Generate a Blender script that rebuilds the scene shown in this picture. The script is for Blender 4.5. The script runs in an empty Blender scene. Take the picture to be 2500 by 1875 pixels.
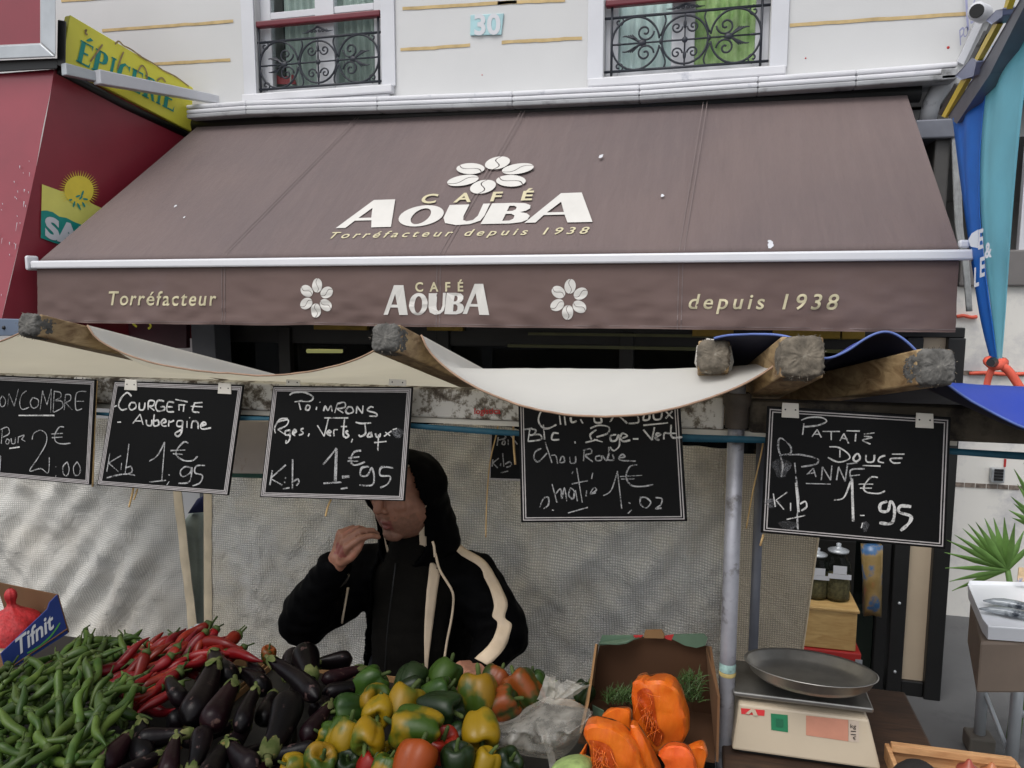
import bpy, bmesh, math, random
from mathutils import Vector, Matrix, noise
from mathutils.geometry import tessellate_polygon
from mathutils.bvhtree import BVHTree

random.seed(7)
SC = bpy.context.scene
COL = SC.collection
R = math.radians
V = Vector

# ------------------------------------------------------------------ camera, sky, sun, exposure
CAM_H, FPX, PITCH, YAW = 2.2, 1850.0, R(-6.89), R(14)
cd = bpy.data.cameras.new("camera")
cam = bpy.data.objects.new("camera", cd)
COL.objects.link(cam)
cam.location = (0, 0, CAM_H)
cam.rotation_euler = (R(90) + PITCH, 0, YAW)
cd.sensor_width = 36
cd.lens = FPX / 2500 * 36
cd.clip_start, cd.clip_end = 0.05, 500
SC.camera = cam

SUN_EL, SUN_AZ = 58, 200          # azimuth measured from +Y clockwise
w = bpy.data.worlds.new("World")
SC.world = w
w.use_nodes = True
nt = w.node_tree
nt.nodes.clear()
out = nt.nodes.new("ShaderNodeOutputWorld")
bg = nt.nodes.new("ShaderNodeBackground")
hs = nt.nodes.new("ShaderNodeHueSaturation")
hs.inputs['Saturation'].default_value = 0.30
sky = nt.nodes.new("ShaderNodeTexSky")
sky.sky_type = 'NISHITA'
sky.sun_disc = False
sky.sun_elevation = R(SUN_EL)
sky.sun_rotation = R(SUN_AZ)
sky.dust_density = 3.0
bg.inputs['Strength'].default_value = 0.15
nt.links.new(sky.outputs[0], hs.inputs['Color'])
nt.links.new(hs.outputs[0], bg.inputs['Color'])
nt.links.new(bg.outputs[0], out.inputs['Surface'])
sd = bpy.data.lights.new("sun", 'SUN')
sd.energy = 0.85
sd.angle = R(35)
sd.color = (1.0, 0.985, 0.965)
so = bpy.data.objects.new("sun", sd)
COL.objects.link(so)
sdir = V((math.sin(R(SUN_AZ)) * math.cos(R(SUN_EL)), math.cos(R(SUN_AZ)) * math.cos(R(SUN_EL)), math.sin(R(SUN_EL))))
so.rotation_euler = sdir.to_track_quat('Z', 'Y').to_euler()
SC.view_settings.view_transform = 'Standard'
SC.view_settings.look = 'None'
SC.view_settings.exposure = 0.42
SC.view_settings.gamma = 1.0

# ------------------------------------------------------------------ helpers
_fw = V((-math.sin(YAW) * math.cos(PITCH), math.cos(YAW) * math.cos(PITCH), math.sin(PITCH)))
_rt = V((math.cos(YAW), math.sin(YAW), 0))
_up = _rt.cross(_fw)
CP = V((0, 0, CAM_H))

def ray(x, y):
    return _fw * FPX + _rt * (x - 1250) - _up * (y - 937.5)

def at(x, y, Y):
    d = ray(x, y)
    return CP + d * (Y / d.y)

def atz(x, y, Z):
    d = ray(x, y)
    return CP + d * ((Z - CAM_H) / d.z)

def atx(x, y, X):
    d = ray(x, y)
    return CP + d * (X / d.x)

def atp(x, y, P, N):
    d = ray(x, y)
    return CP + d * ((P - CP).dot(N) / d.dot(N))

def pix(P):
    d = V(P) - CP
    k = d.dot(_fw)
    return 1250 + FPX * d.dot(_rt) / k, 937.5 - FPX * d.dot(_up) / k, k

def lin(c):
    r = []
    for v in c[:3]:
        v = v / 255.0
        r.append(v / 12.92 if v <= 0.04045 else ((v + 0.055) / 1.055) ** 2.4)
    return (r[0], r[1], r[2], 1.0)

class Nodes:
    def __init__(s, name):
        s.m = bpy.data.materials.new(name)
        s.m.use_nodes = True
        s.t = s.m.node_tree
        s.t.nodes.clear()
        s.o = s.n("ShaderNodeOutputMaterial")
        s.b = s.n("ShaderNodeBsdfPrincipled")
        s.l(s.b.outputs[0], s.o.inputs['Surface'])
        s.tc = s.n("ShaderNodeTexCoord")
        s.co = s.tc.outputs['Object']
    def n(s, t, **k):
        x = s.t.nodes.new(t)
        for a, b in k.items():
            setattr(x, a, b)
        return x
    def l(s, a, b):
        s.t.links.new(a, b)
    def noise(s, scale, detail=4, rough=.55, co=None, dist=0):
        x = s.n("ShaderNodeTexNoise")
        x.inputs['Scale'].default_value = scale
        x.inputs['Detail'].default_value = detail
        x.inputs['Roughness'].default_value = rough
        x.inputs['Distortion'].default_value = dist
        s.l(co or s.co, x.inputs['Vector'])
        return x.outputs['Fac']
    def ramp(s, fac, stops):
        x = s.n("ShaderNodeValToRGB")
        e = x.color_ramp.elements
        while len(e) < len(stops):
            e.new(0.5)
        for k, (p, c) in enumerate(stops):
            e[k].position = p
            e[k].color = c
        s.l(fac, x.inputs[0])
        return x.outputs[0]
    def mix(s, fac, a, b, mode='MIX'):
        x = s.n("ShaderNodeMix", data_type='RGBA', blend_type=mode)
        for val, sock in ((fac, x.inputs[0]), (a, x.inputs[6]), (b, x.inputs[7])):
            if hasattr(val, 'is_linked'):
                s.l(val, sock)
            else:
                sock.default_value = val
        return x.outputs[2]
    def math(s, op, a, b=0.0):
        x = s.n("ShaderNodeMath", operation=op)
        for val, sock in ((a, x.inputs[0]), (b, x.inputs[1])):
            if hasattr(val, 'is_linked'):
                s.l(val, sock)
            else:
                sock.default_value = val
        return x.outputs[0]
    def mapping(s, scale=(1, 1, 1), rot=(0, 0, 0), co=None):
        x = s.n("ShaderNodeMapping")
        x.inputs['Scale'].default_value = scale
        x.inputs['Rotation'].default_value = rot
        s.l(co or s.co, x.inputs['Vector'])
        return x.outputs[0]
    def bump(s, h, strength=.3, dist=.01):
        x = s.n("ShaderNodeBump")
        x.inputs['Strength'].default_value = strength
        x.inputs['Distance'].default_value = dist
        s.l(h, x.inputs['Height'])
        s.l(x.outputs[0], s.b.inputs['Normal'])
        return x
    def color(s, c):
        if hasattr(c, 'is_linked'):
            s.l(c, s.b.inputs['Base Color'])
        else:
            s.b.inputs['Base Color'].default_value = c
    def set(s, **k):
        for a, b in k.items():
            s.b.inputs[a.replace('_', ' ')].default_value = b

def sc(c, k):
    return (c[0] * k, c[1] * k, c[2] * k, 1)

def M(name, col, rough=.6, var=.15, vs=6, bump=0, bs=60, metal=0, spec=.5, transl=0, rand=0, dirt=None, ds=3, dl=.55, coat=0, sheen=0):
    """plain material: colour with soft mottling, optional dirt colour, fine bump, translucency, per-object variation"""
    N = Nodes(name)
    c = lin(col)
    if rand:
        oi = N.n("ShaderNodeObjectInfo")
        v = N.n("ShaderNodeVectorMath", operation='ADD')
        N.l(N.co, v.inputs[0])
        rr = N.n("ShaderNodeVectorMath", operation='SCALE')
        rr.inputs[0].default_value = (31, 17, 23)
        N.l(oi.outputs['Random'], rr.inputs['Scale'])
        N.l(rr.outputs[0], v.inputs[1])
        N.co = v.outputs[0]
    f = N.noise(vs, 5)
    o = N.ramp(f, [(.3, sc(c, 1 - var)), (.7, sc(c, 1 + var))])
    if rand:
        h = N.n("ShaderNodeHueSaturation")
        a = N.math('MULTIPLY', oi.outputs['Random'], 2 * rand)
        N.l(N.math('ADD', a, 1 - rand), h.inputs['Value'])
        N.l(N.math('ADD', N.math('MULTIPLY', oi.outputs['Random'], .03 * rand), .5 - .015 * rand), h.inputs['Hue'])
        N.l(o, h.inputs['Color'])
        o = h.outputs[0]
    if dirt:
        g = N.noise(ds, 8, .65)
        gm = N.ramp(g, [(dl, (0, 0, 0, 1)), (dl + .13, (1, 1, 1, 1))])
        o = N.mix(gm, o, lin(dirt))
    N.color(o)
    N.set(Roughness=rough, Metallic=metal)
    N.b.inputs['Specular IOR Level'].default_value = spec
    if coat:
        N.b.inputs['Coat Weight'].default_value = coat
        N.b.inputs['Coat Roughness'].default_value = .12
    if sheen:
        N.b.inputs['Sheen Weight'].default_value = sheen
    if bump:
        N.bump(N.noise(bs, 6), bump, .004)
    if transl:
        tr = N.n("ShaderNodeBsdfTranslucent")
        N.l(N.mix(1.0, o, (.92, .86, .70, 1), 'MULTIPLY'), tr.inputs['Color'])
        mx = N.n("ShaderNodeMixShader")
        mx.inputs[0].default_value = transl
        N.l(N.b.outputs[0], mx.inputs[1])
        N.l(tr.outputs[0], mx.inputs[2])
        N.l(mx.outputs[0], N.o.inputs['Surface'])
    return N.m

def wood(name, col, dark, rough=.6, scale=(2, 14, 14), rand=0):
    N = Nodes(name)
    co = N.mapping(scale)
    f = N.noise(4, 8, .6, co, 1.2)
    g = N.noise(7, 6, .6)
    o = N.ramp(f, [(.3, lin(dark)), (.62, lin(col))])
    o = N.mix(N.ramp(g, [(.45, (0, 0, 0, 1)), (.75, (.7, .7, .7, 1))]), o, lin(dark))
    N.color(o)
    N.set(Roughness=rough)
    N.bump(f, .25, .004)
    return N.m

def weave(name, col, dirt, period=.0085, bump=.8, wr=5, transl=.25):
    """coarse woven tarpaulin: two crossing wave bands"""
    N = Nodes(name)
    def band(rot):
        x = N.n("ShaderNodeTexWave", wave_type='BANDS', bands_direction='X', wave_profile='SIN')
        x.inputs['Scale'].default_value = .314 / period
        x.inputs['Distortion'].default_value = .6
        x.inputs['Detail'].default_value = 1
        x.inputs['Detail Scale'].default_value = .6
        N.l(N.mapping((1, 1, 1), rot), x.inputs['Vector'])
        return x.outputs['Fac']
    a, b = band((0, 0, 0)), band((0, R(90), 0))
    h = N.math('MULTIPLY', a, b)
    big = N.noise(wr, 6, .6)
    c = lin(col)
    o = N.ramp(h, [(0, sc(c, .66)), (.5, sc(c, 1.08))])
    o = N.mix(N.ramp(N.noise(2.2, 7, .6), [(.42, (0, 0, 0, 1)), (.68, (1, 1, 1, 1))]), o, N.mix(.55, o, lin(dirt)))
    o = N.mix(.35, o, N.ramp(big, [(.3, (.78, .78, .78, 1)), (.7, (1, 1, 1, 1))]), 'MULTIPLY')
    N.color(o)
    N.set(Roughness=.7)
    N.bump(N.math('ADD', N.math('MULTIPLY', h, .35), N.math('ADD', N.math('MULTIPLY', N.noise(6, 7, .6, N.mapping((1, 1, 1.0), (0, R(-38), 0)), 1.4), 3.4), N.math('MULTIPLY', N.noise(24, 4, .6), .8))), bump, .014)
    tr = N.n("ShaderNodeBsdfTranslucent")
    N.l(o, tr.inputs['Color'])
    mx = N.n("ShaderNodeMixShader")
    mx.inputs[0].default_value = transl
    N.l(N.b.outputs[0], mx.inputs[1])
    N.l(tr.outputs[0], mx.inputs[2])
    N.l(mx.outputs[0], N.o.inputs['Surface'])
    return N.m

def glass(name, tint=(200, 215, 215), alpha=.25, rough=.03):
    N = Nodes(name)
    N.color(lin((20, 24, 26)))
    N.set(Roughness=rough)
    N.b.inputs['Specular IOR Level'].default_value = .8
    tr = N.n("ShaderNodeBsdfTransparent")
    tr.inputs['Color'].default_value = lin(tint)
    mx = N.n("ShaderNodeMixShader")
    mx.inputs[0].default_value = alpha
    N.l(tr.outputs[0], mx.inputs[1])
    N.l(N.b.outputs[0], mx.inputs[2])
    N.l(mx.outputs[0], N.o.inputs['Surface'])
    return N.m

def emit(name, col, s):
    N = Nodes(name)
    N.color(lin(col))
    N.b.inputs['Emission Color'].default_value = lin(col)
    N.b.inputs['Emission Strength'].default_value = s
    return N.m

def chalk(name, col=(225, 222, 218), lo=.3):
    N = Nodes(name)
    N.color(lin(col))
    N.set(Roughness=.95)
    f = N.noise(260, 3, .7)
    g = N.noise(28, 3, .6)
    a = N.ramp(N.math('ADD', N.math('MULTIPLY', f, .55), N.math('MULTIPLY', g, .5)), [(lo, (.12, .12, .12, 1)), (lo + .20, (1, 1, 1, 1))])
    N.l(a, N.b.inputs['Alpha'])
    return N.m

class MB:
    """collects shapes in world coordinates, links them as ONE mesh object"""
    def __init__(s):
        s.v, s.f, s.mi, s.k = [], [], [], 0
    def add(s, vs, fs):
        b = len(s.v)
        s.v += [V(p) for p in vs]
        s.f += [tuple(b + i for i in f) for f in fs]
        s.mi += [s.k] * len(fs)
        return s
    def hexa(s, p):
        return s.add(p, [(0, 3, 2, 1), (4, 5, 6, 7), (0, 1, 5, 4), (1, 2, 6, 5), (2, 3, 7, 6), (3, 0, 4, 7)])
    def box(s, x0, x1, y0, y1, z0, z1):
        return s.hexa([(x0, y0, z0), (x1, y0, z0), (x1, y1, z0), (x0, y1, z0), (x0, y0, z1), (x1, y0, z1), (x1, y1, z1), (x0, y1, z1)])
    def quadbox(s, q, off):
        """4 corner points and a thickness vector"""
        off = V(off)
        q = [V(p) for p in q]
        return s.hexa(q + [p + off for p in q])
    def poly(s, loops):
        """flat filled outline with holes, loops of 3D points"""
        tris = tessellate_polygon([[V(p) for p in l] for l in loops])
        return s.add([p for l in loops for p in l], tris)
    def prism(s, pts, off):
        off = V(off)
        pts = [V(p) for p in pts]
        n = len(pts)
        tris = [tuple(t) for t in tessellate_polygon([pts])]
        fs = list(tris) + [(c + n, b + n, a + n) for a, b, c in tris]
        fs += [(i, (i + 1) % n, (i + 1) % n + n, i + n) for i in range(n)]
        return s.add(pts + [p + off for p in pts], fs)
    def tube(s, pts, r, n=7, cap=True, flat=1.0):
        pts = [V(p) for p in pts]
        m = len(pts)
        rs = r if isinstance(r, (list, tuple)) else [r] * m
        vs, fs = [], []
        prev = None
        for i, p in enumerate(pts):
            t = (pts[min(i + 1, m - 1)] - pts[max(i - 1, 0)])
            t = t.normalized() if t.length > 1e-9 else V((0, 0, 1))
            if prev is None:
                a = V((0, 0, 1)) if abs(t.z) < .9 else V((1, 0, 0))
                u = t.cross(a).normalized()
            else:
                u = (prev - t * prev.dot(t))
                u = u.normalized() if u.length > 1e-6 else t.orthogonal().normalized()
            prev = u
            q = t.cross(u)
            for k in range(n):
                an = 2 * math.pi * k / n
                vs.append(p + (u * math.cos(an) + q * math.sin(an) * flat) * rs[i])
        for i in range(m - 1):
            for k in range(n):
                fs.append((i * n + k, i * n + (k + 1) % n, (i + 1) * n + (k + 1) % n, (i + 1) * n + k))
        if cap:
            fs.append(tuple(range(n - 1, -1, -1)))
            fs.append(tuple((m - 1) * n + k for k in range(n)))
        return s.add(vs, fs)
    def grid(s, P):
        """P: rows of points"""
        nu, nv = len(P), len(P[0])
        return s.add([p for r in P for p in r], [(i * nv + j, i * nv + j + 1, (i + 1) * nv + j + 1, (i + 1) * nv + j) for i in range(nu - 1) for j in range(nv - 1)])
    def lathe(s, prof, c, n=24, M3=None, fac=None):
        """prof: (radius, height) pairs about local Z at c"""
        c = V(c)
        vs, fs = [], []
        for r, z in prof:
            for k in range(n):
                a = 2 * math.pi * k / n
                q = r * (fac(a, z) if fac else 1)
                p = V((q * math.cos(a), q * math.sin(a), z))
                vs.append(c + (M3 @ p if M3 else p))
        m = len(prof)
        for i in range(m - 1):
            for k in range(n):
                fs.append((i * n + k, i * n + (k + 1) % n, (i + 1) * n + (k + 1) % n, (i + 1) * n + k))
        return s.add(vs, fs)
    def ball(s, c, r, n=12, m=8, M3=None):
        r = r if isinstance(r, (tuple, list)) else (r, r, r)
        c = V(c)
        vs, fs = [], []
        for i in range(m + 1):
            t = math.pi * i / m
            for k in range(n):
                a = 2 * math.pi * k / n
                p = V((r[0] * math.sin(t) * math.cos(a), r[1] * math.sin(t) * math.sin(a), r[2] * math.cos(t)))
                vs.append(c + (M3 @ p if M3 else p))
        for i in range(m):
            for k in range(n):
                fs.append((i * n + k, (i + 1) * n + k, (i + 1) * n + (k + 1) % n, i * n + (k + 1) % n))
        return s.add(vs, fs)
    def capsule(s, a, b, ra, rb, n=12, flat=1.0):
        a, b = V(a), V(b)
        d = (b - a)
        L = d.length
        d = d.normalized() if L > 1e-9 else V((0, 0, 1))
        pts, rs = [], []
        for i in range(5):
            t = math.pi / 2 * (1 - i / 4)
            pts.append(a - d * ra * math.sin(t))
            rs.append(max(ra * math.cos(t), 1e-4))
        for i in range(5):
            t = math.pi / 2 * (i / 4)
            pts.append(b + d * rb * math.sin(t))
            rs.append(max(rb * math.cos(t), 1e-4))
        return s.tube(pts, rs, n, True, flat)
    def build(s, name, mat, parent=None, smooth=False, bevel=0, sub=0, solid=0, label=None, angle=None, weld=False, kind=None, soff=0):
        me = bpy.data.meshes.new(name)
        org = parent_origin(parent)
        me.from_pydata([p - org for p in s.v], [], s.f)
        mats = mat if isinstance(mat, (list, tuple)) else [mat]
        for m in mats:
            me.materials.append(m)
        if len(mats) > 1:
            me.polygons.foreach_set('material_index', s.mi)
        if weld or smooth:
            bm = bmesh.new()
            bm.from_mesh(me)
            bmesh.ops.remove_doubles(bm, verts=bm.verts, dist=1e-5)
            bmesh.ops.recalc_face_normals(bm, faces=bm.faces)
            bm.to_mesh(me)
            bm.free()
        if smooth:
            me.polygons.foreach_set('use_smooth', [True] * len(me.polygons))
        me.update()
        o = bpy.data.objects.new(name, me)
        COL.objects.link(o)
        if parent:
            o.parent = parent
        if solid:
            q = o.modifiers.new("solid", 'SOLIDIFY')
            q.thickness = solid
            q.offset = soff
        if bevel:
            q = o.modifiers.new("bevel", 'BEVEL')
            q.width = bevel
            q.segments = 2
            q.limit_method = 'ANGLE'
        if sub:
            q = o.modifiers.new("sub", 'SUBSURF')
            q.levels = q.render_levels = sub
        if label:
            o['label'] = label
        if kind:
            o['kind'] = kind
        return o

def parent_origin(p):
    o = V((0, 0, 0))
    while p:
        o += p.location
        p = p.parent
    return o

def tag(o, label, cat, group=None):
    o['label'] = label
    o['category'] = cat
    if group:
        o['group'] = group
    return o

def thing(name, label, cat, loc, group=None):
    o = bpy.data.objects.new(name, None)
    o.empty_display_size = .1
    COL.objects.link(o)
    o.location = loc
    return tag(o, label, cat, group)

def bake(o):
    """apply modifiers of an object into its mesh"""
    dg = bpy.context.evaluated_depsgraph_get()
    me = bpy.data.meshes.new_from_object(o.evaluated_get(dg))
    old = o.data
    o.modifiers.clear()
    o.data = me
    bpy.data.meshes.remove(old)
    return o

def remesh(o, voxel, smooth=3, fac=.5):
    q = o.modifiers.new("rm", 'REMESH')
    q.mode = 'VOXEL'
    q.voxel_size = voxel
    if smooth:
        q = o.modifiers.new("sm", 'SMOOTH')
        q.iterations = smooth
        q.factor = fac
    bake(o)
    o.data.polygons.foreach_set('use_smooth', [True] * len(o.data.polygons))
    return o

def displace(o, fn):
    """move vertices along normals by fn(co)"""
    me = o.data
    org = parent_origin(o)
    nn = [v.normal.copy() for v in me.vertices]
    for v, n in zip(me.vertices, nn):
        v.co += n * fn(v.co + org, n)
    me.update()

def nz(p, s, seed=0):
    return noise.noise(V(p) * s + V((seed * 7.3, seed * 3.1, seed * 5.7)))

def smoothline(pts, k=4):
    """Catmull-Rom through 2D or 3D points"""
    if len(pts) < 3:
        return [V(p) for p in pts]
    P = [V(p) for p in pts]
    r = []
    for i in range(len(P) - 1):
        a, b, c, d = P[max(i - 1, 0)], P[i], P[i + 1], P[min(i + 2, len(P) - 1)]
        for j in range(k):
            t = j / k
            r.append(.5 * ((2 * b) + (c - a) * t + (2 * a - 5 * b + 4 * c - d) * t * t + (3 * b - a - 3 * c + d) * t ** 3))
    r.append(P[-1])
    return r

_txt = {}
def text2d(s, shear=0, bold=0, space=1.0):
    """built-in font turned into flat triangles: (2D points, faces), height of capitals about 0.73"""
    key = (s, shear, bold, space)
    if key in _txt:
        return _txt[key]
    cu = bpy.data.curves.new("t", 'FONT')
    cu.body = s
    cu.shear = shear
    cu.offset = bold
    cu.space_character = space
    cu.resolution_u = 4
    o = bpy.data.objects.new("t", cu)
    COL.objects.link(o)
    bpy.context.view_layer.update()
    me = bpy.data.meshes.new_from_object(o.evaluated_get(bpy.context.evaluated_depsgraph_get()))
    vs = [(v.co.x, v.co.y) for v in me.vertices]
    fs = [tuple(p.vertices) for p in me.polygons]
    bpy.data.objects.remove(o)
    bpy.data.curves.remove(cu)
    bpy.data.meshes.remove(me)
    x0 = min(v[0] for v in vs); x1 = max(v[0] for v in vs)
    vs = [((v[0] - x0) / (x1 - x0), v[1] / (x1 - x0)) for v in vs]   # width 1, baseline 0
    _txt[key] = (vs, fs)
    return _txt[key]

def put_text(mb, s, org, ux, uy, hscale=1.0, **k):
    """text of width |ux| from org along ux; uy unit direction up (length scales with ux)"""
    vs, fs = text2d(s, **k)
    L = V(ux).length
    mb.add([V(org) + V(ux) * x + V(uy).normalized() * (y * L * hscale) for x, y in vs], fs)

def strokes(txt):
    """'x,y x,y / x,y x,y' -> list of polylines"""
    r = []
    for part in txt.split('/'):
        q = [tuple(float(a) for a in t.split(',')) for t in part.split()]
        if q:
            r.append(q)
    return r

def ribbon(mb, pts, w, nrm, wv=.25, seed=0):
    pts = [V(p) for p in pts]
    m = len(pts)
    L, Rr = [], []
    for i, p in enumerate(pts):
        t = (pts[min(i + 1, m - 1)] - pts[max(i - 1, 0)])
        if t.length < 1e-9:
            t = V((1, 0, 0))
        q = t.normalized().cross(nrm).normalized()
        ww = w * (1 + wv * nz(p, 60, seed) * 1.6) * (.8 if i in (0, m - 1) else 1) / 2
        L.append(p - q * ww)
        Rr.append(p + q * ww)
    mb.grid([L, Rr])

def puffy(outline, nrm, depth, bulge=.5, rings=4, jit=0, js=30, seed=0, back=True, hollow=0):
    """rounded thick slab from a 3D outline: bulged front face towards nrm, side wall, flat back"""
    P = [V(p) for p in outline]
    n = len(P)
    nrm = V(nrm).normalized()
    c = sum(P, V((0, 0, 0))) / n
    rows = []
    rows.append([p - nrm * depth * .5 + (c - p) * .04 for p in P])
    rows.append([p - nrm * depth * .42 for p in P])
    rows.append([p + nrm * depth * .40 for p in P])
    for k in range(1, rings + 1):
        t = k / (rings + .4)
        h = depth * .5 + bulge * depth * math.sin(t * math.pi / 2) - hollow * depth * (t ** 1.5)
        rows.append([p + (c - p) * (t * .96 + .03) + nrm * h for p in P])
    mb = MB()
    if jit:
        rows = [[p + V((nz(p, js, seed), nz(p, js, seed + 1), nz(p, js, seed + 2))) * jit for p in r] for r in rows]
    rows = [r + [r[0]] for r in rows]
    mb.grid(rows)
    m = len(rows)
    b = len(mb.v)
    top = sum(rows[-1][:n], V((0, 0, 0))) / n
    bot = sum(rows[0][:n], V((0, 0, 0))) / n
    mb.add([top] + rows[-1], [(0, i + 1, i + 2) for i in range(n)])
    mb.add([bot] + rows[0], [(0, i + 2, i + 1) for i in range(n)])
    return mb
# ------------------------------------------------------------------ materials
m_white = M("white_paint", (201, 202, 206), .5, .04, 4)
m_wall = M("cream_render", (200, 200, 199), .85, .04, 1.2, .12, 90, dirt=(196, 195, 191), ds=1.1, dl=.6)
m_groove = M("ochre_groove", (188, 164, 118), .9, .2, 9)
m_zinc = M("zinc_gutter", (154, 155, 157), .55, .15, 5, .2, 40, dirt=(96, 96, 95), ds=7, dl=.56)
m_ledge = M("painted_ledge", (207, 207, 210), .6, .06, 4, dirt=(150, 154, 165), ds=5, dl=.62)
m_iron = M("wrought_iron", (33, 37, 46), .5, .2, 20)
m_rail = M("burgundy_rail", (101, 30, 41), .45, .12, 8)
m_dark = M("dark_interior", (22, 20, 18), .9, .2)
m_black = M("black_metal", (20, 20, 20), .45, .2, 10)
N = Nodes("brown_awning_cloth")
_blot = N.ramp(N.noise(1.1, 5, .55), [(.35, lin((92, 78, 77))), (.65, lin((100, 84, 81)))])
_str = N.ramp(N.noise(3, 5, .6, N.mapping((7, .5, .5))), [(.45, (0, 0, 0, 1)), (.75, (1, 1, 1, 1))])
_o = N.mix(N.math('MULTIPLY', _str, .35), _blot, lin((109, 93, 90)))
_dk = N.ramp(N.noise(2.2, 7, .65, N.mapping((5, .8, .8))), [(.56, (0, 0, 0, 1)), (.72, (1, 1, 1, 1))])
_o = N.mix(N.math('MULTIPLY', _dk, .30), _o, lin((80, 69, 68)))
N.color(_o); N.set(Roughness=.7); N.b.inputs['Sheen Weight'].default_value = .15
N.bump(N.math('ADD', N.math('MULTIPLY', N.noise(2.2, 5, .55, N.mapping((3.2, .7, .7))), 3.0), N.math('MULTIPLY', N.noise(420, 3), .12)), .35, .02)
m_awn = N.m
m_val = M("brown_valance_cloth", (97, 78, 73), .75, .06, 3, .12, 420, dirt=(99, 81, 78), ds=2, dl=.55)
m_seam = M("awning_seam", (108, 95, 93), .7, .1, 20)
m_print = M("cream_print", (201, 198, 192), .7, .05, 8, dirt=(204, 198, 190), ds=16, dl=.62)
m_printy = M("cream_yellow_print", (192, 183, 150), .7, .06, 12, dirt=(192, 180, 148), ds=24, dl=.62)
m_bean = M("bean_line", (112, 84, 74), .7, .1)
m_bar = M("white_lacquer_bar", (214, 214, 217), .35, .03, 3)
m_burg = M("burgundy_vinyl", (129, 36, 49), .33, .12, 2.5, .06, 20, spec=.6)
m_yel = M("yellow_sign", (221, 214, 75), .4, .07, 4, dirt=(226, 216, 84), ds=6, dl=.6)
m_teal = M("teal_print", (21, 137, 126), .45, .06, 8)
m_sil = M("brushed_aluminium", (172, 176, 179), .38, .1, 6, metal=.35)
m_shopwood = M("dark_shop_paint", (36, 34, 31), .4, .25, 5, spec=.35)
m_gold = M("brass_trim", (138, 112, 42), .35, .2, 9, metal=.5)
m_olive = M("olive_line", (88, 88, 44), .4, .2, 9)
m_glass = glass("window_glass", (250, 253, 252), .06)
m_shopglass = glass("shop_glass", (150, 160, 150), .2)
m_marble = M("grey_marble", (222, 219, 212), .25, .05, 2, dirt=(192, 190, 190), ds=2.6, dl=.5)
m_tile = M("tile_strip", (120, 108, 98), .4, .5, 40)
m_asph = M("asphalt", (72, 72, 74), .9, .2, 3, .4, 120, dirt=(54, 54, 56), ds=1.5)
m_pave = M("pavement_stone", (98, 98, 98), .85, .12, 3, .3, 90, dirt=(74, 74, 75), ds=2)
m_blue = M("blue_tarp", (62, 142, 236), .38, .12, 3, .1, 60, spec=.5, transl=.45)
m_blue_lit = M("blue_tarp_lit", (160, 230, 250), .38, .08, 3, .1, 60, spec=.5, transl=.45)  # same blue tarp, light coming through it put into the colour
m_steel = M("grey_steel", (104, 106, 114), .45, .15, 9, metal=.3)
m_yellowmetal = M("yellow_metal", (214, 186, 60), .4, .1, 9)
m_red = M("red_paint", (176, 40, 36), .5, .1, 7)
m_orange_strap = M("orange_strap", (222, 96, 74), .6, .12, 30)
m_plate = M("enamel_plate", (158, 194, 198), .3, .12, 14)
m_lilac = M("grey_blue_letter", (146, 148, 178), .6, .1, 20)

# ------------------------------------------------------------------ ground
o = MB().add([(-60, -60, 0), (60, -60, 0), (60, 60, 0), (-60, 60, 0)], [(0, 1, 2, 3)]).build("road", m_asph)
o['kind'] = 'structure'
mb = MB().box(-14, 12, 3.25, 9, .004, .12)
o = mb.build("pavement", m_pave, bevel=.015)
o['kind'] = 'structure'

# ------------------------------------------------------------------ the apartment building above the shops
YF = 5.3
bld = thing("apartment_building", "cream rendered apartment building with scroll railings at its two windows above the brown awning", "building", (-1.2, YF, .12))
def wbox(x0, x1, z0, z1, mb, y0=YF, y1=YF + .4):
    mb.box(x0, x1, y0, y1, z0, z1)
W1 = (at(626, 120, YF).x, at(931, 110, YF).x, at(621, 228, YF).z, 5.6)
W2 = (at(1475, 120, YF).x, at(1879, 100, YF).x, at(1473, 188, YF).z, 5.6)
mb = MB()
zb = 3.42
wbox(-9, W1[0], zb, 7.5, mb)
wbox(W1[1], W2[0], zb, 7.5, mb)
wbox(W2[1], 7, zb, 7.5, mb)
for W in (W1, W2):
    wbox(W[0], W[1], zb, W[2], mb)
    wbox(W[0], W[1], W[3], 7.5, mb)
mb.box(-9, -3.82, YF, YF + .4, .12, zb)
mb.box(-9, 7, 9.6, 9.9, .12, 7.5).box(-9, 7, YF + .4, 9.6, 7.2, 7.5).box(-9, 7, YF + .4, 9.6, 3.2, 3.4).box(-9.3, -9, YF, 9.9, .12, 7.5).box(7, 7.3, YF, 9.9, .12, 7.5)
mb.build("wall", m_wall, bld)
for a, b in (((250, 75), (570, 52)), ((300, 161), (563, 146)), ((983, 22), (1262, 5)), ((978, 122), (1148, 110)), ((1225, 104), (1421, 93)), ((1928, 62), (2365, 33)), ((1215, 8), (1380, 0)), ((150, 2), (570, -26)), ((1928, -34), (2365, -62))):
    p, q = at(a[0], a[1], YF), at(b[0], b[1], YF)
    n = 14
    pts = [p.lerp(q, i / n) + V((0, 0, .004 * nz(p.lerp(q, i / n), 9))) for i in range(n + 1)]
    mb = MB().grid([[t + V((0, -.004, .011 + .003 * nz(t, 20, 2))) for t in pts], [t + V((0, -.004, -.011 - .003 * nz(t, 20, 3))) for t in pts]])
    mb.build("groove_line", m_groove, bld)

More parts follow.
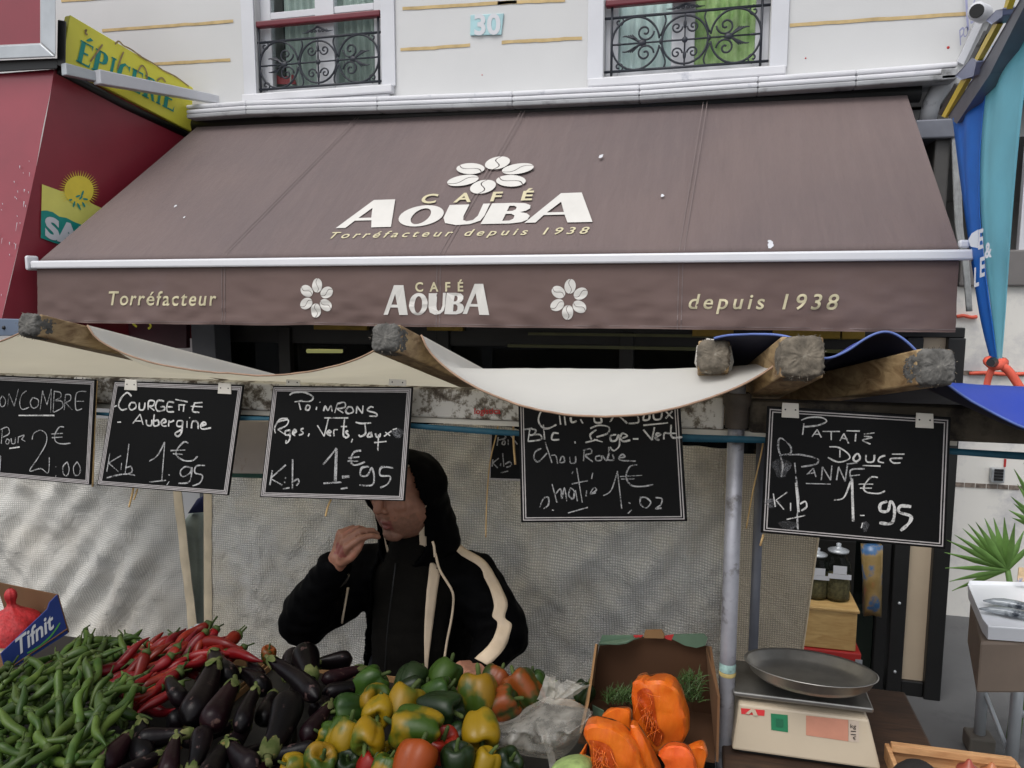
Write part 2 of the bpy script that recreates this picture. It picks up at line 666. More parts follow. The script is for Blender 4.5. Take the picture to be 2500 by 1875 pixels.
def sweep(px, Y0, Y1, zt, zo, mb):
    """band along the facade that follows measured points: zt top offset, zo bottom offset"""
    P = [at(x, y, Y0) for x, y in px]
    for a, b in zip(P[:-1], P[1:]):
        mb.hexa([(a.x, Y0, a.z + zo), (b.x, Y0, b.z + zo), (b.x, Y1, b.z + zo), (a.x, Y1, a.z + zo), (a.x, Y0, a.z + zt), (b.x, Y0, b.z + zt), (b.x, Y1, b.z + zt), (a.x, Y1, a.z + zt)])
GUT = [(455, 289), (600, 279), (920, 270), (1250, 259), (1560, 245), (1850, 226), (2090, 210), (2337, 192)]
mb = MB(); sweep(GUT, 5.0, 5.28, .030, 0, mb)
mb.build("gutter", m_zinc, bld, bevel=.008)
mb = MB(); sweep(GUT, 5.03, YF - .004, .062, .033, mb); sweep(GUT, 5.12, YF - .004, .098, .070, mb)
mb.build("cornice", m_ledge, bld, bevel=.01)

def spiral(c, r, turns, a0, ccw, ax, az, n=26):
    pts = []
    for i in range(n + 1):
        t = i / n
        a = a0 + (1 if ccw else -1) * turns * 2 * math.pi * t
        q = r * (1 - .86 * t)
        pts.append((c[0] + q * math.cos(a) * ax, c[1] + q * math.sin(a) * az))
    return pts
def railing(W, x0, x1, zb_, zt_, zh):
    """wrought iron scroll panel between two posts, handrail above"""
    Y = YF + .02
    wd, ht = x1 - x0, zt_ - zb_
    F = lambda p: V((x0 + p[0] * wd, Y, zb_ + p[1] * ht))
    mb = MB()
    b = .0075
    def T(pts, r=b, n=6):
        mb.tube([F(p) for p in pts], r, n)
    mb.tube([(W[0], Y, zt_), (W[1], Y, zt_)], .009, 6)
    mb.tube([(W[0], Y, zb_), (W[1], Y, zb_)], .009, 6)
    for x in (x0, x1):
        mb.tube([(x, Y, zb_ - .03), (x, Y, zh)], .009, 6)
    T([(0, .5), (1, .5)], .006)
    T([(.5, 0), (.5, 1)], .006)
    def ell(cx, cz, rx, rz, a0=0, a1=360, n=28):
        return [(cx + rx * math.cos(R(a0 + (a1 - a0) * i / n)), cz + rz * math.sin(R(a0 + (a1 - a0) * i / n))) for i in range(n + 1)]
    asp = ht / wd
    for sgn in (-1, 1):
        cx = .5 + sgn * .335
        T(ell(cx, .5, .165, .49, 8 if sgn > 0 else -172, 172 if sgn > 0 else -8), b)
        T(ell(cx, .5, .165, .49, 188 if sgn > 0 else 8, 352 if sgn > 0 else 172), b)
        for up in (-1, 1):
            T(spiral((.5 + sgn * .27, .5 + up * .20), .062, 1.35, R(0 if sgn < 0 else 180), (up < 0) ^ (sgn > 0), 1, 1 / asp, 24), b * .9)
            T(spiral((.5 + sgn * .055, .5 + up * .24), .040, 1.3, R(180 if sgn > 0 else 0), (up > 0) ^ (sgn < 0), 1, 1 / asp, 20), b * .8)
            T(spiral((.5 + sgn * .45, .5 + up * .42), .036, 1.1, R(90 * up), (up > 0) ^ (sgn < 0), 1, 1 / asp, 16), b * .8)
            T(smoothline([(.5 + sgn * .165, .5 + up * .1), (.5 + sgn * .13, .5 + up * .36), (.5 + sgn * .14, .5 + up * .49)]), b * .8)
            for k in range(6):
                a = .5 + sgn * (.30 + .013 * k)
                T(smoothline([(.5 + sgn * .29, .5), (a + sgn * .02, .5 + up * (.06 + .015 * k)), (a + sgn * .06, .5 + up * (.17 - .006 * k))]), [.009, .008, .007, .007, .006, .006, .005, .004, .003][:9], 5)
        mb.ball(F((.5 + sgn * .29, .5)), (.03, .012, .022), 8, 6)
        mb.ball(F((.5 + sgn * .16, .5)), (.013, .012, .02), 8, 6)
        mb.ball(F((.5 + sgn * .45, .5)), (.03, .008, .008), 8, 6)
    T(ell(.5, .5, .155, .44), b)
    mb.ball(F((.5, .5)), (.02, .012, .02), 8, 6)
    mb.ball(F((.5, .78)), (.011, .01, .03), 8, 6)
    mb.ball(F((.5, .22)), (.011, .01, .03), 8, 6)
    # foliage squiggle between panel and handrail
    g = (zh - zt_)
    for sgn in (-1, 1):
        for k in range(3):
            c = .5 + sgn * (.02 + .03 * k)
            mb.tube([F((p[0], 1)) + V((0, 0, p[1] * g)) for p in spiral((c, .45), .016, 1.1, R(90), sgn > 0, 1, wd * .9 / 1 / g * .6, 14)], .005, 5)
        mb.tube([F((.5 + sgn * x, 1)) + V((0, 0, g * z)) for x, z in ((.0, .75), (.05, .55), (.09, .4), (.13, .42))], [.008, .008, .006, .002], 5)
    r = mb.build("balcony_railing", m_iron, bld, smooth=True)
    MB().box(W[0] + .005, W[1] - .005, Y - .028, Y + .028, zh, zh + .045).build("handrail", m_rail, r, bevel=.01)
    return r
def tz(px, py): return at(px, py, YF + .03).z
def tx(px, py): return at(px, py, YF + .03).x
railing(W1, tx(636, 150), tx(926, 130), tz(780, 210), tz(780, 93), tz(780, 57))
railing(W2, tx(1494, 100), tx(1858, 90), tz(1660, 165), tz(1660, 32), tz(1660, 5) - .0)

m_refl_pale = M("pale_reflection_sheet", (236, 250, 250), .85, .06, 5, transl=.2)  # bright reflection in the left pane, put into the colour of an added sheet
m_refl_tree = M("tree_reflection_sheet", (206, 230, 164), .85, .3, 7, dirt=(164, 200, 124), ds=6, dl=.5, transl=.2)  # trees reflected in the right pane, painted as a mottled green sheet
m_refl_sky = M("sky_reflection_sheet", (176, 188, 182), .9, .3, 3, dirt=(136, 150, 142), ds=3, transl=.2)  # sky mirrored in the first window, tinted into an added sheet
m_room = M("dim_room", (74, 80, 80), .9, .2, 2)
m_roomr = M("red_cushion", (150, 60, 66), .8, .1)
def french_window(W, xm, bars, reflections):
    f = MB()
    y0, y1 = YF + .07, YF + .13
    t = .085
    top = W[3]
    f.box(W[0], W[0] + t, y0, y1, W[2], top).box(W[1] - t, W[1], y0, y1, W[2], top)
    f.box(xm - .075, xm + .075, y0 - .01, y1, W[2], top)
    f.box(W[0] + t, xm - .075, y0, y1, W[2], W[2] + .05).box(xm + .075, W[1] - t, y0, y1, W[2], W[2] + .05)
    for z in bars:
        f.box(W[0] + t, xm - .075, y0, y1, z - .025, z + .025).box(xm + .075, W[1] - t, y0, y1, z - .025, z + .025)
    fr = f.build("window", m_white, bld, bevel=.004)
    MB().box(W[0] + t, xm - .075, y0 + .02, y0 + .026, W[2] + .05, top).build("pane", m_glass, fr)
    MB().box(xm + .075, W[1] - t, y0 + .02, y0 + .026, W[2] + .05, top).build("pane", m_glass, fr)
    MB().box(W[0] - .1, W[1] + .1, YF - .07, YF - .004, W[2] - .075, W[2] - .02).box(W[0] - .07, W[1] + .07, YF - .045, YF - .004, W[2] - .115, W[2] - .077).build("sill", m_ledge, fr, bevel=.008)
    r = MB()
    r.add([(W[0], YF + .4, W[2]), (W[1], YF + .4, W[2]), (W[1], YF + 1.6, W[2]), (W[0], YF + 1.6, W[2]), (W[0], YF + .4, top), (W[1], YF + .4, top), (W[1], YF + 1.6, top), (W[0], YF + 1.6, top)],
          [(0, 1, 2, 3), (7, 6, 5, 4), (0, 3, 7, 4), (1, 5, 6, 2), (3, 2, 6, 7)]).build("room", m_room, bld)
    for x0, x1, m in reflections:
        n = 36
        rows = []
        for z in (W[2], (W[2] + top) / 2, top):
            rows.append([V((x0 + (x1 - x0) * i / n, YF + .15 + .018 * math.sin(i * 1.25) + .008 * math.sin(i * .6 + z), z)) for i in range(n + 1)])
        MB().grid(rows).build("curtain", m, fr, smooth=True)  # made-up sheet behind the glass carrying the pane's reflection as colour
    # moulded surround a few millimetres proud
    MB().box(W[0] - .11, W[0] - .004, YF - .018, YF - .002, W[2] - .02, top).build("surround", m_white, fr, bevel=.004)
    MB().box(W[1] + .004, W[1] + .11, YF - .018, YF - .002, W[2] - .02, top).build("surround", m_white, fr, bevel=.004)
xm1 = at(800, 120, YF + .10).x
french_window(W1, xm1, [at(800, 30, YF + .10).z], [(W1[0] + .16, xm1 + .02, m_refl_sky), (xm1 + .03, W1[1] - .06, m_refl_sky)])
xm2 = at(1668, 90, YF + .10).x
french_window(W2, xm2, [4.62], [(W2[0] + .05, xm2 + .02, m_refl_pale), (xm2 + .04, W2[1] - .05, m_refl_tree)])
MB().prism([at(x, y, YF + .135) for x, y in ((650, 205), (655, 170), (685, 190), (715, 182), (722, 205))], (0, .008, 0)).build("cushion", m_roomr, bld, bevel=.003)
# house number plate 30
q = [at(x, y, YF) for x, y in ((1149, 88), (1225, 86), (1231, 34), (1150, 38))]
pl = MB().quadbox([p + V((0, -.014, 0)) for p in q], (0, .012, 0)).build("number_plate", m_plate, bld, bevel=.003)
mb = MB(); put_text(mb, "30", at(1158, 84, YF - .017), at(1222, 82, YF - .017) - at(1158, 84, YF - .017), (0, 0, 1), .95, bold=.03)
mb.build("numeral", m_white, pl)
# rain pipe and bracket at the right end of the gutter
mb = MB().tube([at(2310, 190, 5.16), at(2296, 215, 5.16), at(2275, 250, 5.16), at(2262, 300, 5.16)], [.05, .055, .05, .05], 14)
mb.build("rain_pipe", m_zinc, bld, smooth=True)
mb = MB().hexa([at(2298, 196, 5.0), at(2338, 190, 5.0), at(2338, 190, 5.28), at(2298, 196, 5.28), at(2298, 168, 5.0), at(2338, 166, 5.0), at(2338, 166, 5.28), at(2298, 168, 5.28)])
mb.build("gutter_end", m_zinc, bld, bevel=.006)
P = at(2244, 318, 5.0)
mb = MB().box(P.x - .02, P.x + .2, 5.0, 5.28, P.z - .05, P.z + .06)
mb.build("hopper", m_steel, bld, bevel=.01)
A_, B_ = at(2284, 340, 5.05), at(2322, 340, 5.05)
MB().box(A_.x, B_.x, 5.05, 5.29, 2.1, B_.z + .1).build("pilaster", M("grey_pilaster", (72, 70, 68), .6, .15, 5), bld, bevel=.01)
mb = MB()
for k in range(4):
    a = [at(2326 + 4 * k, 300, 5.02), at(2328 + 5 * k, 420, 5.02), at(2336 + 4 * k, 560, 5.02), at(2352 + 3 * k, 640, 5.02), at(2362 + 3 * k, 760, 5.02)]
    mb.tube(smoothline([p + V((.006 * nz(p, 5, k), 0, 0)) for p in a], 5), .009, 6)
mb.build("cable_bundle", M("grey_cable", (150, 152, 152), .7, .2, 30), bld, smooth=True)
# small round stains on the wall become filled plugs
for x, y, r in ((1177, 183, 2), (1967, 142, 2.4), (2315, 116, 4)):
    c = at(x, y, YF)
    MB().ball(c, (r * .0022, .004, r * .0022), 8, 5).build("wall_plug", m_red, bld)

# ------------------------------------------------------------------ coffee shop front under the awning
SX0, SX1, YS = -3.8, 1.33, 5.3
shop = thing("shop_front", "dark painted coffee shop front with brass trims in the shade under the brown awning", "shop", (-1.2, YS, .12))
mb = MB()
zt1 = at(1500, 828, YS).z
zt0 = at(1500, 852, YS).z
mb.box(SX0, SX1, YS + .02, YS + .12, zt0 + .0, 3.2)
for x in (SX0, -3.2, -1.9, -.55, .55, SX1 - .1):
    mb.box(x, x + .1, YS - .01, YS + .12, .12, zt0 + .12)
mb.box(SX0, SX1, YS, YS + .1, .12, .55)
mb.build("frame", m_shopwood, shop, bevel=.006)
mb = MB()
mb.box(-1.35, SX1 - .3, YS - .018, YS + .018, zt0, zt0 + .022).box(-1.2, SX1 - .3, YS - .012, YS + .018, zt1 + .02, zt1 + .04)
mb.build("trim_line", m_olive, shop)
for a, b, c, d in ((770, 795, 900, 806), (1045, 794, 1133, 808), (1690, 812, 1790, 822), (1886, 806, 2049, 827), (2054, 808, 2109, 828)):
    p, q = at(a, b, YS), at(c, d, YS)
    MB().box(p.x, q.x, YS - .03, YS + .018, q.z, p.z + .05).build("brass_plate", m_gold, shop, bevel=.004)
mb = MB().box(SX0 + .1, SX1 - .1, YS + .05, YS + .056, .55, zt0)
mb.build("pane", m_shopglass, shop)
mb = MB()
mb.add([(SX0, YS + .12, .12), (SX1, YS + .12, .12), (SX1, YS + 3.2, .12), (SX0, YS + 3.2, .12), (SX0, YS + .12, 3.2), (SX1, YS + .12, 3.2), (SX1, YS + 3.2, 3.2), (SX0, YS + 3.2, 3.2)],
       [(0, 1, 2, 3), (7, 6, 5, 4), (0, 3, 7, 4), (1, 5, 6, 2), (3, 2, 6, 7)])
mb.build("interior", m_dark, shop)
mb = MB().box(-1.6, SX1 - .2, YS + .3, YS + .55, 1.30, 1.33).box(-1.6, SX1 - .2, YS + .3, YS + .55, .85, .88)
mb.build("shelf", m_shopwood, shop)
# lit tube lamp inside
a, b = at(750, 857, 5.9), at(835, 857, 5.9)
tl = thing("tube_lamp", "lit tube lamp glowing inside the dark coffee shop window", "lamp", (a.x, 5.9, a.z))
MB().tube([a, b], .018, 10).build("tube", emit("lamp_glow", (255, 226, 170), 2.4), tl, smooth=True)
MB().box(a.x - .03, b.x + .03, 5.87, 5.93, a.z + .022, a.z + .05).build("batten", m_white, tl, bevel=.004)
# bottles on the shelf seen above the canopy edge
def bottle(px, top, col, lab, dark):
    Y = 5.72
    p = at(px, top, Y)
    h = p.z - 1.33
    b = thing("bottle", lab, "bottle", (p.x, Y, 1.33))
    prof = [(0, 0), (.036, 0), (.038, .01), (.038, h * .52), (.03, h * .64), (.014, h * .74), (.013, h * .94), (0, h * .94)]
    MB().lathe(prof, (p.x, Y, 1.33), 16).build("body", M("bottle_" + dark, col, .12, .1), b, smooth=True)
    MB().lathe([(0, h * .941), (.016, h * .941), (.016, h), (0, h)], (p.x, Y, 1.33), 12).build("cap", m_gold, b)
    MB().lathe([(.0386, h * .12), (.0386, h * .45)], (p.x, Y, 1.33), 16).build("paper_label", m_printy, b, smooth=True)
bottle(1571, 898, (120, 104, 84), "brown bottle with pale neck behind the shop glass, leftmost above the white canvas", "brown")
bottle(1624, 896, (190, 160, 70), "golden bottle with bright neck behind the shop glass, between the brown and the dark bottle", "gold")
bottle(1690, 898, (40, 42, 46), "dark bottle behind the shop glass, next to the first wrapped pole end", "dark")
# grey column at left under the awning
p, q = at(470, 800, 5.1), at(527, 800, 5.1)
MB().box(p.x, q.x, 5.08, YS - .015, .12, 2.5).build("column", M("grey_column", (92, 94, 98), .6, .1), shop, bevel=.006)
# open door leaf standing out from the shop front
YD = 4.1
dr = thing("shop_door", "open dark metal shop door with a beige panel beside the grey marble wall", "door", (at(2230, 1795, YD).x, YD, .12))
X = lambda px, Y=YD: at(px, 1300, Y).x
mb = MB()
zT = 1.98
mb.box(X(2150), X(2180), YD, YD + .06, .12, zT).box(X(2186), X(2224), YD - .01, YD + .06, .12, zT).box(X(2280), X(2322), YD - .02, YD + .06, .12, zT)
mb.box(X(2224), X(2280), YD, YD + .05, .12, .2).box(X(2150), X(2322), YD, YD + .05, zT, zT + .05)
mb.build("frame", m_black, dr, bevel=.005)
MB().box(X(2224), X(2280), YD + .02, YD + .04, .2, zT).build("panel", M("beige_panel", (176, 160, 138), .6, .06, 3), dr)
for z in (.25, .62, 1.0, 1.35):
    MB().ball((X(2205), YD - .014, z), .008, 8, 6).build("rivet", m_sil, dr)
MB().box(X(2095), X(2150), YD + .03, YD + .035, .12, zT).build("glass_panel", m_shopglass, dr)

# ------------------------------------------------------------------ brown awning of the coffee shop
AT0, AT1 = V((at(480, 300, 5.1).x, 5.1, 3.425)), V((at(2215, 225, 5.1).x, 5.1, 3.362))
AB0, AB1 = V((at(98, 632, 3.9).x, 3.9, 2.40)), V((at(2340, 618, 3.9).x, 3.9, 2.40))
aw = thing("awning", "large brown coffee shop awning with white bean emblem and lettering on its slope and valance", "awning", (-1.4, 4.5, 2.4))
AN = (AB1 - AB0).cross(AT0 - AB0).normalized()
if AN.y > 0: AN = -AN
def awn(u, v, off=0):
    p = (AT0.lerp(AT1, u)).lerp(AB0.lerp(AB1, u), v)
    return p + AN * (off + .0008 * nz(p, 3))
rows = [[awn(i / 80, j / 30) for i in range(81)] for j in range(31)]
rows.append([p + V((0, .02, -.02)) for p in rows[-1]])
MB().grid(rows).build("cloth", m_awn, aw, smooth=True)
EX = (AB1 - AB0).normalized()
EU = AN.cross(EX).normalized()
if EU.z < 0: EU = -EU
def ap(px, py): return atp(px, py, AB0 + AN * .0024, AN)
for a, b in (((873, 286), (547, 622)), ((1277, 270), (1078, 620)), ((1722, 248), (1664, 612))):
    p, q = ap(*a), ap(*b)
    mb = MB()
    for s_ in (-.012, .012):
        mb.grid([[p.lerp(q, i / 10) + EX * (s_ - .0022) - AN * .0008 for i in range(11)], [p.lerp(q, i / 10) + EX * (s_ + .0022) - AN * .0008 for i in range(11)]])
    mb.build("seam", m_seam, aw)

def ell2(cx, cy, rx, ry, n=28, sh=0):
    return [(cx + rx * math.cos(2 * math.pi * i / n) + sh * math.sin(2 * math.pi * i / n), cy + ry * math.sin(2 * math.pi * i / n)) for i in range(n)]
AOUBA = [
    [[(957, 1217), (1042, 973), (1120, 973), (1153, 1216), (1084, 1217), (1072, 1156), (1012, 1156), (992, 1217)], [(1020, 1133), (1052, 1045), (1066, 1133)]],
    [ell2(1241, 1127, 76, 91, sh=-4), ell2(1241, 1131, 31, 68, sh=-5)],
    [[(1325, 1040), (1322, 1150), (1335, 1195), (1375, 1214), (1420, 1208), (1450, 1182), (1458, 1140), (1463, 1037), (1440, 1037), (1436, 1140), (1425, 1175), (1405, 1184), (1392, 1172), (1388, 1140), (1393, 1040)]],
    [[(1470, 1037), (1540, 1037), (1580, 1043), (1600, 1062), (1602, 1088), (1590, 1108), (1572, 1118), (1596, 1130), (1608, 1152), (1604, 1182), (1586, 1202), (1550, 1211), (1455, 1210)], [(1531, 1062), (1546, 1062), (1556, 1074), (1556, 1094), (1546, 1106), (1528, 1107)], [(1527, 1130), (1546, 1131), (1558, 1146), (1557, 1172), (1546, 1187), (1523, 1188)]],
    [[(1597, 1208), (1690, 965), (1757, 965), (1810, 1213), (1733, 1213), (1718, 1148), (1652, 1148), (1632, 1208)], [(1660, 1127), (1697, 1040), (1714, 1127)]]]
def put_aouba(mb, BL, ux, uy, h):
    W_ = V(ux)
    for loops in AOUBA:
        mb.poly([[BL + W_ * ((x - 957) / 853) + uy * (h * (1214 - y) / 246) for x, y in l] for l in loops])
def put_flower(mb, C, ex, ey, Rr, a0=84):
    """six coffee beans in a ring, each split by an S-shaped gap"""
    for k in range(6):
        an = R(a0 + 60 * k)
        d = ex * math.cos(an) + ey * math.sin(an)
        t = ey * math.cos(an) - ex * math.sin(an)
        c = C + d * Rr
        a, b = .56 * Rr, .42 * Rr
        n = 14
        for sg in (-1, 1):
            pts = []
            for i in range(n + 1):
                th = math.pi * i / n
                pts.append(c + d * (a * math.cos(th)) + t * (sg * (b * math.sin(th) + .018 * Rr)))
            for i in range(n - 1, 0, -1):
                th = math.pi * i / n
                s_ = math.cos(th)
                pts.append(c + d * (a * s_ * .97) + t * (.13 * Rr * math.sin(s_ * math.pi) + sg * .022 * Rr))
            mb.poly([pts])
mb = MB()
BL, BR, TP = ap(820, 556), ap(1445, 549), ap(1423, 477)
put_aouba(mb, BL, EX * (BR - BL).length, EU, (TP - BR).dot(EU))
C = ap(1197, 426)
put_flower(mb, C, EX * 1.36, EU, (ap(1215, 397) - C).length * .98)
mb.build("emblem", m_print, aw)
mb = MB()
a, b = ap(1025, 496), ap(1296, 494)
put_text(mb, "CAFÉ", a, EX * (b - a).length, EU, .92, bold=.025, space=2.6)
mb.build("lettering", m_printy, aw)
mb = MB()
a, b = ap(803, 582), ap(1436, 575)
put_text(mb, "Torréfacteur depuis 1938", a, EX * (b - a).length, EU, .92, shear=.25, bold=.012, space=1.5)
mb.build("lettering", m_printy, aw)
# droppings on the cloth
mb = MB()
for x, y, r in ((1466, 382, 5), (1617, 477, 4), (1880, 600, 6), (1883, 594, 5), (1879, 590, 4), (428, 503, 4), (450, 530, 3), (1470, 379, 3)):
    c = ap(x, y)
    k = r * .0022
    mb.poly([[c + EX * (k * math.cos(t) * (1 + .4 * math.sin(3 * t + x))) + EU * (1.6 * k * math.sin(t)) for t in [i * .7 for i in range(9)]]])
mb.build("dropping", m_white, aw)
# white front bar
x0, x1 = at(88, 650, 3.9).x, at(2372, 625, 3.9).x
mb = MB().box(x0, x1, 3.855, 3.915, 2.345, 2.393)
mb.build("front_bar", m_bar, aw, bevel=.01)
MB().box(x0 - .025, x0 - .001, 3.84, 3.93, 2.335, 2.425).build("bar_end", m_bar, aw, bevel=.012)
mb = MB().box(x1 + .001, x1 + .06, 3.83, 3.93, 2.338, 2.435).box(x1 - .05, x1, 3.92, 3.95, 2.40, 2.44)
mb.build("bar_end", m_bar, aw, bevel=.012)
# valance
vx0, vx1 = at(95, 700, 3.89).x, at(2336, 700, 3.89).x
def valp(u, v, off=0):
    x = vx0 + (vx1 - vx0) * u
    z = 2.35 - .333 * v
    d = .021 * v * (nz((x, v * .4, 0), 3.6) + .7 * nz((x * 1.0 + v * .35, v, 3), 9)) + .02 * v
    z += .006 * v * nz((x, 0, 7), 2.5)
    return V((x, 3.885 - d - off, z))
n = 220
MB().grid([[valp(i / n, j / 14) for i in range(n + 1)] for j in range(15)]).build("valance", m_val, aw, smooth=True)
for px_ in (548, 1072, 1661):
    mb = MB()
    u = (at(px_, 700, 3.885).x - vx0) / (vx1 - vx0)
    for s_ in (-.0018, .0018):
        mb.grid([[valp(u + s_ - .0004, j / 14, .003) for j in range(15)], [valp(u + s_ + .0004, j / 14, .003) for j in range(15)]])
    mb.build("seam", m_seam, aw)
mb = MB().grid([[valp(i / n, .955, .003) for i in range(n + 1)], [valp(i / n, .963, .003) for i in range(n + 1)]])
mb.build("seam", m_seam, aw)
def vpt(px, py):
    p = at(px, py, 3.87)
    return valp((p.x - vx0) / (vx1 - vx0), (2.35 - p.z) / .333, .006)
def on_val(mb):
    """lay flat shapes in the valance plane on the waving cloth"""
    mb.v = [valp((p.x - vx0) / (vx1 - vx0), (2.35 - p.z) / .333, .0034) for p in mb.v]
    return mb
VX, VZ = V((1, 0, 0)), V((0, 0, 1))
mb = MB()
a, b = at(938, 767, 3.87), at(1195.5, 765, 3.87)
put_aouba(mb, a, VX * (b - a).length, VZ, (at(1180, 691, 3.87) - at(1180, 766, 3.87)).z)
on_val(mb).build("emblem", m_print, aw)
for x, y, r in ((772, 728, 31), (1389, 731, 32)):
    c = at(x, y, 3.87)
    mb = MB()
    put_flower(mb, c, VX, VZ, (at(x, y - r, 3.87) - c).length, 86)
    on_val(mb).build("bean_flower", m_print, aw)
for s_, a, b, kw in (("CAFÉ", (1013, 711), (1130, 709), dict(bold=.025, space=2.1)), ("Torréfacteur", (266, 744), (530, 747), dict(shear=.2, bold=.012, space=1.2)), ("depuis 1938", (1681, 754), (2047, 755), dict(shear=.2, bold=.012, space=1.35))):
    p, q = at(a[0], a[1], 3.87), at(b[0], b[1], 3.87)
    mb = MB()
    put_text(mb, s_, p, VX * (q - p).length, VZ, 1.0, **kw)
    on_val(mb).build("lettering", m_printy, aw)
# roller, its black painting the shadow gap below the gutter; side arms
MB().tube([AT0 + V((-.05, .05, .02)), AT1 + V((.08, .05, .02))], .055, 14).build("roller", m_black, aw, smooth=True)
for xx in (-3.3, .9):
    MB().tube([(xx, 5.2, 2.9), (xx + .1, 4.5, 2.45), (xx + .02, 3.95, 2.37)], .025, 8).build("folding_arm", m_sil, aw, smooth=True)

# ------------------------------------------------------------------ burgundy shop on the left
BN = V((1.6, -.35, 0)).normalized()      # side plane faces right
BP = V((-4.12, 3.9, 0))
def bp(px, py, off=0): return atp(px, py, BP + BN * off, BN)
BX = V((.35, 1.6, 0)).normalized()
bs = thing("burgundy_awning", "burgundy grocery awning with yellow sun sticker, left of the brown awning", "awning", (-4.3, 4.3, 2.0))
side = [bp(130, 170), bp(66, 490), bp(0, 690), bp(-40, 830), bp(600, 860), bp(560, 380)]
n = 22
def sidept(s_, t):
    a = bp(132 - 135 * t ** 1.15, 168 + 640 * t)
    b = bp(560, 330 + 500 * t)
    p = a.lerp(b, s_)
    return p + BN * (.012 * math.sin(s_ * 9) * t * (1 - s_))
MB().grid([[sidept(i / n, j / n) for i in range(n + 1)] for j in range(n + 1)]).build("side_panel", m_burg, bs, smooth=True)
edge = [sidept(0, j / n) for j in range(n + 1)]
MB().grid([[p + V((-2.2 * i / 6, -.25 * i / 6 * 0, 0)) + V((0, .015 * nz(p + V((i, 0, 0)), 2), 0)) for i in range(7)] for p in edge]).build("front_slope", m_burg, bs, smooth=True)
mb = MB()
for i in range(60):
    t = random.uniform(.35, 1)
    k = random.uniform(.04, .9) ** 1.6
    j = min(int(t * n), n - 1)
    p = edge[j].lerp(edge[min(j + 1, n)], t * n - j) + V((-k * .9, -.012, 0))
    L = random.uniform(.006, .06) * random.random() + .004
    d = (edge[j + 1] - edge[j]).normalized() * L
    mb.tube([p, p + d + V((.004, 0, 0))], [random.uniform(.001, .004), .0006], 4)
mb.build("scuff", m_white, bs)
MB().tube([bp(140, 170), bp(300, 255), bp(470, 335)], .028, 8).build("edge_rail", m_black, bs, smooth=True)
# sticker: yellow panel, sun burst, teal wave, SA
def sp(x, y, off=.01): return bp(x / 3.318, 400 + y / 3.318, off)
st = MB().poly([[sp(340, 165), sp(520, 230), sp(640, 250), sp(760, 330), sp(830, 360), sp(900, 420), sp(900, 640), sp(600, 600), sp(330, 590)]]).build("sticker", M("sticker_yellow", (217, 212, 108), .4, .05, 8), bs)
mb = MB()
c = (640, 215)
for k in range(34):
    a = R(-55 + k * 8.2)
    r0, r1 = 95, 168
    mb.poly([[sp(c[0] + r0 * math.cos(a - .06), c[1] - r0 * math.sin(a - .06), .012), sp(c[0] + r1 * math.cos(a), c[1] - r1 * math.sin(a), .012), sp(c[0] + r0 * math.cos(a + .06), c[1] - r0 * math.sin(a + .06), .012)]])
mb.poly([[sp(c[0] + 118 * math.cos(R(i * 15)), c[1] - 118 * math.sin(R(i * 15)), .013) for i in range(24)]])
mb.build("sun_burst", M("sun_yellow", (224, 202, 70), .4, .08, 10), st)
mb = MB()
mb.poly([[sp(333, 380, .014), sp(380, 378, .014), sp(430, 392, .014), sp(480, 428, .014), sp(540, 438, .014), sp(600, 470, .014), sp(680, 500, .014), sp(900, 560, .014), sp(900, 760, .014), sp(440, 640, .014), sp(330, 600, .014)]])
mb.build("teal_wave", m_teal, st)
mb = MB()
for x, y, a, l in ((632, 262, 20, 20), (692, 286, -10, 22), (572, 292, 10, 14), (600, 326, 75, 26), (678, 330, -60, 24), (668, 240, 70, 26), (640, 345, -65, 32), (655, 275, 50, 20)):
    ca, sa = math.cos(R(a)), math.sin(R(a))
    mb.poly([[sp(x + l * ca * math.cos(t) - 8 * sa * math.sin(t), y - l * sa * math.cos(t) - 8 * ca * math.sin(t), .016) for t in [i * math.pi / 5 for i in range(10)]]])
mb.build("leaf_mark", m_teal, st)
mb = MB()
p, q = sp(365, 585, .018), sp(800, 715, .018)
put_text(mb, "SAN", p, q - p, (sp(365, 420, .018) - p), .92, bold=.05)
mb.build("lettering", m_white, st)
# yellow grocery sign along the side, light strip before it
yq = [bp(150, 158, .03), bp(468, 322, .03), bp(472, 214, .03), bp(172, 36, .03)]
ys = thing("grocery_sign", "yellow grocery sign with teal serif lettering on the side of the burgundy awning", "sign", yq[0])
MB().quadbox(yq, -BN * .06).build("board", m_yel, ys, bevel=.006)
mb = MB()
def yp(x, y): return bp(x / 3.318, y / 3.318, .036)
